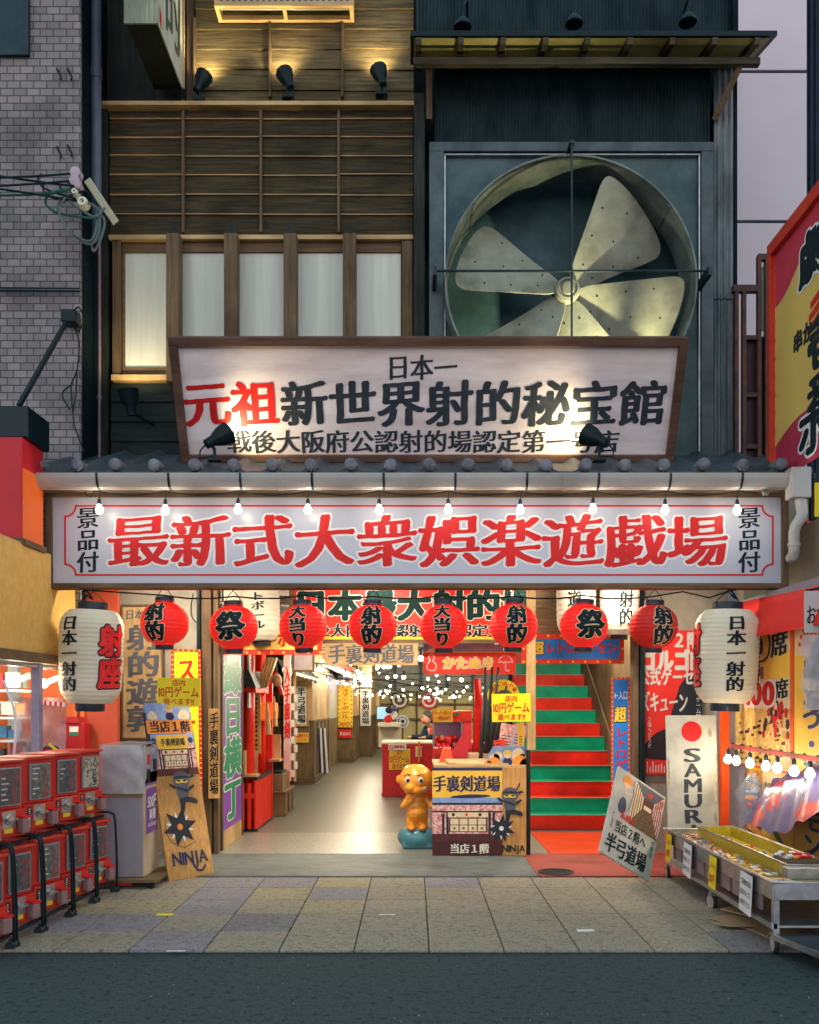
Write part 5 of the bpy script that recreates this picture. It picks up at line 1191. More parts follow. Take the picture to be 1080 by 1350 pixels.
t, M, w, h = sposter('banquet_poster', 'orange framed poster about 70 and 100 seats with a photo of a dining hall', 967, 1046, (1.0, 2.33), opst)
b = MB(pcream); b.rect(.06, .02, w-.06, h-.01, .002, M); b.cm = pyel; b.rect(.06, h*.62, w-.06, h*.80, .0025, M); b.cm = mat('dining_photo', lin(190, 140, 60), .4, col2=lin(235, 205, 130), scale=14); b.rect(.06, .03, w-.06, h*.42, .003, M)
random.seed(8)
for k in range(90):
    b.cm = random.choice([pdark, pbrown, pdark, pyel, tagy, pcream]); x = random.uniform(.08, w-.18); y = .04+random.random()**1.3*h*.30; s = random.uniform(.02, .07); b.poly([(x, y), (x+s*1.6, y+s*.2), (x+s*1.5, y+s*.6), (x+s*.1, y+s*.5)], .0035+k*.00001, M)
for k in range(60): b.cm = random.choice([redp, redlet, pdark, pcream]); x = random.uniform(w*.55, w-.1); y = random.uniform(h*.24, h*.46); s = random.uniform(.015, .05); b.disc(x, y, s, .0046+k*.00001, M, 7)
b.build('poster_print', None, t)
tx = MB(); text(tx, M, '70', w*.40, h*.86, w*.50, h*.26, 'fat', .006, m=ink, extra=.06); text(tx, M, '70', w*.40, h*.86, w*.50, h*.26, 'fat', .008, m=tagy); text(tx, M, '席', w*.80, h*.85, w*.26, h*.18, 'heavy', .006, m=ink); text(tx, M, '同・宴会場', w*.34, h*.665, w*.44, h*.09, 'goth', .006, m=pnavy)
text(tx, M, '100', w*.50, h*.53, w*.48, h*.22, 'fat', .006, m=whitep, extra=.07); text(tx, M, '100', w*.50, h*.53, w*.48, h*.22, 'fat', .008, m=redlet); text(tx, M, '座敷', w*.17, h*.52, w*.24, h*.11, 'heavy', .006, m=redlet); text(tx, M, '席', w*.84, h*.55, w*.2, h*.14, 'heavy', .006, m=ink); tx.build('lettering', None, t)
t, M, w, h = sposter('yellow_food_banner', 'tall yellow banner with dark brush kana next to the banquet poster', 1047.5, 1092, (.35, 2.30), pyel)
b = MB(pcream); b.rect(.02, h-.3, w-.02, h-.02, .002, M); b.cm = redlet
for k in range(9): q = R(20+k*17.5); b.poly([(w*.5+.05*math.cos(q-.06), h-.28+.05*math.sin(q-.06)), (w*.5+.24*math.cos(q-.08), h-.28+.24*math.sin(q-.08)), (w*.5+.24*math.cos(q+.08), h-.28+.24*math.sin(q+.08)), (w*.5+.05*math.cos(q+.06), h-.28+.05*math.sin(q+.06))], .003, M)
b.build('sunburst_print', None, t); tx = MB(); text(tx, M, '串かつ・ホルモン', w*.55, h*.42, w*.55, h*.84, 'fat', .004, True, extra=.03, m=lgrey); text(tx, M, '串かつ・ホルモン', w*.55, h*.42, w*.55, h*.84, 'fat', .006, True, m=pnavy); tx.build('lettering', None, t)
t, M, w, h = sposter('seafood_poster', 'low poster with photos of platters and a green bird, above the steel cart', 985, 1046, (.30, 1.0), pyel)
b = MB(); b.cm = mat('platter_photo', lin(150, 90, 40), .4, col2=lin(230, 170, 80), scale=16); b.rect(.02, .02, w*.36, h-.02, .002, M); b.cm = pdark
for k in range(6): b.poly([(.03, h*(.1+k*.14)), (w*.34, h*(.04+k*.14)), (w*.34, h*(.08+k*.14)), (.03, h*(.15+k*.14))], .003, M)
b.cm = pcream; b.rect(w*.38, h*.55, w-.02, h-.02, .002, M); b.cm = green; b.poly(smooth2([(w*.45, h*.5), (w*.52, h*.52), (w*.70, h*.22), (w*.86, h*.10), (w*.62, h*.14)]), .003, M); b.cm = pbrown; b.poly(smooth2([(w*.62, h*.55), (w*.70, h*.5), (w*.86, h*.35), (w*.78, h*.32)]), .003, M)
b.build('poster_print', None, t); tx = MB(ink); text(tx, M, '旬の味', w*.52, h*.80, w*.22, h*.10, 'goth', .004); text(tx, M, 'いろいろ', w*.52, h*.68, w*.22, h*.08, 'goth', .004); tx.build('lettering', None, t)
# hanging grey sign and wrapped goods at the right edge
gs = thing('grey_hanging_sign', 'pale grey cloth sign with dark kana above the plastic wrapped prizes', 'sign', onx(1072, 845, 3.05))
M, w, h = facing(1061, 779, 1100, 834, 7.05); MB(lgrey).box((0, 0, -.01), (w, h, 0), M).build('cloth', None, gs); tx = MB(pdark); text(tx, M, 'おでん', w*.55, h*.42, w*1.0, h*.5, 'brush', .003); tx.build('lettering', None, gs)
MB(black).tube([at(1062, 779, 7.06), at(1100, 772, 7.06)], .01, 6).build('rod', None, gs)
wr_ = thing('wrapped_prizes', 'bundle of prizes wrapped in glossy clear plastic in front of the yellow banner', 'wrapped goods', at(1075, 935, 7.0))
v_ = []; f_ = []; random.seed(2)
for j in range(15):
    for i in range(13):
        q = i/12*math.pi; r = .13+.018*math.sin(j*.9+i*1.3)+.008*random.random()
        v_.append(at(1082, 838+98*j/14, 7.0)+Vector((-r*math.cos(q)*1.0, -r*math.sin(q), 0)))
for j in range(14):
    for i in range(12): f_.append((j*13+i, j*13+i+1, (j+1)*13+i+1, (j+1)*13+i))
MB(film('silver_film', (.52, .50, .52), .6, .08)).add(v_, f_).build('plastic_wrap', None, wr_, smooth=True)
b = MB()
for k in range(14): b.cm = random.choice([pdark, pdark, pbrown, psky, ggrey, pcream]); c = at(1078+random.uniform(-4, 8), 850+k*6, 7.02); b.ball(c, random.uniform(.04, .07), 6)
stuff(b.build('prize', None, wr_, smooth=True))
# bulbs on a red bar over the cart
bb_ = thing('bulb_bar', 'thin red bar with wire loops holding a row of lit bulbs over the steel cart', 'lamp bar', onx(1015, 985, 2.95))
e0, e1 = Vector((2.93, 8.52, gz(983, 8.52))), Vector((2.93, 6.3, gz(983, 8.52)-.02))
MB(dr).beam(e0, e1, .02, .035).build('bar', None, bb_); rg = MB(darkm)
for k in range(10):
    q = e0.lerp(e1, (k+.3)/10); rg.tube([q+Vector((.0, .03*math.cos(a), .03*math.sin(a))) for a in [i*math.pi/5 for i in range(10)]], .005, 5, True)
each(rg, 'wire_loop', None, bb_)
ordw = ['first', 'second', 'third', 'fourth', 'fifth', 'sixth', 'seventh', 'eighth', 'ninth', 'tenth']
for k, u in enumerate((960, 971, 989, 1010, 1025, 1047, 1068, 1090)):
    y = 2.93*F/(u-U0)
    t = lamp_tree('lit bulb on the red bar over the cart, %s from the far end' % ordw[k], Vector((2.93, y, e0.z-.105)), 'bulbs on the red bar', 0, .03, .036, bulbw)
    if k % 2 == 0: lamp('POINT', 'bulb_light', Vector((2.86, y, e0.z-.13)), 5, (1, .86, .62), t, shadow_soft_size=.04)
# printed vinyl sheet slung between bar and wall
v_ = []; f_ = []; NX, NY = 22, 9
for j in range(NY+1):
    for i in range(NX+1):
        s = i/NX; tt = j/NY
        a = Vector((2.90, 8.15-2.1*s, .80+.42*min(1, s*1.7)-.20*max(0, .12-s)*5)); b = Vector((3.2, 8.2-2.1*s, .92+.30*min(1, s*1.6)))
        q = a.lerp(b, tt); q.z += -.10*math.sin(tt*math.pi)*(.5+s)-(.52*(1-tt*2.8)*(.25+.75*math.sin(s*3.1+.1)) if tt < .35 else 0)+.02*math.sin(i*1.7+j*2.2); q.x += .02*math.sin(i*1.3)
        v_.append(q)
for j in range(NY):
    for i in range(NX): f_.append((j*(NX+1)+i, j*(NX+1)+i+1, (j+1)*(NX+1)+i+1, (j+1)*(NX+1)+i))
vin = mat('printed_vinyl', lin(86, 80, 124), .22, col2=lin(180, 46, 50), scale=1.7, lo=.53, hi=.57, spec=.8, bump=.2, bscale=6)
sv = MB(vin).add(v_, f_).build('vinyl_sheet', None, None, smooth=True); tag(sv, 'glossy purple and red printed vinyl sheet slung under the row of bulbs', 'plastic sheet')
bg_ = thing('goldfish_bag', 'bunched clear bag with orange and blue prints under the bulb bar', 'plastic bag', onx(995, 1040, 2.95))
b = MB(film('bag_film', (.26, .34, .42), .30, .06)); c = onx(993, 1040, 3.05)
v_ = []
for j in range(9):
    for i in range(12):
        q = i/12*2*math.pi; r = (.03+.10*math.sin(min(1, j/6)*math.pi*.55))*(1+.22*math.sin(i*2.1+j)); v_.append(c+Vector((r*math.cos(q), r*1.6*math.sin(q), .14-.05*j+.01*math.sin(i*1.7))))
f_ = [(j*12+i, j*12+(i+1) % 12, (j+1)*12+(i+1) % 12, (j+1)*12+i) for j in range(8) for i in range(12)]
b.add(v_, f_).build('bag', None, bg_, smooth=True)
b = MB()
for k in range(12): b.cm = random.choice([redp, orange, orange, psky, psky]); b.ball(c+Vector((random.uniform(-.05, .05), random.uniform(-.12, .12), random.uniform(-.2, .04))), random.uniform(.02, .04), 6, (1.3, 1, .7))
stuff(b.build('toy_fish', None, bg_, smooth=True))
# ================================================================= steel cart with shallow tray
ct = thing('steel_cart', 'low stainless steel cart on large casters with a shallow tray of prizes', 'cart', (2.6, 7.15, 0))
cx0, cx1, cy0, cy1, zt = 2.285, 2.93, 5.86, 8.40, .465
cs = MB(steel)
cs.box((cx0, cy0, zt-.115), (cx0+.012, cy1, zt), None); cs.box((cx1-.012, cy0, zt-.115), (cx1, cy1, zt)); cs.box((cx0+.0125, cy0, zt-.115), (cx1-.0125, cy0+.012, zt)); cs.box((cx0+.0125, cy1-.012, zt-.115), (cx1-.0125, cy1, zt)); cs.box((cx0+.013, cy0+.013, zt-.09), (cx1-.013, cy1-.013, zt-.08))
cs.build('tray', None, ct, bevel=.003)
rm = MB(steel); rm.tube([(cx0, cy0, zt), (cx1, cy0, zt), (cx1, cy1, zt), (cx0, cy1, zt)], .012, 8, True); rm.build('tray_rim', None, ct)
tr = mat('tray_toys', lin(150, 120, 50), .5, col2=lin(205, 170, 110), scale=26, lo=.42, hi=.58, bump=.6, bscale=30)
MB(tr).box((cx0+.014, cy0+.014, zt-.079), (cx1-.014, cy1-.014, zt-.045)).build('prize_bed', None, ct)
pn = MB(mat('plum_side_panel', (.20, .14, .14), .5, col2=(.30, .22, .20), scale=6))
for k in range(7): pn.box((cx0+.02, cy0+.25+k*.30, zt-.23), (cx0+.035, cy0+.50+k*.30, zt-.118))
each(pn, 'side_panel', None, ct)
fr_ = MB(steel)
for y in (cy0+.03, (cy0+cy1)/2, cy1-.03):
    for x in (cx0+.03, cx1-.03): fr_.box((x-.02, y-.02, .13), (x+.02, y+.02, zt-.117))
each(fr_, 'leg', None, ct, bevel=.003)
sf = MB(steel); sf.box((cx0-.005, cy0+.01, .165), (cx0+.035, cy1-.01, .20)); sf.box((cx1-.035, cy0+.01, .165), (cx1, cy1-.01, .20)); sf.box((cx0+.036, cy0+.02, .17), (cx1-.036, cy1-.02, .185)); sf.build('lower_shelf', None, ct)
tyre = mat('grey_rubber_tyre', (.025, .025, .025), .6); wdisc = mat('caster_wheel_disc', (.36, .31, .27), .45, stains=.4)
for y in (cy0+.03, (cy0+cy1)/2, cy1-.03):
    for x in (cx0+.03, cx1-.03):
        Q = Matrix.Translation((x, y+.02, .066)) @ Matrix.Rotation(R(90+random.uniform(-25, 25)), 4, 'Z') @ Matrix.Rotation(R(90), 4, 'X') if x < 2.5 else Matrix.Translation((x, y, .066)) @ Matrix.Rotation(R(90), 4, 'Y')
        wo = MB(wdisc).lathe([(.001, -.016), (.015, -.018), (.02, -.012), (.05, -.014), (.052, 0), (.05, .014), (.02, .012), (.015, .018), (.001, .016)], Q, 24).build('caster_wheel', None, ct)
        MB(tyre).lathe([(.0525, -.014), (.062, -.014), (.066, -.008), (.066, .008), (.062, .014), (.0525, .014)], Q, 28, False).build('tyre', None, wo, smooth=True)
        MB(steel).beam((x, y, .135), (x, y, .19), .03, .03).box((x-.022, y-.03, .118), (x+.022, y+.05, .13)).build('caster_fork', None, ct)
pool = thing('yellow_tank', 'long shallow glass tank with yellow inside standing in the tray of the cart', 'tank', (2.68, 7.1, zt-.04))
pa, pb = Vector((2.50, 8.20, zt-.044)), Vector((2.78, 6.05, zt-.044))
ol = mat('olive_yellow_inside', lin(170, 150, 40), .25, var=.12, scale=5)
q = MB(ol); q.box((2.52, 6.30, zt-.044), (2.82, 8.15, zt-.035)); q.box((2.52, 6.30, zt-.0345), (2.53, 8.15, zt+.05)); q.box((2.81, 6.30, zt-.0345), (2.82, 8.15, zt+.05)); q.box((2.5305, 8.14, zt-.0345), (2.8095, 8.15, zt+.05)); q.build('yellow_liner', None, pool)
q = MB(steel); q.tube([(2.515, 6.2, zt+.052), (2.825, 6.2, zt+.052), (2.825, 8.155, zt+.052), (2.515, 8.155, zt+.052)], .007, 6, True); q.box((2.515, 6.19, zt-.044), (2.825, 6.299, zt+.03)); q.build('steel_end', None, pool, bevel=.012)
b = MB(); random.seed(6)
for k in range(70): b.cm = random.choice([redp, orange, pcream, psky, green, tagy]); c = Vector((random.uniform(2.55, 2.79), random.uniform(6.35, 8.1), zt-.03)); b.ball(c, random.uniform(.008, .016), 5)
stuff(b.build('floating_toys', None, pool))
b = MB(mwood); b.box((2.56, 6.32, zt+.0), (2.80, 6.55, zt+.07)); bo_ = tag(b.build('wooden_box', None), 'small wooden box heaped with wrapped sweets at the near end of the tank', 'box')
b = MB()
for k in range(22): b.cm = random.choice([redp, orange, pcream, whitep, redlet]); b.ball((random.uniform(2.57, 2.79), random.uniform(6.33, 6.54), zt+.072+random.uniform(0, .015)), .018, 5, (1.4, 1, .7))
stuff(b.build('sweets', None, bo_))
b = MB(); random.seed(9)
for k in range(150): b.cm = random.choice([redp, orange, pcream, pink, green, tagy, psky, whitep]); c = Vector((random.uniform(cx0+.03, 2.50), random.uniform(5.9, 8.35), zt-.042)); s = random.uniform(.008, .022); b.box(c-Vector((s, s*1.3, 0)), c+Vector((s, s*1.3, .012)))
stuff(b.build('flat_prizes', None, ct))
for i, (y, kind, label) in enumerate(((8.18, 'y', 'far yellow price card hanging from the cart rim'), (7.62, 'w', 'far white notice hanging from the cart rim'), (6.98, 'y', 'near yellow price card hanging from the cart rim'), (6.28, 'w', 'near white notice hanging from the cart rim'))):
    wd = .20 if kind == 'y' else .27; hh = .24 if kind == 'y' else .27
    M = frame(Vector((cx0-.02, y+wd/2, zt-.02-hh)), Vector((-.06, -1, 0)), Vector((.05, 0, 1))); t = thing('price_card' if kind == 'y' else 'paper_notice', label, 'price card' if kind == 'y' else 'notice', M @ Vector((wd/2, 0, 0)), 'cards along the cart rim')
    MB(yell if kind == 'y' else whitep).box((0, 0, -.002), (wd, hh, 0), M).build('card', None, t); tx = MB(redlet if kind == 'y' else ink)
    if kind == 'y': text(tx, M, 'スーパーボール', wd/2, hh*.68, wd*.9, hh*.28, 'goth', .002); text(tx, M, '300円', wd/2, hh*.3, wd*.8, hh*.34, 'goth', .002)
    else:
        for k, s in enumerate(('ご利用の方は', '店内スタッフに', 'お声がけください')): text(tx, M, s, wd/2, hh*(.76-k*.26), wd*.86, hh*.17, 'goth', .002)
    tx.build('lettering', None, t)
cbx = mat('cardboard', (.33, .22, .11), .75, col2=(.42, .29, .16), scale=4, bump=.1, bscale=20)
kb_ = thing('flattened_cardboard', 'torn flattened cardboard boxes lying under the cart', 'cardboard', (2.45, 6.6, .02))
for k, (pts, z) in enumerate((([(2.16, 6.75), (2.62, 6.95), (2.75, 6.2), (2.42, 6.05), (2.35, 6.4)], .03), ([(2.12, 6.52), (2.3, 6.62), (2.38, 6.42), (2.2, 6.4)], .05), ([(2.3, 6.9), (2.55, 7.1), (2.7, 6.8), (2.5, 6.6)], .05), ([(2.5, 6.3), (3.0, 6.35), (3.1, 6.0), (2.6, 5.95)], .026))):
    Mk = Matrix.Translation((0, 0, z)) @ Matrix.Rotation(R(random.uniform(-2, 2)), 4, 'X'); Mk.translation.z = z; mm = MB(cbx); mm.prism(pts, -.004, .004, Matrix.Translation((0, 6.5, z)) @ Matrix.Rotation(R([1, -2.5, 2, 0][k]), 4, 'X') @ Matrix.Translation((0, -6.5, 0))); mm.build('cardboard_flap', None, kb_)
trl = thing('platform_trolley', 'dark flat platform trolley standing in front of the steel cart', 'trolley', (2.75, 5.5, 0))
MB(mat('dark_trolley_deck', (.03, .042, .05), .35, var=.25)).prism([(2.30, 5.86), (3.3, 5.86), (3.3, 5.0), (2.52, 5.0)], .11, .135).build('deck', None, trl, bevel=.006)
MB(steel).beam((2.295, 5.87, .115), (2.515, 4.99, .115), .02, .035).build('edge_bar', None, trl)
for x, y in ((2.5, 5.7), (3.2, 5.7), (2.62, 5.1), (3.2, 5.1)): MB(tyre).lathe([(.001, -.015), (.045, -.015), (.05, 0), (.045, .015), (.001, .015)], Matrix.Translation((x, y, .052)) @ Matrix.Rotation(R(90), 4, 'Y'), 16).beam((x, y, .05), (x, y, .11), .02, .02).build('caster', None, trl)
# ================================================================= right upper: banner, iron frame, white building
wb = thing('white_panel_building', 'pale panelled building rising behind the red framed banner', 'building', (5.2, 11.5, 0))
wpan = mat('pale_cladding', (.56, .47, .51), .5, col2=(.62, .53, .565), scale=.7, stains=.25)
Yb = 11.5; m = MB(wpan); zs = [0, gz(292, Yb), gz(94, Yb), 12.5]
for k in range(3): m.box((gx(900, Yb), Yb, zs[k]+.018), (gx(1064, Yb), Yb+.2, zs[k+1]-.018))
m.build('cladding_panel', None, wb, bevel=.008); MB(darkm).box((gx(900, Yb), Yb+.03, 0), (gx(1063, Yb), Yb+.3, 12.4)).build('core', None, wb)
nb2 = thing('blue_black_building', 'dark blue corrugated building beyond the pale panelled one', 'building', (6, 11.3, 0))
corr(MB(mat('navy_corrugated', (.010, .018, .038), .5, var=.4)), gx(1035, 11.9), gx(1260, 11.9), 2, 13.0, 11.9, .07, .015).build('wall', None, nb2)
ip = thing('iron_screen_frame', 'rusty dark iron frame standing behind the red banner', 'metal frame', at(990, 610, 9.5)); rusty = mat('rusty_iron', (.03, .025, .025), .7, col2=(.13, .045, .025), scale=6)
m = MB(rusty); Yi = 9.4
for u in (972, 982, 1002, 1012): m.box((gx(u-2.5, Yi), Yi, 3.5), (gx(u+2.5, Yi), Yi+.06, gz(378 if u < 1000 else 337, Yi)))
m.box((gx(967, Yi), Yi-.002, gz(384, Yi)), (gx(1000, Yi), Yi+.065, gz(375, Yi))); m.box((gx(1000, Yi)+.001, Yi-.002, gz(342, Yi)), (gx(1020, Yi), Yi+.065, gz(334, Yi)))
for v in (444, 520, 588): m.box((gx(980, Yi), Yi+.01, gz(v+3, Yi)), (gx(1004, Yi), Yi+.05, gz(v-3, Yi)))
m.build('frame', None, ip, bevel=.003); MB(mat('maroon_panel', (.035, .008, .016), .5)).box((gx(986, Yi), Yi+.07, 3.5), (gx(1030, Yi), Yi+.1, gz(440, Yi))).build('maroon_panel', None, ip)
MB(mat('pale_olive_strip', (.40, .42, .25), .5)).box((gx(1010, Yi)+.005, Yi+.1, gz(430, Yi)), (gx(1014, Yi)+.02, Yi+.13, gz(345, Yi))).build('pale_strip', None, ip)  # narrow strip in one pale olive tone
XB = 3.43
vb = thing('red_framed_banner', 'projecting yellow and red banner with black brush characters in a red frame', 'banner sign', (XB, 8.3, 3.6))
yF, yN = XB*F/(1018-U0), XB*F/(1100-U0); z0, z1 = gz(640, yF), gz(325, yF)
M = frame(Vector((XB, yF, z0)), -Y3, Z3); w, h = yF-yN, z1-z0
rf = mat('red_banner_frame', lin(190, 44, 36), .4, col2=lin(205, 70, 40), scale=2)
f = MB(rf); f.box((0, 0, -.16), (.075, h, .05), M); f.box((0.076, h-.12, -.16), (w, h, .05), M); f.build('frame', None, vb, bevel=.004)
cv = MB(); n = 24; zz = [lambda x: 0, lambda x: h*.16+.16*math.sin(x*2.2)-.05, lambda x: h-.62+.30*x/w-.05*math.sin(x*6), lambda x: h]
for k, mm in enumerate((mat('banner_crimson', lin(176, 52, 76), .55, var=.08), mat('banner_yellow', lin(212, 182, 96), .55, var=.06, scale=1.5, bump=.15, bscale=3), mat('banner_crimson_top', lin(192, 58, 76), .55, var=.08))):
    cv.cm = mm; vs = []
    for i in range(n+1):
        x = .08+(w-.08)*i/n; vs += [(x, zz[k](x), .0), (x, zz[k+1](x), .0)]
    cv.add(vs, [(2*i, 2*i+2, 2*i+3, 2*i+1) for i in range(n)], M)
cv.build('printed_cloth', None, vb)
gr_ = MB(steel)
for k in range(12): gr_.disc(.095, .15+k*(h-.4)/11, .013, .004, M, 10)
each(gr_, 'grommet', None, vb)
tx = MB(); ch = '新世串坊'
for k, (c, y, s) in enumerate((('劇', h-.50, .46), ('ホ', .28, .5))): text(tx, M, c, w*.70, y, s*1.25, s, 'fat', .004, extra=.05, m=whitep); text(tx, M, c, w*.70, y, s*1.25, s, 'fat', .007, m=ink)
text(tx, M, '串かつ', w*.62, h*.50, .62, .20, 'fat', .005, m=ink); text(tx, M, '壱番', w*.82, h*.325, .55, .95, 'fat', .005, True, m=ink)
for k in range(3): tx.cm = redlet; tx.poly([(w*.66-k*.03, h*.60-k*.10), (w, h*.645-k*.085), (w, h*.605-k*.085), (w*.66-k*.03, h*.575-k*.10)], .004, M)
tx.build('lettering', ink, vb)
ys2 = thing('small_yellow_sign', 'small yellow sign with red beam behind the downpipe', 'sign', at(1075, 690, 8.8)); m = MB(black); m.box(at(1069, 686, 8.8), at(1100, 632, 8.86)); m.build('backing', None, ys2, bevel=.01)
MB(yell).box(at(1073, 682, 8.797), at(1100, 636, 8.78)).build('yellow_face', None, ys2, bevel=.004); MB(redp).box(at(1064, 704, 8.82), at(1100, 690, 8.95)).build('red_beam', None, ys2)
# ================================================================= signs hanging inside the entrance
t, M, w, h = board('red_hall_sign', 'wide red sign with big white-edged characters inside the entrance', 'shop sign', 387, 775, 712, 843, 10.1, mat('hall_sign_red', lin(222, 44, 30), .35, var=.05), .05, mwood, .045)
tx = MB(); text(tx, M, '日本最大射的場', w*.49, h*.66, w*.98, h*.62, 'fat', .003, extra=.034, m=cream); text(tx, M, '日本最大射的場', w*.49, h*.66, w*.98, h*.62, 'fat', .006, extra=.006, m=mat('sign_dark_green', (.006, .028, .024), .5, spec=.1)); text(tx, M, '戦後大阪府公認射的場認定第一号', w*.50, h*.17, w*.96, h*.26, 'heavy', .003, extra=.03, m=cream); text(tx, M, '戦後大阪府公認射的場認定第一号', w*.50, h*.17, w*.96, h*.26, 'heavy', .005, m=ink); tx.build('lettering', ink, t)
b = MB(tagy); b.rect(0, .0, w, .035, .004, M); b.build('yellow_edge', None, t)
t, M, w, h = board('wooden_throwing_hall_sign', 'pale wooden sign with grey characters below the red hall sign', 'sign', 428, 848, 551, 877, 9.95, lwood, .04)
tx = MB(gcar); text(tx, M, '手裏剣道場', w*.5, h*.5, w*.92, h*.92, 'heavy', .003, extra=-.004); tx.build('lettering', None, t)
t, M, w, h = board('candy_cutting_sign', 'red sign with white gourd and umbrella outlines and yellow kana', 'sign', 558, 849, 680, 889, 10.35, mat('red_orange_sign', lin(226, 62, 44), .35, var=.05), .04)
b = MB(psky); b.rect(0, h*.74, w, h, .002, M); b.cm = pcream; b.poly(smooth2([(0, h*.74), (w*.3, h*.74), (w*.22, h*.9), (w*.1, h*.86)]), .003, M); b.cm = tagy; b.rect(0, h*.715, w, h*.745, .0035, M); b.build('sky_strip', None, t)
b = MB(whitep); strip(b, M, smooth2([(w*.10, h*.66), (w*.12, h*.58), (w*.115, h*.50), (w*.10, h*.44), (w*.135, h*.36), (w*.145, h*.22), (w*.12, h*.12), (w*.06, h*.12), (w*.035, h*.22), (w*.045, h*.36), (w*.08, h*.44), (w*.065, h*.50), (w*.06, h*.58), (w*.08, h*.66)]), .010, .003, True)
ux = w*.89; strip(b, M, [(ux+w*.075*math.cos(R(a)), h*.38+h*.24*math.sin(R(a))) for a in range(0, 181, 15)]+[(ux-w*.075+w*.15*q/6, h*.38+(.04*h if q % 2 else 0)) for q in range(7)], .009, .003, True); strip(b, M, [(ux, h*.38), (ux, h*.16), (ux+.02, h*.10), (ux+.045, h*.14)], .010, .003); b.build('outline_drawing', None, t)
tx = MB(); text(tx, M, 'かたぬき', w*.49, h*.37, w*.56, h*.44, 'fat', .003, extra=.045, m=whitep); text(tx, M, 'かたぬき', w*.49, h*.37, w*.56, h*.44, 'fat', .005, m=tagy); tx.build('lettering', None, t)
lr = mat('marquee_red', lin(222, 58, 40), .4, var=.06)
def marquee(name, label, u0, v0, u1, v1, Y, m, texts, extra=None):
    M, w, h = facing(u0, v0, u1, v1, Y); t = thing(name, label, 'sign', M @ Vector((w/2, 0, 0)))
    b = MB(lr); b.box((0, 0, -.05), (w, h, 0), M); b.cm = m; e = min(w, h)*.16; b.rect(e, e, w-e, h-e, .002, M); b.build('board', lr, t)
    d = MB(); dots_border(d, M, w, h, .13, e*.26, .004, tagy); d.build('painted_bulbs', None, t)
    tx = MB()
    for (s, cx, cy, ww, hh, sty, mm, ex, vert) in texts:
        if ex: text(tx, M, s, w*cx, h*cy, w*ww, h*hh, sty, .004, vert, extra=ex[0], m=ex[1])
        text(tx, M, s, w*cx, h*cy, w*ww, h*hh, sty, .007, vert, m=mm)
    tx.build('lettering', None, t); return t
marquee('retro_arcade_sign', 'blue sign with red edge and yellow dots over the staircase', 688, 836, 823, 875, 9.9, blue, [('超', .15, .53, .13, .46, 'fat', tagy, (.05, ink), False), ('レトロゲーセン', .58, .53, .70, .40, 'gothfat', redlet, None, False)])
marquee('smart_ball_sign', 'yellow and red sign with dots partly hidden by the left lanterns', 291, 822, 425, 863, 9.95, mat('marquee_yellow', lin(245, 190, 60), .4, col2=lin(245, 225, 150), scale=2), [('スマートボール', .5, .5, .86, .56, 'fat', redlet, (.04, tagy), False)])
M, w, h = facing(806, 893, 828, 1062, 9.85); M = M @ Matrix.Rotation(R(-9), 4, 'Y')
t = thing('blue_stair_sign', 'narrow vertical blue sign with dotted edge right of the staircase', 'sign', at(817, 1062, 9.85)); w, h = .20, 1.37
b = MB(lr); b.box((0, 0, -.02), (w, h, 0), M); b.cm = blue; b.rect(.022, .022, w-.022, h-.022, .002, M); b.build('board', lr, t); d = MB(); dots_border(d, M, w, h, .05, .008, .003, tagy); d.build('painted_bulbs', None, t)
tx = MB(); text(tx, M, '←入口', w*.5, h*.86, w*.72, .10, 'goth', .004, m=whitep); text(tx, M, '超', w*.48, h*.71, w*.62, .17, 'fat', .004, extra=.06, m=ink); text(tx, M, '超', w*.48, h*.71, w*.62, .17, 'fat', .006, m=tagy); text(tx, M, 'レトロゲーセン', w*.52, h*.32, w*.6, .80, 'heavy', .004, True, m=redlet); tx.build('lettering', redlet, t)
# post between stall and stairs
dv = thing('divider_post', 'square wooden post dividing the shop entrance from the staircase', 'post', (1.23, 9.6, .03))
MB(lwoodz).box((1.185, 9.56, 1.12), (1.27, 9.66, 3.0)).build('upper_post', None, dv, bevel=.004); MB(dwoodz).box((1.175, 9.55, .035), (1.215, 9.66, 1.1195)).build('lower_post', None, dv, bevel=.004)
# ================================================================= left inner wall: plaque, purple board, shrine, boxes
pq = thing('throwing_plaque', 'narrow orange wooden plaque with black characters on the left door post', 'sign', at(293, 1050, 9.75))
M = frame(Vector((-2.12, 9.53, .62)), Vector((1, .25, 0)), Z3); w, h = .115, .93
MB(owood).box((0, 0, -.02), (w, h, 0), M).build('board', None, pq, bevel=.003); tx = MB(ink); text(tx, M, '手裏剣道場', w/2, h*.5, w*.8, h*.92, 'brush', .003, True); tx.build('lettering', None, pq)
def inner(y0, y1, z0, z1, X): return frame(Vector((X, y0, z0)), Y3, Z3), y1-y0, z1-z0
pp = thing('purple_alley_board', 'tall purple board with green and white characters between the door post and red shrine', 'sign board', (-2.03, 10.6, .03))
M, w, h = inner(9.86, 10.95, .035, 2.25, -2.04)
MB(lwoodz).box((0, 0, -.03), (w, .195, 0), M).build('base', None, pp); m = MB(purple); m.box((0, .196, -.03), (w, h, 0), M); m.build('panel', None, pp); m = MB(mwoodz); m.box((w+.001, 0, -.04), (w+.05, h, .01), M); m.box((-.05, 0, -.04), (-.001, h, .01), M); m.build('edge', None, pp)
tx = MB(); text(tx, M, '縁日横丁', w*.50, h*.54, w*.92, h*.84, 'fat', .003, True, extra=.034, m=whitep); text(tx, M, '縁日横丁', w*.50, h*.54, w*.92, h*.84, 'fat', .006, True, m=green); tx.build('lettering', None, pp)
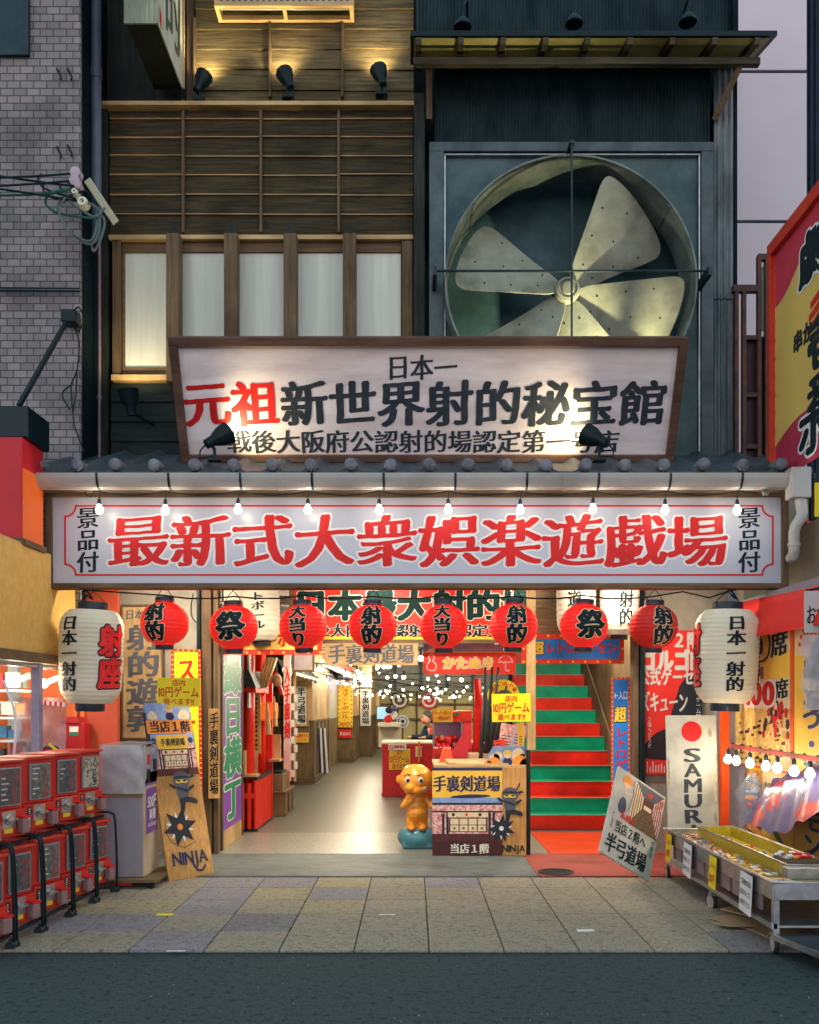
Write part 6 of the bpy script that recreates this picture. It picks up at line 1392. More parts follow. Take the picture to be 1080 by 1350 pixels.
ss = thing('poster_strip', 'narrow silver and grey poster strip behind the purple board', 'poster', (-2.1, 11.4, 1.3)); M, w, h = inner(11.33, 11.75, 1.55, 2.75, -2.02)
b = MB(mat('silver_strip', (.40, .40, .42), .25, col2=(.75, .75, .75), scale=12)); b.box((0, .0, -.02), (w, h, 0), M); b.build('strip', None, ss); tx = MB(ink); text(tx, M, '夏祭り', w*.5, .42, w*.6, .7, 'brush', .003, True); tx.build('lettering', None, ss)
tor = mat('shrine_red', lin(222, 46, 28), .4, var=.1, scale=3)
sh_ = thing('red_shrine', 'bright red miniature shrine with gate posts, roof, lanterns and picket fence', 'shrine', (-2.1, 11.9, .035))
x0, x1, y0, y1 = -2.12, -1.925, 11.3, 12.5
f = MB(tor)
for k in range(13): y = y0+.03+k*(y1-y0-.06)/12; f.box((x1-.03, y-.028, .06), (x1, y+.028, .66))
for x in (x0, x0+.085): f.box((x, y0, .06), (x+.045, y0+.03, .62))
f.box((x0, y0+.002, .44), (x1-.031, y0+.028, .50)); f.build('picket_fence', None, sh_, bevel=.003)
b = MB(black); b.box((x1-.05, y0, .661), (x1+.012, y1, .70)); b.box((x0-.02, y0-.01, .661), (x0+.06, y0+.04, .69)); b.build('fence_cap', None, sh_); b = MB(black); b.box((x0-.02, y0-.015, .036), (x1+.015, y1+.02, .058)); b.build('plinth', None, sh_)
b = MB(tor)
for y in (11.55, 12.42): b.tube([(-2.06, y, .06), (-2.06, y, 2.62)], .07, 16)
each(b, 'gate_post', None, sh_, smooth=True); b = MB(tor); b.box((-2.14, 11.2, 2.55), (-1.98, 12.8, 2.66)); b.box((-2.11, 11.3, 2.30), (-2.01, 12.7, 2.38)); each(b, 'gate_beam', None, sh_, bevel=.004)
b = MB(tor); b.box((-2.5, 11.4, 1.0), (-2.46, 12.9, 2.7)); b.box((-2.30, 12.6, .06), (-1.93, 12.68, 1.9)); b.box((-2.2, 12.1, .06), (-2.15, 12.55, 1.2)); b.build('back_panel', None, sh_)
b = MB(mat('shrine_roof', (.03, .045, .045), .5, var=.3)); b.add([(-2.35, 11.25, 1.86), (-1.92, 11.25, 1.80), (-1.92, 12.3, 1.80), (-2.35, 12.3, 1.86), (-2.30, 11.3, 2.02), (-2.02, 11.3, 2.02), (-2.02, 12.25, 2.02), (-2.30, 12.25, 2.02)], [(0, 3, 2, 1), (4, 5, 6, 7), (0, 1, 5, 4), (1, 2, 6, 5), (2, 3, 7, 6), (3, 0, 4, 7)]); b.build('roof', None, sh_)
b = MB(tor); b.beam((-1.86, 12.35, 2.05), (-1.76, 12.35, 1.72), .05, .05, Y3); b.beam((-1.88, 12.35, 2.05), (-2.02, 12.35, 1.72), .05, .05, Y3); b.box((-2.3, 11.28, 1.74), (-1.93, 12.28, 1.80)); b.build('gable', None, sh_)
gd = MB(mat('gold_lattice', (.50, .33, .08), .4, col2=(.62, .45, .14), scale=30)); gd.box((-2.30, 11.75, .95), (-2.10, 11.79, 1.72)); gd.box((-2.24, 12.0, .95), (-1.99, 12.03, 1.74)); go_ = gd.build('lattice_door', None, sh_)
hol = MB(ink); 
for i in range(4):
    for j in range(12): hol.box((-2.285+i*.047, 11.744, .99+j*.06), (-2.262+i*.047, 11.749, 1.02+j*.06)); hol.box((-2.22+i*.055, 11.994, .99+j*.06), (-2.195+i*.055, 11.999, 1.02+j*.06))
hol.build('lattice_holes', None, go_)
for k, (x, y, z) in enumerate(((-1.97, 12.15, 1.50), (-1.88, 12.35, 1.50))): smoothauto(MB(mat('orange_lantern_%d' % k, lin(238, 110, 50), .4, emis=.5)).lathe([(.04, -.12), (.065, -.10), (.07, 0), (.065, .10), (.04, .12)], Matrix.Translation((x, y, z)), 14).build('small_lantern', None, sh_))
b = MB(mat('straw_rope', (.55, .42, .2), .8, var=.3, scale=20)); b.tube([(-1.92, 12.1, 1.62), (-1.91, 12.1, 1.4), (-1.90, 12.1, 1.2)], [.015, .03, .04], 8); b.tube([(-1.86, 12.3, 1.7), (-1.85, 12.3, 1.5), (-1.84, 12.3, 1.3)], [.012, .025, .035], 8); b.build('straw_tassel', None, sh_)
b = MB(lwoodz); b.box((-2.1, 11.33, .70), (-1.93, 11.60, .73)); b.box((-2.1, 11.36, .731), (-2.075, 11.58, 1.02)); b.box((-2.1, 11.585, .731), (-1.96, 11.605, 1.02)); b.build('offering_box', None, sh_)
b = MB(lwoodz); b.box((-1.95, 12.4, .82), (-1.80, 12.7, .85)); b.box((-1.95, 12.66, .851), (-1.82, 12.69, 1.18)); b.build('offering_shelf', None, sh_)
b = MB(tor); b.box((-2.2, 12.9, .5), (-2.16, 13.5, 2.0)); b.cm = whitep; tt = b.build('red_notice_board', None, sh_); tx = MB(whitep); text(tx, frame(Vector((-2.155, 12.9, .5)), Y3, Z3), '射的', .3, .95, .45, .9, 'heavy', .004, True); tx.build('lettering', None, tt)
bg2 = thing('bamboo_ladle', 'slanting bundle of gold bamboo poles hanging at the top of the shrine', 'bamboo poles', (-1.95, 12.0, 2.2)); b = MB(mat('bamboo', (.50, .36, .14), .45, col2=(.62, .48, .22), scale=8))
for k in range(4): b.tube([at(352+k*4, 868, 12.0), at(340+k*3.4, 906, 11.7)], .022, 10)
b.build('pole', None, bg2, smooth=True)
gh = thing('straw_charm', 'tan straw charm hanging behind the bamboo poles', 'charm', at(365, 900, 12.2)); b = MB(mat('straw_charm_tan', (.52, .40, .24), .7, var=.3, scale=20)); b.ball(at(365, 897, 12.2), .07, 10, (1, .6, 1.2)); b.build('body', None, gh, smooth=True); MB(rope).tube([at(365, 890, 12.2), at(364, 868, 12.2)], .006, 5).build('string', None, gh)
pk = thing('pink_pillar_banner', 'pink and white narrow banner on a post beyond the shrine', 'banner', (-1.95, 13.7, 1.0)); m = MB(mat('pink_banner', (.60, .32, .30), .5, col2=(.68, .55, .50), scale=5)); m.box(at(374, 1030, 13.6), at(384, 862, 13.7)); m.build('cloth', None, pk); tx = MB(redlet); M, w, h = facing(374, 870, 384, 1010, 13.595); text(tx, M, '入手裏剣', w*.5, h*.6, w*.8, h*.7, 'heavy', .004, True); tx.build('lettering', None, pk)
bx1 = thing('wooden_cabinet', 'brown wooden crate cabinet on the floor beyond the red shrine', 'crate', (-1.88, 13.2, .035)); crw = wood('crate_wood', (.15, .10, .05), (.28, .19, .10), 'z')
b = MB(crw); b.box((-2.0, 12.8, .037), (-1.80, 13.7, .36)); b.cm = mwoodz
for y in (12.83, 13.25, 13.66): b.box((-1.799, y-.03, .04), (-1.785, y+.03, .355))
for z in (.042, .33): b.box((-1.7845, 12.8, z), (-1.775, 13.7, z+.025))
b.cm = crw; b.box((-2.02, 12.78, .361), (-1.77, 13.72, .385)); b.build('body', None, bx1, bevel=.003)
bx2 = thing('wooden_offering_chest', 'smaller brown chest with red end on top of the crate cabinet', 'chest', (-1.9, 13.2, .386)); b = MB(crw); b.box((-1.99, 12.85, .386), (-1.82, 13.5, .62)); b.cm = tor; b.box((-1.99, 13.5005, .386), (-1.82, 13.58, .60)); b.cm = black; b.box((-1.99, 12.9, .621), (-1.84, 13.4, .65)); b.build('body', None, bx2, bevel=.003)
# ---- hall pillars receding at the left
pilw = wood('pillar_board', (.13, .088, .045), (.24, .17, .09), 'z')
pgrey = mat('pillar_grey_panel', (.40, .39, .35), .5, var=.08)
def pillar(label, uL, uR, uS, vb, Y2, col=None):
    Y = F*(EYE-.034)/(vb-V0); xL, xR = gx(uL, Y), gx(uR, Y)
    t = thing('hall_pillar', label, 'pillar', ((xL+xR)/2, Y, .034), 'pillars along the hall')
    MB(pilw).box((xL, Y, .036), (xR, Y2, 1.25)).build('lower_panel', None, t, bevel=.006)
    MB(lwoodz if col is None else col).box((xL, Y+.002, 1.251), (xR, Y2, 3.04)).build('upper_panel', None, t)
    k = MB(mwood); k.box((xL-.02, Y-.02, .0365), (xR+.03, Y2+.01, .16)); k.box((xL-.02, Y-.02, 1.235), (xR+.03, Y2+.01, 1.28)); k.build('rail', None, t, bevel=.003)
    k = MB(mwoodz)
    n = int((Y2-Y)/.8)
    for q in range(n+1): k.box((xR+.001, Y+.05+q*.8-.04, .17), (xR+.02, Y+.05+q*.8+.04, 1.23))
    each(k, 'batten', None, t); return t, Y, xL, xR
tp, Y, xL, xR = pillar('nearest hall pillar with the framed half-bow hall sign and tiled canopy', 389, 412, 420, 1034, 21.5)
t, M, w, h = board('half_bow_sign', 'framed white sign with black brush characters on the nearest hall pillar', 'sign', 391, 905, 404, 955, Y-.05, whitep, .03, lwoodz, .04)
tx = MB(ink); text(tx, M, '半弓道場', w*.5, h*.5, w*.85, h*.95, 'heavy', .004, True); tx.build('lettering', None, t)
t, M, w, h = board('yellow_pillar_notice', 'small yellow notice below the half-bow hall sign', 'notice', 390, 966, 407, 979, Y-.04, pyel, .02); tx = MB(redlet); text(tx, M, '体験受付中', w*.5, h*.68, w*.9, h*.4, 'goth', .003); text(tx, M, 'こちら', w*.5, h*.28, w*.7, h*.35, 'goth', .003); tx.build('lettering', None, t)
cnp = thing('inner_tiled_canopy', 'small grey tiled canopy sloping over the nearest pillar inside the hall', 'canopy', (gx(398, Y), Y, 2.3)); b = MB(tile); b.add([at(372, 880, 14.2), at(418, 894, 17.5), at(419, 898, 17.5), at(372, 886, 14.2), at(365, 868, 14.6), at(412, 886, 18)], [(0, 1, 2, 3), (0, 4, 5, 1), (3, 2, 5, 4)]); b.build('tile_slope', None, cnp)
b = MB(lwood)
for k in range(9): p = at(374+k*5.2, 886.5+k*1.6, 14.3+k*.4); b.beam(p, p+Vector((.0, .5, .1)), .05, .05)
b.build('rafter', None, cnp)
t, M, w, h = board('grey_slanted_panel', 'pale grey slanted panel above the inner canopy', 'panel', 388, 862, 412, 883, 13.6, mat('mauve_grey_panel', (.36, .32, .33), .5), .03, mwood, .03)
ts = thing('white_streamer', 'zigzag white paper streamer on a post beside the chests', 'streamer', at(385, 970, 13.9)); b = MB(whitep)
for k in range(11): p = at(384+(k % 2)*4, 905+k*11, 13.9); b.box(p, p+Vector((.05, .004, -.11)))
b.build('paper_strip', None, ts); MB(lwoodz).tube([at(388, 880, 13.95), at(388, 1030, 13.95)], .03, 8).build('post', None, ts)
t, Y, xL, xR = pillar('second hall pillar with the yellow smart ball sign', 445, 466, 475, 1005, 27.2)
lt = board('upright_yellow_sign', 'yellow upright sign with red dotted edge on the second hall pillar', 'sign', 445.5, 905, 465, 959, Y-.06, tagy, .03); t, M, w, h = lt
d = MB(); dots_border(d, M, w, h, .12, .02, .002, redlet); d.build('dotted_edge', None, t); tx = MB(redlet); text(tx, M, 'スマートボール', w*.5, h*.58, w*.55, h*.74, 'goth', .004, True); text(tx, M, '100円', w*.5, h*.09, w*.7, h*.11, 'goth', .004); tx.build('lettering', None, t)
t, M, w, h = board('red_pillar_notice', 'small red notice under the yellow upright sign', 'notice', 446.5, 962, 464, 973, Y-.05, redp, .02); tx = MB(whitep); text(tx, M, '景品あり', w*.5, h*.5, w*.85, h*.4, 'goth', .003); tx.build('lettering', None, t)
t, M, w, h = board('full_house_sign', 'white plate with two red characters above the yellow upright sign', 'sign', 445.5, 891, 465, 903.5, Y-.05, whitep, .02); tx = MB(redlet); text(tx, M, '大入', w*.5, h*.45, w*.75, h*.6, 'heavy', .003); tx.build('lettering', None, t)
t, Y3_, xL, xR = pillar('third hall pillar with the white vertical throwing hall sign', 474, 490, 497, 998, 30.0)
t, M, w, h = board('upright_white_sign', 'white upright sign with black characters on the third hall pillar', 'sign', 475, 908, 489, 957, Y3_-.06, whitep, .03); tx = MB(ink); text(tx, M, '手裏剣道場', w*.5, h*.5, w*.7, h*.92, 'brush', .004, True); tx.build('lettering', None, t)
t, M, w, h = board('small_full_house_sign', 'white plate with two red characters above the white upright sign', 'sign', 474.5, 894, 490, 905.5, Y3_-.05, whitep, .02); tx = MB(redlet); text(tx, M, '大入', w*.5, h*.45, w*.75, h*.6, 'heavy', .003); tx.build('lettering', None, t)
pillar('fourth hall pillar, far and narrow, beside the aisle', 493, 500, 505, 988, 33.0)
wl = thing('booth_partition', 'brown boarded booth partition between the hall pillars', 'partition', (-2.3, 23, .034)); b = MB(pilw); b.add([gnd(418, 1022, .034), gnd(445, 1006, .034), gnd(445, 1006, .034)+Vector((0, 0, 1.2)), gnd(418, 1022, .034)+Vector((0, 0, 1.2)), gnd(418, 1022, .034)+Vector((-.1, 0, 0)), gnd(418, 1022, .034)+Vector((-.1, 0, 1.2)), gnd(445, 1006, .034)+Vector((-.1, 0, 0)), gnd(445, 1006, .034)+Vector((-.1, 0, 1.2))], [(0, 1, 2, 3), (3, 2, 7, 5), (0, 3, 5, 4), (1, 6, 7, 2), (4, 5, 7, 6)]); b.build('lower_boards', None, wl)
b = MB()
for k, (ua, ub, v0_, v1_, mm) in enumerate(((421, 431, 905, 955, redlet), (433, 443, 915, 957, tagy))): ya, yb_ = F*(EYE-.034)/(1020-V0-(ua-418)*.6), F*(EYE-.034)/(1020-V0-(ub-418)*.6); b.cm = mm; b.add([at(ua, v1_, ya), at(ub, v1_, yb_), at(ub, v0_, yb_), at(ua, v0_, ya)], [(0, 1, 2, 3)])
b.cm = mat('lilac_band', (.40, .33, .46), .5); b.add([at(418, 968, 20.2), at(445, 962, 24.5), at(445, 957, 24.5), at(418, 962, 20.2)], [(0, 1, 2, 3)]); b.add([at(418, 905, 20.2), at(445, 915, 24.5), at(445, 895, 24.5), at(418, 870, 20.2)], [(0, 1, 2, 3)]); b.cm = pgrey; b.add([at(418, 962, 20.3), at(445, 957, 24.6), at(445, 915, 24.6), at(418, 905, 20.3)], [(0, 1, 2, 3)]); b.build('upper_panels', None, wl)
b = MB(lr); b.add([at(405, 862, 18.1), at(500, 903, 31.5), at(500, 899, 31.5), at(405, 850, 18.1)], [(0, 1, 2, 3)]); b.cm = whitep; b.add([at(412, 872, 18.6), at(500, 910, 31.5), at(500, 904, 31.5), at(412, 863, 18.6)], [(0, 1, 2, 3)]); b.build('red_white_valance', None, wl)
cl_ = thing('hanging_noren', 'long navy and white cloth streamers hanging beside the first pillar', 'cloth', at(424, 990, 19)); b = MB()
for k in range(4): b.cm = pnavy if k % 2 == 0 else whitep; x = 419+k*2.6; b.add([at(x, 960, 18.6), at(x+2.5, 960, 18.6), at(x+4.6+k*.6, 1018, 18.3), at(x+1.8+k*.6, 1020, 18.3)], [(0, 1, 2, 3)])
b.build('cloth_strip', None, cl_)
# ================================================================= red counter, clerk, far targets
rc = mat('counter_red', lin(204, 36, 36), .35, var=.06, coat=.2)
rcn = thing('red_counter', 'bright red reception counter with yellow notice in the hall', 'counter', (-.1, 16, .034))
Yc = 15.6; b = MB(rc); b.box((gx(504, Yc), Yc, .036), (gx(640, Yc), Yc+1.1, .92)); b.build('body', None, rcn, bevel=.01); b = MB(rc); b.box((gx(503, Yc), Yc-.02, .037), (gx(640, Yc), Yc-.001, .10)); b.box((gx(503, Yc), Yc-.02, .86), (gx(640, Yc), Yc-.001, .915)); b.build('moulding', None, rcn, bevel=.004); b = MB(cream); b.box((gx(502, Yc), Yc-.03, .921), (gx(640, Yc), Yc+1.14, .95)); b.build('top', None, rcn, bevel=.004)
M, w, h = facing(513, 987, 541, 1015, Yc-.025); ct_ = MB(tagy); ct_.box((0, 0, -.004), (w, h, 0), M); yo = ct_.build('yellow_notice', None, rcn); tx = MB(redlet)
for s, y, sz, ww in rows10: text(tx, M, s, w/2, h*y, w*ww, h*sz, 'goth', .003)
tx.build('notice_lettering', None, yo)
M, w, h = facing(512, 981, 536, 989, Yc-.05); ct_ = MB(whitep); ct_.box((0, 0, -.004), (w, h, 0), M); yo = ct_.build('white_plate', None, rcn); tx = MB(redlet); text(tx, M, '撮影禁止', w*.62, h*.55, w*.6, h*.5, 'gothfat', .003); strip(tx, M, [(w*.17+h*.34*math.cos(a), h*.5+h*.34*math.sin(a)) for a in [i*math.pi/6 for i in range(12)]], h*.1, .003, True); strip(tx, M, [(w*.17-h*.25, h*.5+h*.25), (w*.17+h*.25, h*.5-h*.25)], h*.1, .0034); tx.build('plate_lettering', None, yo)
M, w, h = facing(548, 984, 556, 998, Yc-.06); ct_ = MB(whitep); ct_.box((0, 0, -.004), (w, h, 0), M); ct_.cm = tagy; ct_.box((w*.2, h*.2, 0), (w*.8, h*.75, .003), M); ct_.build('hanging_card', None, rcn); MB(orange).tube([at(552, 978, Yc-.08), at(553, 985, Yc-.08), at(552, 1005, Yc-.08)], .022, 8).build('orange_cord', None, rcn)
lt_ = thing('laptop_screen', 'pale blue screen standing on the counter', 'screen', at(503, 955, 19)); b = MB(black); b.box(at(496, 949, 19), at(516, 931, 19.05)); b.build('casing', None, lt_); sc_ = mat('screen_glow', lin(150, 195, 215), .3, var=.05, emis=.7); MB(sc_).box(at(497, 948, 18.995), at(515, 932, 18.99)).build('display', None, lt_); MB(steel).tube([at(506, 949, 19.03), at(506, 966, 19.03)], .03, 8).build('stand', None, lt_)
def capsules(mb, segs):
    for a, b, ra, rb_ in segs:
        a, b = Vector(a), Vector(b); n = max(2, int((b-a).length/(min(ra, rb_)*.5)))
        for k in range(n+1): mb.ball(a.lerp(b, k/n), ra+(rb_-ra)*k/n, 8)
def remesh(o, vox, sm=4):
    r = o.modifiers.new('remesh', 'REMESH'); r.mode = 'VOXEL'; r.voxel_size = vox; r.use_smooth_shade = True
    s = o.modifiers.new('smooth', 'SMOOTH'); s.iterations = sm; s.factor = .5
    return o
def apply_mods(o):
    me = bpy.data.meshes.new_from_object(o.evaluated_get(bpy.context.evaluated_depsgraph_get())); old = o.data; ms = list(old.materials)
    o.modifiers.clear(); o.data = me
    if not me.materials:
        for k in ms: me.materials.append(k)
    me.polygons.foreach_set('use_smooth', [True]*len(me.polygons)); return o
# clerk sitting behind the counter, bent over it
ck = thing('person', 'clerk in an orange happi coat and dark sleeves leaning over the red counter', 'person', (.25, 17.0, .034))
O = Vector((.30, 17.05, 0)); skn = mat('skin', (.50, .30, .20), .5, var=.06)
b = MB(skn); capsules(b, [(O+Vector((.06, .10, .05)), O+Vector((.05, .10, .50)), .07, .08), (O+Vector((.22, .12, .05)), O+Vector((.2, .10, .50)), .07, .08), (O+Vector((.05, .1, .50)), O+Vector((.03, .3, .56)), .085, .10), (O+Vector((.2, .1, .50)), O+Vector((.2, .3, .56)), .085, .10), (O+Vector((.11, .30, .58)), O+Vector((.06, .16, 1.0)), .16, .15), (O+Vector((.0, .12, 1.10)), O+Vector((.16, .16, 1.10)), .10, .10), (O+Vector((.05, .1, 1.15)), O+Vector((-.02, .03, 1.24)), .06, .055), (O+Vector((-.06, .0, 1.30)), O+Vector((-.05, .02, 1.36)), .088, .098),
    (O+Vector((-.06, .1, 1.12)), O+Vector((-.14, -.12, .98)), .06, .048), (O+Vector((-.14, -.12, .98)), O+Vector((-.36, -.20, .99)), .046, .032), (O+Vector((.20, .14, 1.10)), O+Vector((.16, -.12, .99)), .062, .048), (O+Vector((.16, -.12, .99)), O+Vector((-.10, -.24, .985)), .046, .032)])
for hx, hy in ((-.40, -.215), (-.14, -.255)):
    hc = O+Vector((hx, hy, .985)); b.ball(hc, .034, 8, (1.2, 1, .55))
    for q in range(4): d = Vector((-1, -.35+.22*q, -.05)).normalized(); capsules(b, [(hc+d*.025, hc+d*(.075-.006*abs(q-1.5)), .010, .008)])
    capsules(b, [(hc+Vector((.0, .03, 0)), hc+Vector((-.04, .055, 0)), .011, .009)])
b.ball(O+Vector((-.15, -.045, 1.31)), .02, 6)
for s in (-1, 1): b.ball(O+Vector((-.055+.03*s, .02+.09*s, 1.325)), .024, 6, (.8, .5, 1.2))
apply_mods(remesh(b.build('body', None, ck), .012, 3))
b = MB(mat('clerk_hair', (.05, .05, .048), .6, var=.3)); b.ball(O+Vector((-.035, .03, 1.375)), .108, 12, (1, 1, .95)); b.ball(O+Vector((.015, .05, 1.32)), .09, 10); apply_mods(remesh(b.build('hair', None, ck), .012, 2))
b = MB(mat('happi_orange', lin(228, 70, 46), .6, var=.15)); capsules(b, [(O+Vector((.11, .30, .60)), O+Vector((.06, .16, 1.0)), .185, .172), (O+Vector((-.01, .12, 1.09)), O+Vector((.17, .16, 1.09)), .118, .118)]); apply_mods(remesh(b.build('happi_coat', None, ck), .015, 3))
b = MB(mat('sleeve_navy', (.012, .018, .045), .6)); capsules(b, [(O+Vector((-.06, .1, 1.12)), O+Vector((-.14, -.12, .98)), .078, .064), (O+Vector((-.14, -.12, .98)), O+Vector((-.30, -.18, .99)), .062, .055), (O+Vector((.20, .14, 1.10)), O+Vector((.16, -.12, .99)), .08, .064), (O+Vector((.16, -.12, .99)), O+Vector((-.04, -.22, .985)), .062, .055)]); apply_mods(remesh(b.build('sleeves', None, ck), .012, 3))
b = MB(mat('face_mask', (.62, .12, .10), .6)); b.ball(O+Vector((-.10, -.025, 1.285)), .062, 10, (.9, 1, .75)); b.build('red_mask', None, ck, smooth=True)
b = MB(ink)
for s in (-1, 1): b.ball(O+Vector((-.138, -.02+.03*s, 1.345)), .009, 6)
b.build('eye', None, ck)
b = MB(whitep); b.beam(O+Vector((-.02, -.02, 1.14)), O+Vector((.0, .02, .95)), .03, .02); b.build('collar', None, ck)
random.seed(12)
prm = [whitep, redp, psky, pnavy, pcream, lr, tagy]
for k, (u, v, r, mm, cm2, lab_) in enumerate(((512, 948, 5.5, redp, pnavy, 'red and white round prize in the heap behind the counter'), (513, 936, 5, pnavy, whitep, 'navy ball prize above the red one behind the counter'), (520, 934, 4, mat('violet_ball', (.12, .07, .25), .4), whitep, 'violet ball prize behind the counter'), (519, 943, 6, whitep, redp, 'large white ball prize behind the counter'))):
    c = at(u, v, 18.4+.1*k); t = thing('prize_ball', lab_, 'ball', c, 'ball prizes behind the counter'); MB(mm).ball(c, r*18.4/F, 10).build('ball', None, t, smooth=True)
sf_ = thing('prize_shelf', 'cream shelf holding the ball prizes behind the counter', 'shelf', at(515, 960, 18.6)); b = MB(cream); b.box(at(500, 957, 18.9), at(528, 953, 18.2)); b.box(at(500, 984, 18.9), at(528, 957.2, 18.6)); b.build('shelf', None, sf_)
tg = thing('round_target', 'small blue and white round target behind the counter', 'target', at(531, 952, 20)); b = MB(whitep); M = frame(at(531, 951, 20), X3, Z3); b.disc(0, 0, .14, 0, M); b.cm = psky; b.disc(0, 0, .11, .003, M); b.cm = whitep; b.disc(0, 0, .075, .006, M); b.cm = pnavy; b.disc(0, 0, .04, .009, M); b.build('face', None, tg); MB(mwoodz).box(at(530, 985, 20.03), at(532, 951, 20.06)).build('stake', None, tg)
for i, (u, mm, lab_) in enumerate(((527, mwood, 'dark round bow target far on the back wall'), (566, redlet, 'red and white round target far on the back wall'))):
    t = thing('wall_target', lab_, 'target', at(u, 925, 33.8)); M = frame(at(u, 923, 33.8), X3, Z3); b = MB(mm); b.disc(0, 0, .33, 0, M, 30); b.cm = whitep; b.disc(0, 0, .27, .004, M, 30); b.cm = mm; b.disc(0, 0, .19, .008, M, 30); b.cm = whitep; b.disc(0, 0, .08, .012, M, 20); b.build('face', mm, t)
# ================================================================= string lights in the hall
random.seed(21)
lst = thing('hall_light_wires', 'dark wires criss-crossing under the hall ceiling and carrying the bulbs', 'cable', (0, 20, 2.7))
wi = MB(rope); hb = []
for k in range(21):
    y = 11.2+k*.90; x0 = -1.85 if y < 17 else -2.0; x1 = 1.2 if y < 16.5 else 3.2; P = []; zt = 2.52-.028*k+random.uniform(-.10, .10); sg_ = random.uniform(.05, .26)
    for i in range(9): P.append(Vector((x0+(x1-x0)*i/8, y+.45*math.sin(i*.9+k), zt-sg_*math.sin(math.pi*i/8)+.05*math.sin(i*2.3+k))))
    Q = crv(P, 3); wi.tube(Q, .007, 5)
    for i in range(9): hb.append(random.choice(Q)+Vector((random.uniform(-.05, .05), 0, 0)))
wi.build('wire', None, lst)
protos = {}
for k, p in enumerate(hb):
    l = p-Vector((0, 0, .10)); q = k % 3
    if q not in protos:
        proto = protos[q] = thing('hall_bulb', 'small round lit bulb hanging from the wires under the hall ceiling', 'light bulb', l, 'string bulbs in the hall')
        MB(glow('hall_bulb_glass', (1, .88, .62), (5, 9, 20)[q])).ball(l, (.024, .028, .032)[q], 8).build('bulb', None, proto, smooth=True); MB(darkm).tube([l+Vector((0, 0, .025)), l+Vector((0, 0, .11))], .013, 6).build('socket', None, proto)
    else: c = copy_tree(protos[q]); c.location = l
for k in range(6):
    for x in ((-1.2, .6) if k < 2 else (-1.2, 1.0, 2.9)): lamp('POINT', 'hall_bulb_light', Vector((x, 12.6+k*3.6, 2.35)), 60, (1, .86, .62), proto, shadow_soft_size=.12)
# tube fittings: a pair glaring on the hall sign, others unseen, added for brightness
tub = glow('fluorescent_tube', (1, .95, .82), 9)
for i, (x, y, z, tgt, pw_, lab_) in enumerate(((-.47, 9.86, 2.98, (-.5, 9.9, 0), 7, 'left tube light glaring at the top of the red hall sign'), (1.14, 9.86, 2.98, (1.1, 9.9, 0), 7, 'right tube light glaring at the top of the red hall sign'), (-2.2, 8.72, 2.98, (-2.2, 9.5, 0), 34, 'tube light behind the long sign, over the tall leaning ninja board'), (-.3, 8.72, 2.98, (-.3, 9.2, 0), 46, 'tube light behind the long sign, over the middle of the threshold'), (1.9, 8.72, 2.98, (1.9, 9.5, 0), 40, 'tube light behind the long sign, over the foot of the stairs'))):
    t = thing('tube_light', lab_, 'ceiling light', (x, y, z)); MB(whitep).box((x-.34, y-.05, z+.03), (x+.34, y+.05, z+.09)).build('housing', None, t, bevel=.004); MB(tub).tube([(x-.32, y, z+.01), (x+.32, y, z+.01)], .018, 10).build('tube', None, t)
    o = lamp('AREA', 'tube_glow', (x, y, z-.02), pw_, (1, .90, .70), t, tgt, shape='RECTANGLE', size=.6, size_y=.08)
lamp('POINT', 'stair_bulb_light', (2.1, 11.3, 3.3), 190, (1, .88, .66), st, shadow_soft_size=.12); MB(bulbm).ball((2.1, 11.6, 3.55), .05, 8).build('stair_bulb', None, st, smooth=True); MB(rope).tube([(2.1, 11.6, 3.6), (2.1, 11.6, 5.2)], .005, 5).build('stair_bulb_cord', None, st)
# ================================================================= booth by the post
bp2 = thing('ninja_sign_board', 'large square panel with dojo photo and cartoon ninja standing beside the orange figurine', 'sign board', at(632, 1130, 9.5))
M, w, h = facing(570, 1013, 694, 1130, 9.5); M.translation.z = .036; h = gz(1012, 9.5)-.036
qx = w*.745; b = MB(owood); b.box((qx+.0005, 0, -.02), (w, h, 0), M); b.cm = gdark; b.box((0, 0, -.02), (qx, h, 0), M); b.build('board', None, bp2, bevel=.002)
b = MB(); b.cm = pyel; b.rect(0, h*.66, qx, h*.965, .002, M); b.cm = pnavy; b.rect(0, h*.965, qx, h, .0022, M); b.poly(smooth2([(qx*.24, h*.675), (qx*.55, h*.70), (qx*.9, h*.685), (qx*.7, h*.655), (qx*.3, h*.65)]), .003, M); b.cm = psky; b.rect(0, h*.60, qx, h*.66, .0022, M); b.cm = gdark; b.rect(0, h*.575, qx, h*.60, .0023, M); house(b, M, 0, h*.155, qx, h*.42, .0022); b.cm = mat('dark_crimson', (.07, .018, .02), .4, var=.2); b.rect(0, 0, qx, h*.165, .0075, M); b.build('dojo_photo', None, bp2)
b = MB(); shuriken(b, M, w*.735, h*.31, .150, .009, 7, .55, whitep); ninja(b, M, w*.825, h*.585, .20, .010, 1); b.build('ninja_print', None, bp2)
tx = MB(); text(tx, M, '手裏剣道場', qx*.49, h*.815, qx*.96, h*.19, 'heavy', .004, m=pnavy); text(tx, M, '当店１階', qx*.53, h*.08, qx*.56, h*.115, 'heavy', .009, m=cream); text(tx, M, 'NINJA', w*.865, h*.085, w*.25, h*.11, 'brush', .004, m=ink); tx.build('lettering', None, bp2)
sfb = thing('booth_table', 'low table behind the ninja panel carrying boxes and prizes', 'table', at(640, 1010, 10)); b = MB(lwood); b.box((gx(572, 9.6), 9.56, .93), (1.17, 10.6, .965)); b.build('top', None, sfb, bevel=.004)
for x in (.30, 1.10):
    for y in (9.62, 10.5): MB(mwoodz).box((x-.03, y-.03, .037), (x+.03, y+.03, .929)).build('leg', None, sfb)
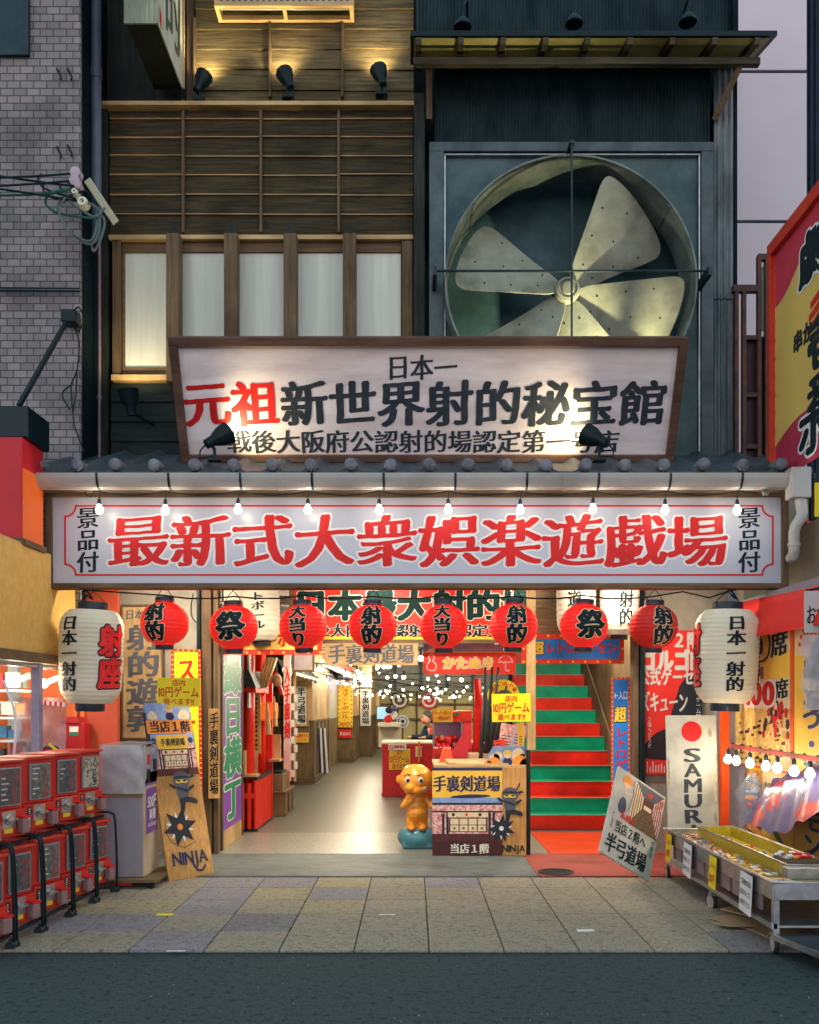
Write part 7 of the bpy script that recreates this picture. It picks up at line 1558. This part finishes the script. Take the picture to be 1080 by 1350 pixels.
cm_ = thing('pink_prize_machine', 'pink and red tabletop prize machine with clear window and yellow header', 'prize machine', at(600, 1005, 12.4))
Ym = 12.4; pk_ = mat('hot_pink_plastic', lin(238, 72, 84), .35, var=.06)
b = MB(pk_); b.box(at(572, 1015, Ym), at(618, 985, Ym+.5)); b.prism([(0, 0), (.28, 0), (.28, .42), (.20, .36)], 0, .02, frame(at(591, 1000, Ym-.02), X3, Z3)); b.box(at(610, 1000, Ym), at(619, 945, Ym+.5)); b.box((gx(572, Ym), Ym, .04), (gx(618, Ym), Ym+.5, gz(1016, Ym))); b.build('body', None, cm_, bevel=.008)
b = MB(lr); b.box(at(570, 951, Ym-.02), at(619, 937, Ym+.5)); b.build('header', None, cm_, bevel=.006); b = MB(tagy); b.box(at(571, 952, Ym-.025), at(597, 934, Ym-.04)); yo = b.build('yellow_header_card', None, cm_); tx = MB(redlet); M, w, h = facing(571, 934, 597, 952, Ym-.04); text(tx, M, 'スーパーボール', w*.5, h*.68, w*.9, h*.34, 'goth', .003); text(tx, M, '一回300円', w*.5, h*.28, w*.8, h*.34, 'goth', .003); tx.build('card_lettering', None, yo)
b = MB(mat('lilac_interior', (.40, .30, .52), .3)); b.box(at(573, 985, Ym+.3), at(609, 952, Ym+.35)); b.cm = green; b.box(at(599, 943, Ym-.03), at(606, 940, Ym-.05)); b.build('interior', None, cm_); b = MB(); random.seed(31)
for k in range(40): b.cm = random.choice([redp, redlet, pk_, pcream]); b.ball(at(random.uniform(574, 600), random.uniform(972, 984), Ym+random.uniform(.05, .28)), .035, 5)
stuff(b.build('red_prizes', None, cm_, smooth=True)); MB(steel).tube([at(572, 985, Ym), at(572, 952, Ym)], .015, 8).tube([at(609, 985, Ym), at(609, 952, Ym)], .015, 8).build('window_post', None, cm_)
b = MB(whitep); b.cm = lr
for k in range(4): b.box(at(571, 998-k*3.2, Ym-.05), at(594, 996.6-k*3.2, Ym-.03)); 
b.build('red_slat', lr, cm_)
cb1 = tag(MB(cbx).box(at(619, 1006, 10.0), at(645, 992, 10.3)).build('cardboard_box', None, None, bevel=.004), 'small tan cardboard box on the booth table', 'box')
ot = thing('toy_tray', 'shallow tan tray of flat toys at the front of the booth table', 'tray', at(620, 1008, 9.7)); b = MB(lwood); b.prism([(0, 0), (.62, 0), (.54, .14), (-.04, .12)], 0, .03, Matrix.Translation(at(592, 1010, 9.62)) @ Matrix.Rotation(R(20), 4, 'X')); b.cm = tagy; b.box(at(600, 1006, 9.7), at(630, 1003, 9.75)); b.build('tray', lwood, ot)
cnh = thing('orange_bag', 'small orange paper bag beside the cardboard box', 'bag', at(588, 1010, 10.1)); b = MB(mat('orange_bag_paper', lin(240, 84, 50), .5, bump=.3, bscale=8)); b.prism([(-.09, 0), (.09, 0), (.05, .20), (-.03, .20)], -.05, .05, frame(at(588, 1010, 10.1), X3, Z3)); b.build('body', None, cnh, bevel=.008)
cp_ = thing('cartoon_fan_panel', 'cut-out panel of cartoon festival folk under the yellow sign', 'cut-out panel', at(668, 1010, 9.62)); M, w, h = facing(640, 984, 696, 1012, 9.62)
b = MB(psky); b.prism([(0, .06), (.07, -.01), (w, -.01), (w, h), (w*.18, h*1.0), (w*.08, h*.6)], -.012, 0, M); b.build('panel', None, cp_)
b = MB(); b.cm = pcream
for x, y, r in ((w*.22, h*.42, .055), (w*.78, h*.6, .07), (w*.88, h*.42, .05), (w*.30, h*.55, .045)): b.disc(x, y, r, .002, M)
b.cm = orange
for x, y, r in ((w*.2, h*.18, .07), (w*.82, h*.2, .085), (w*.95, h*.15, .06), (w*.06, h*.1, .05)): b.disc(x, y, r, .0025, M)
folk(b, M, w*.52, h*.10, .12, .004, pnavy, tagy); b.build('cartoon_print', None, cp_)
stk_ = MB(); 
sg_ = thing('leaflet_stack', 'pink leaflets and flat toys propped behind the cartoon panel', 'leaflets', at(668, 985, 9.8)); M, w, h = facing(650, 950, 690, 985, 9.8)
for k, (x, y, ww, hh, mm, ro) in enumerate(((.05, -.02, .17, .28, pink, -8), (.18, .0, .13, .26, mat('leaflet_lilac', (.55, .42, .52), .5), -14), (.26, -.04, .07, .30, pyel, 0), (.02, -.03, .12, .10, lr, 10))): mm_ = M @ Matrix.Translation((x, y, k*.008)) @ Matrix.Rotation(R(ro), 4, 'Z'); q = MB(mm); q.box((0, 0, -.004), (ww, hh, 0), mm_); q.cm = ink; [q.rect(.02, hh*.2+j*.03, ww*.7, hh*.2+j*.03+.008, .001, mm_) for j in range(4)]; q.build('leaflet', None, sg_)
rs = thing('round_yellow_sign', 'round yellow sign with red lettering and a black cap drawing', 'sign', at(664, 930, 10.3)); M = frame(at(664, 917, 10.3), X3, Z3); b = MB(yell); b.lathe([(.001, -.02), (.178, -.02), (.178, 0), (.001, 0)], M, 32); b.cm = ggrey; b.poly([(.10*math.cos(R(q))+.01, -.02+.085*math.sin(R(q))) for q in range(0, 181, 15)], .002, M); b.cm = green; b.poly([(.07*math.cos(R(q)), -.03+.05*math.sin(R(q))) for q in range(0, 181, 15)], .004, M); b.cm = skin_; b.rect(-.08, -.10, .08, -.03, .003, M); b.build('disc', yell, rs)
tx = MB(redlet)
for k, c in enumerate('射的コルク弾'):
    a = R(150-k*24); text(tx, M @ Matrix.Translation((.137*math.cos(a), .137*math.sin(a), 0)) @ Matrix.Rotation(a-math.pi/2, 4, 'Z'), c, 0, 0, .055, .055, 'goth', .004, grp='r')
tx.build('lettering', None, rs); MB(mwoodz).box(at(662, 1010, 10.33), at(666, 917, 10.36)).build('stake', None, rs)
rf_ = thing('cork_rifles', 'bundle of dark cork rifles and poles standing behind the booth table', 'rifles', at(645, 1000, 10.2))
for k, (ua, ub) in enumerate(((634, 640), (640, 649), (646, 657), (652, 668))): b = MB(dwoodz if k % 2 else gdark); b.tube([at(ua, 1000, 10.0+.05*k), at((ua+ub)/2, 950, 10.1), at(ub, 880 if k < 3 else 905, 10.2)], [.025, .02, .013], 8); b.build('rifle', None, rf_, smooth=True)
rt = thing('red_hanging_tassel', 'red cloth roll hanging behind the rifles under the sign', 'cloth', at(630, 925, 11)); b = MB(redp); b.tube([at(629, 895, 11), at(631, 930, 11), at(628, 1000, 11)], [.04, .055, .05], 10); b.build('cloth', None, rt, smooth=True)
# ================================================================= orange figurine on its blue-green base
fgm = mat('figurine_orange', lin(238, 142, 34), .28, col2=lin(244, 164, 60), scale=4, coat=.5)
fg = thing('orange_figurine', 'glossy orange painted cherub-like statue on a blue-green base, half behind the ninja panel', 'statue', (0.08, 9.98, .036))
O = Vector((.025, 9.98, 0))
b = MB(mat('teal_base', (.06, .20, .24), .35, col2=(.09, .26, .30), scale=3, coat=.3)); b.ball(O+Vector((.02, .06, .15)), .17, 14, (1.30, 1.1, .82)); b.box(O+Vector((-.14, -.08, .037)), O+Vector((.18, .2, .1))); apply_mods(remesh(b.build('base', None, fg), .015, 8))
b = MB(fgm); cap = [(O+Vector((-.045, 0, .27)), O+Vector((-.045, .0, .42)), .062, .060), (O+Vector((.07, 0, .27)), O+Vector((.075, .0, .42)), .062, .060), (O+Vector((.015, .0, .43)), O+Vector((.015, .0, .56)), .120, .108), (O+Vector((-.07, .0, .585)), O+Vector((-.13, -.04, .50)), .04, .036), (O+Vector((-.13, -.04, .50)), O+Vector((-.06, -.11, .56)), .034, .03), (O+Vector((.10, 0, .585)), O+Vector((.17, -.04, .50)), .04, .036)]
capsules(b, cap); b.ball(O+Vector((.01, -.01, .775)), .178, 14, (1.08, .98, .92)); b.ball(O+Vector((.0, .0, .87)), .13, 12, (1.1, 1, .6))
b.ball(O+Vector((-.06, -.16, .705)), .055, 10); b.ball(O+Vector((-.02, -.13, .675)), .085, 10, (1.2, .8, .7))
for s in (-1, 1): b.ball(O+Vector((.01+.19*s, .03, .78)), .045, 10, (.8, .5, 1.1)); b.ball(O+Vector((.015+s*.055, -.06, .262)), .05, 10, (.9, 1.3, .6))
for q in range(4): capsules(b, [(O+Vector((-.055+.012*q, -.115, .575)), O+Vector((-.045+.013*q, -.135, .60)), .011, .009)])
apply_mods(remesh(b.build('body', None, fg), .0065, 3))
b = MB(mat('figurine_face_pink', lin(238, 170, 120), .3, var=.05)); b.ball(O+Vector((.06, -.128, .70)), .06, 10, (1.1, .6, .8)); b.ball(O+Vector((-.07, -.125, .695)), .05, 10, (1.1, .6, .8)); b.build('cheek', None, fg, smooth=True)
for s, x, dy in ((-1, -.085, .0), (1, .055, -.018)):
    b = MB(whitep); b.ball(O+Vector((x, -.152+dy, .785)), .034, 10, (.85, .5, 1.1)); eo = b.build('eye', None, fg, smooth=True); b = MB(ink); b.ball(O+Vector((x+.003, -.168+dy, .783)), .019, 8, (.9, .5, 1.1)); b.build('pupil', None, eo, smooth=True)
    MB(ink).tube([O+Vector((x-.04, -.155+dy, .832)), O+Vector((x, -.160+dy, .850)), O+Vector((x+.04, -.155+dy, .838))], .006, 6).build('eyebrow', None, fg)
MB(ink).tube([O+Vector((-.08, -.178, .655)), O+Vector((-.03, -.188, .642)), O+Vector((.03, -.175, .655))], .005, 6).build('mouth', None, fg)
# ================================================================= litter and small marks
tag(MB(yell).box((-1.92, 6.86, .023), (-1.80, 6.92, .026)).build('yellow_tape', None), 'short piece of yellow tape stuck on the paving near the ninja board', 'tape')
tag(MB(whitep).add([(1.14, 6.36, .026), (1.26, 6.38, .026), (1.25, 6.42, .03), (1.13, 6.40, .034)], [(0, 1, 2, 3)]).build('white_paper_scrap', None), 'crumpled white paper scrap on the paving right of the middle', 'litter')
for i, (u, v, l) in enumerate(((510, 1206, 'pale scuffed paper strip on the paving in front of the entrance'), (232, 1254, 'pale flattened scrap at the paving edge by the road'))): p = gnd(u, v, .024); tag(MB(cream).box(p-Vector((.06, .01, 0)), p+Vector((.06, .012, .002))).build('paper_strip', None), l, 'litter')
random.seed(40); gum = MB(mat('gravel_speck', (.35, .35, .33), .8))
for k in range(40): x, y = random.uniform(-2, 2.4), random.uniform(4.6, 5.85); gum.ball((x, y, .002), random.uniform(.0015, .004), 4)
stuff(tag(gum.build('gravel', None), 'pale grit specks scattered on the dark asphalt', 'grit'))
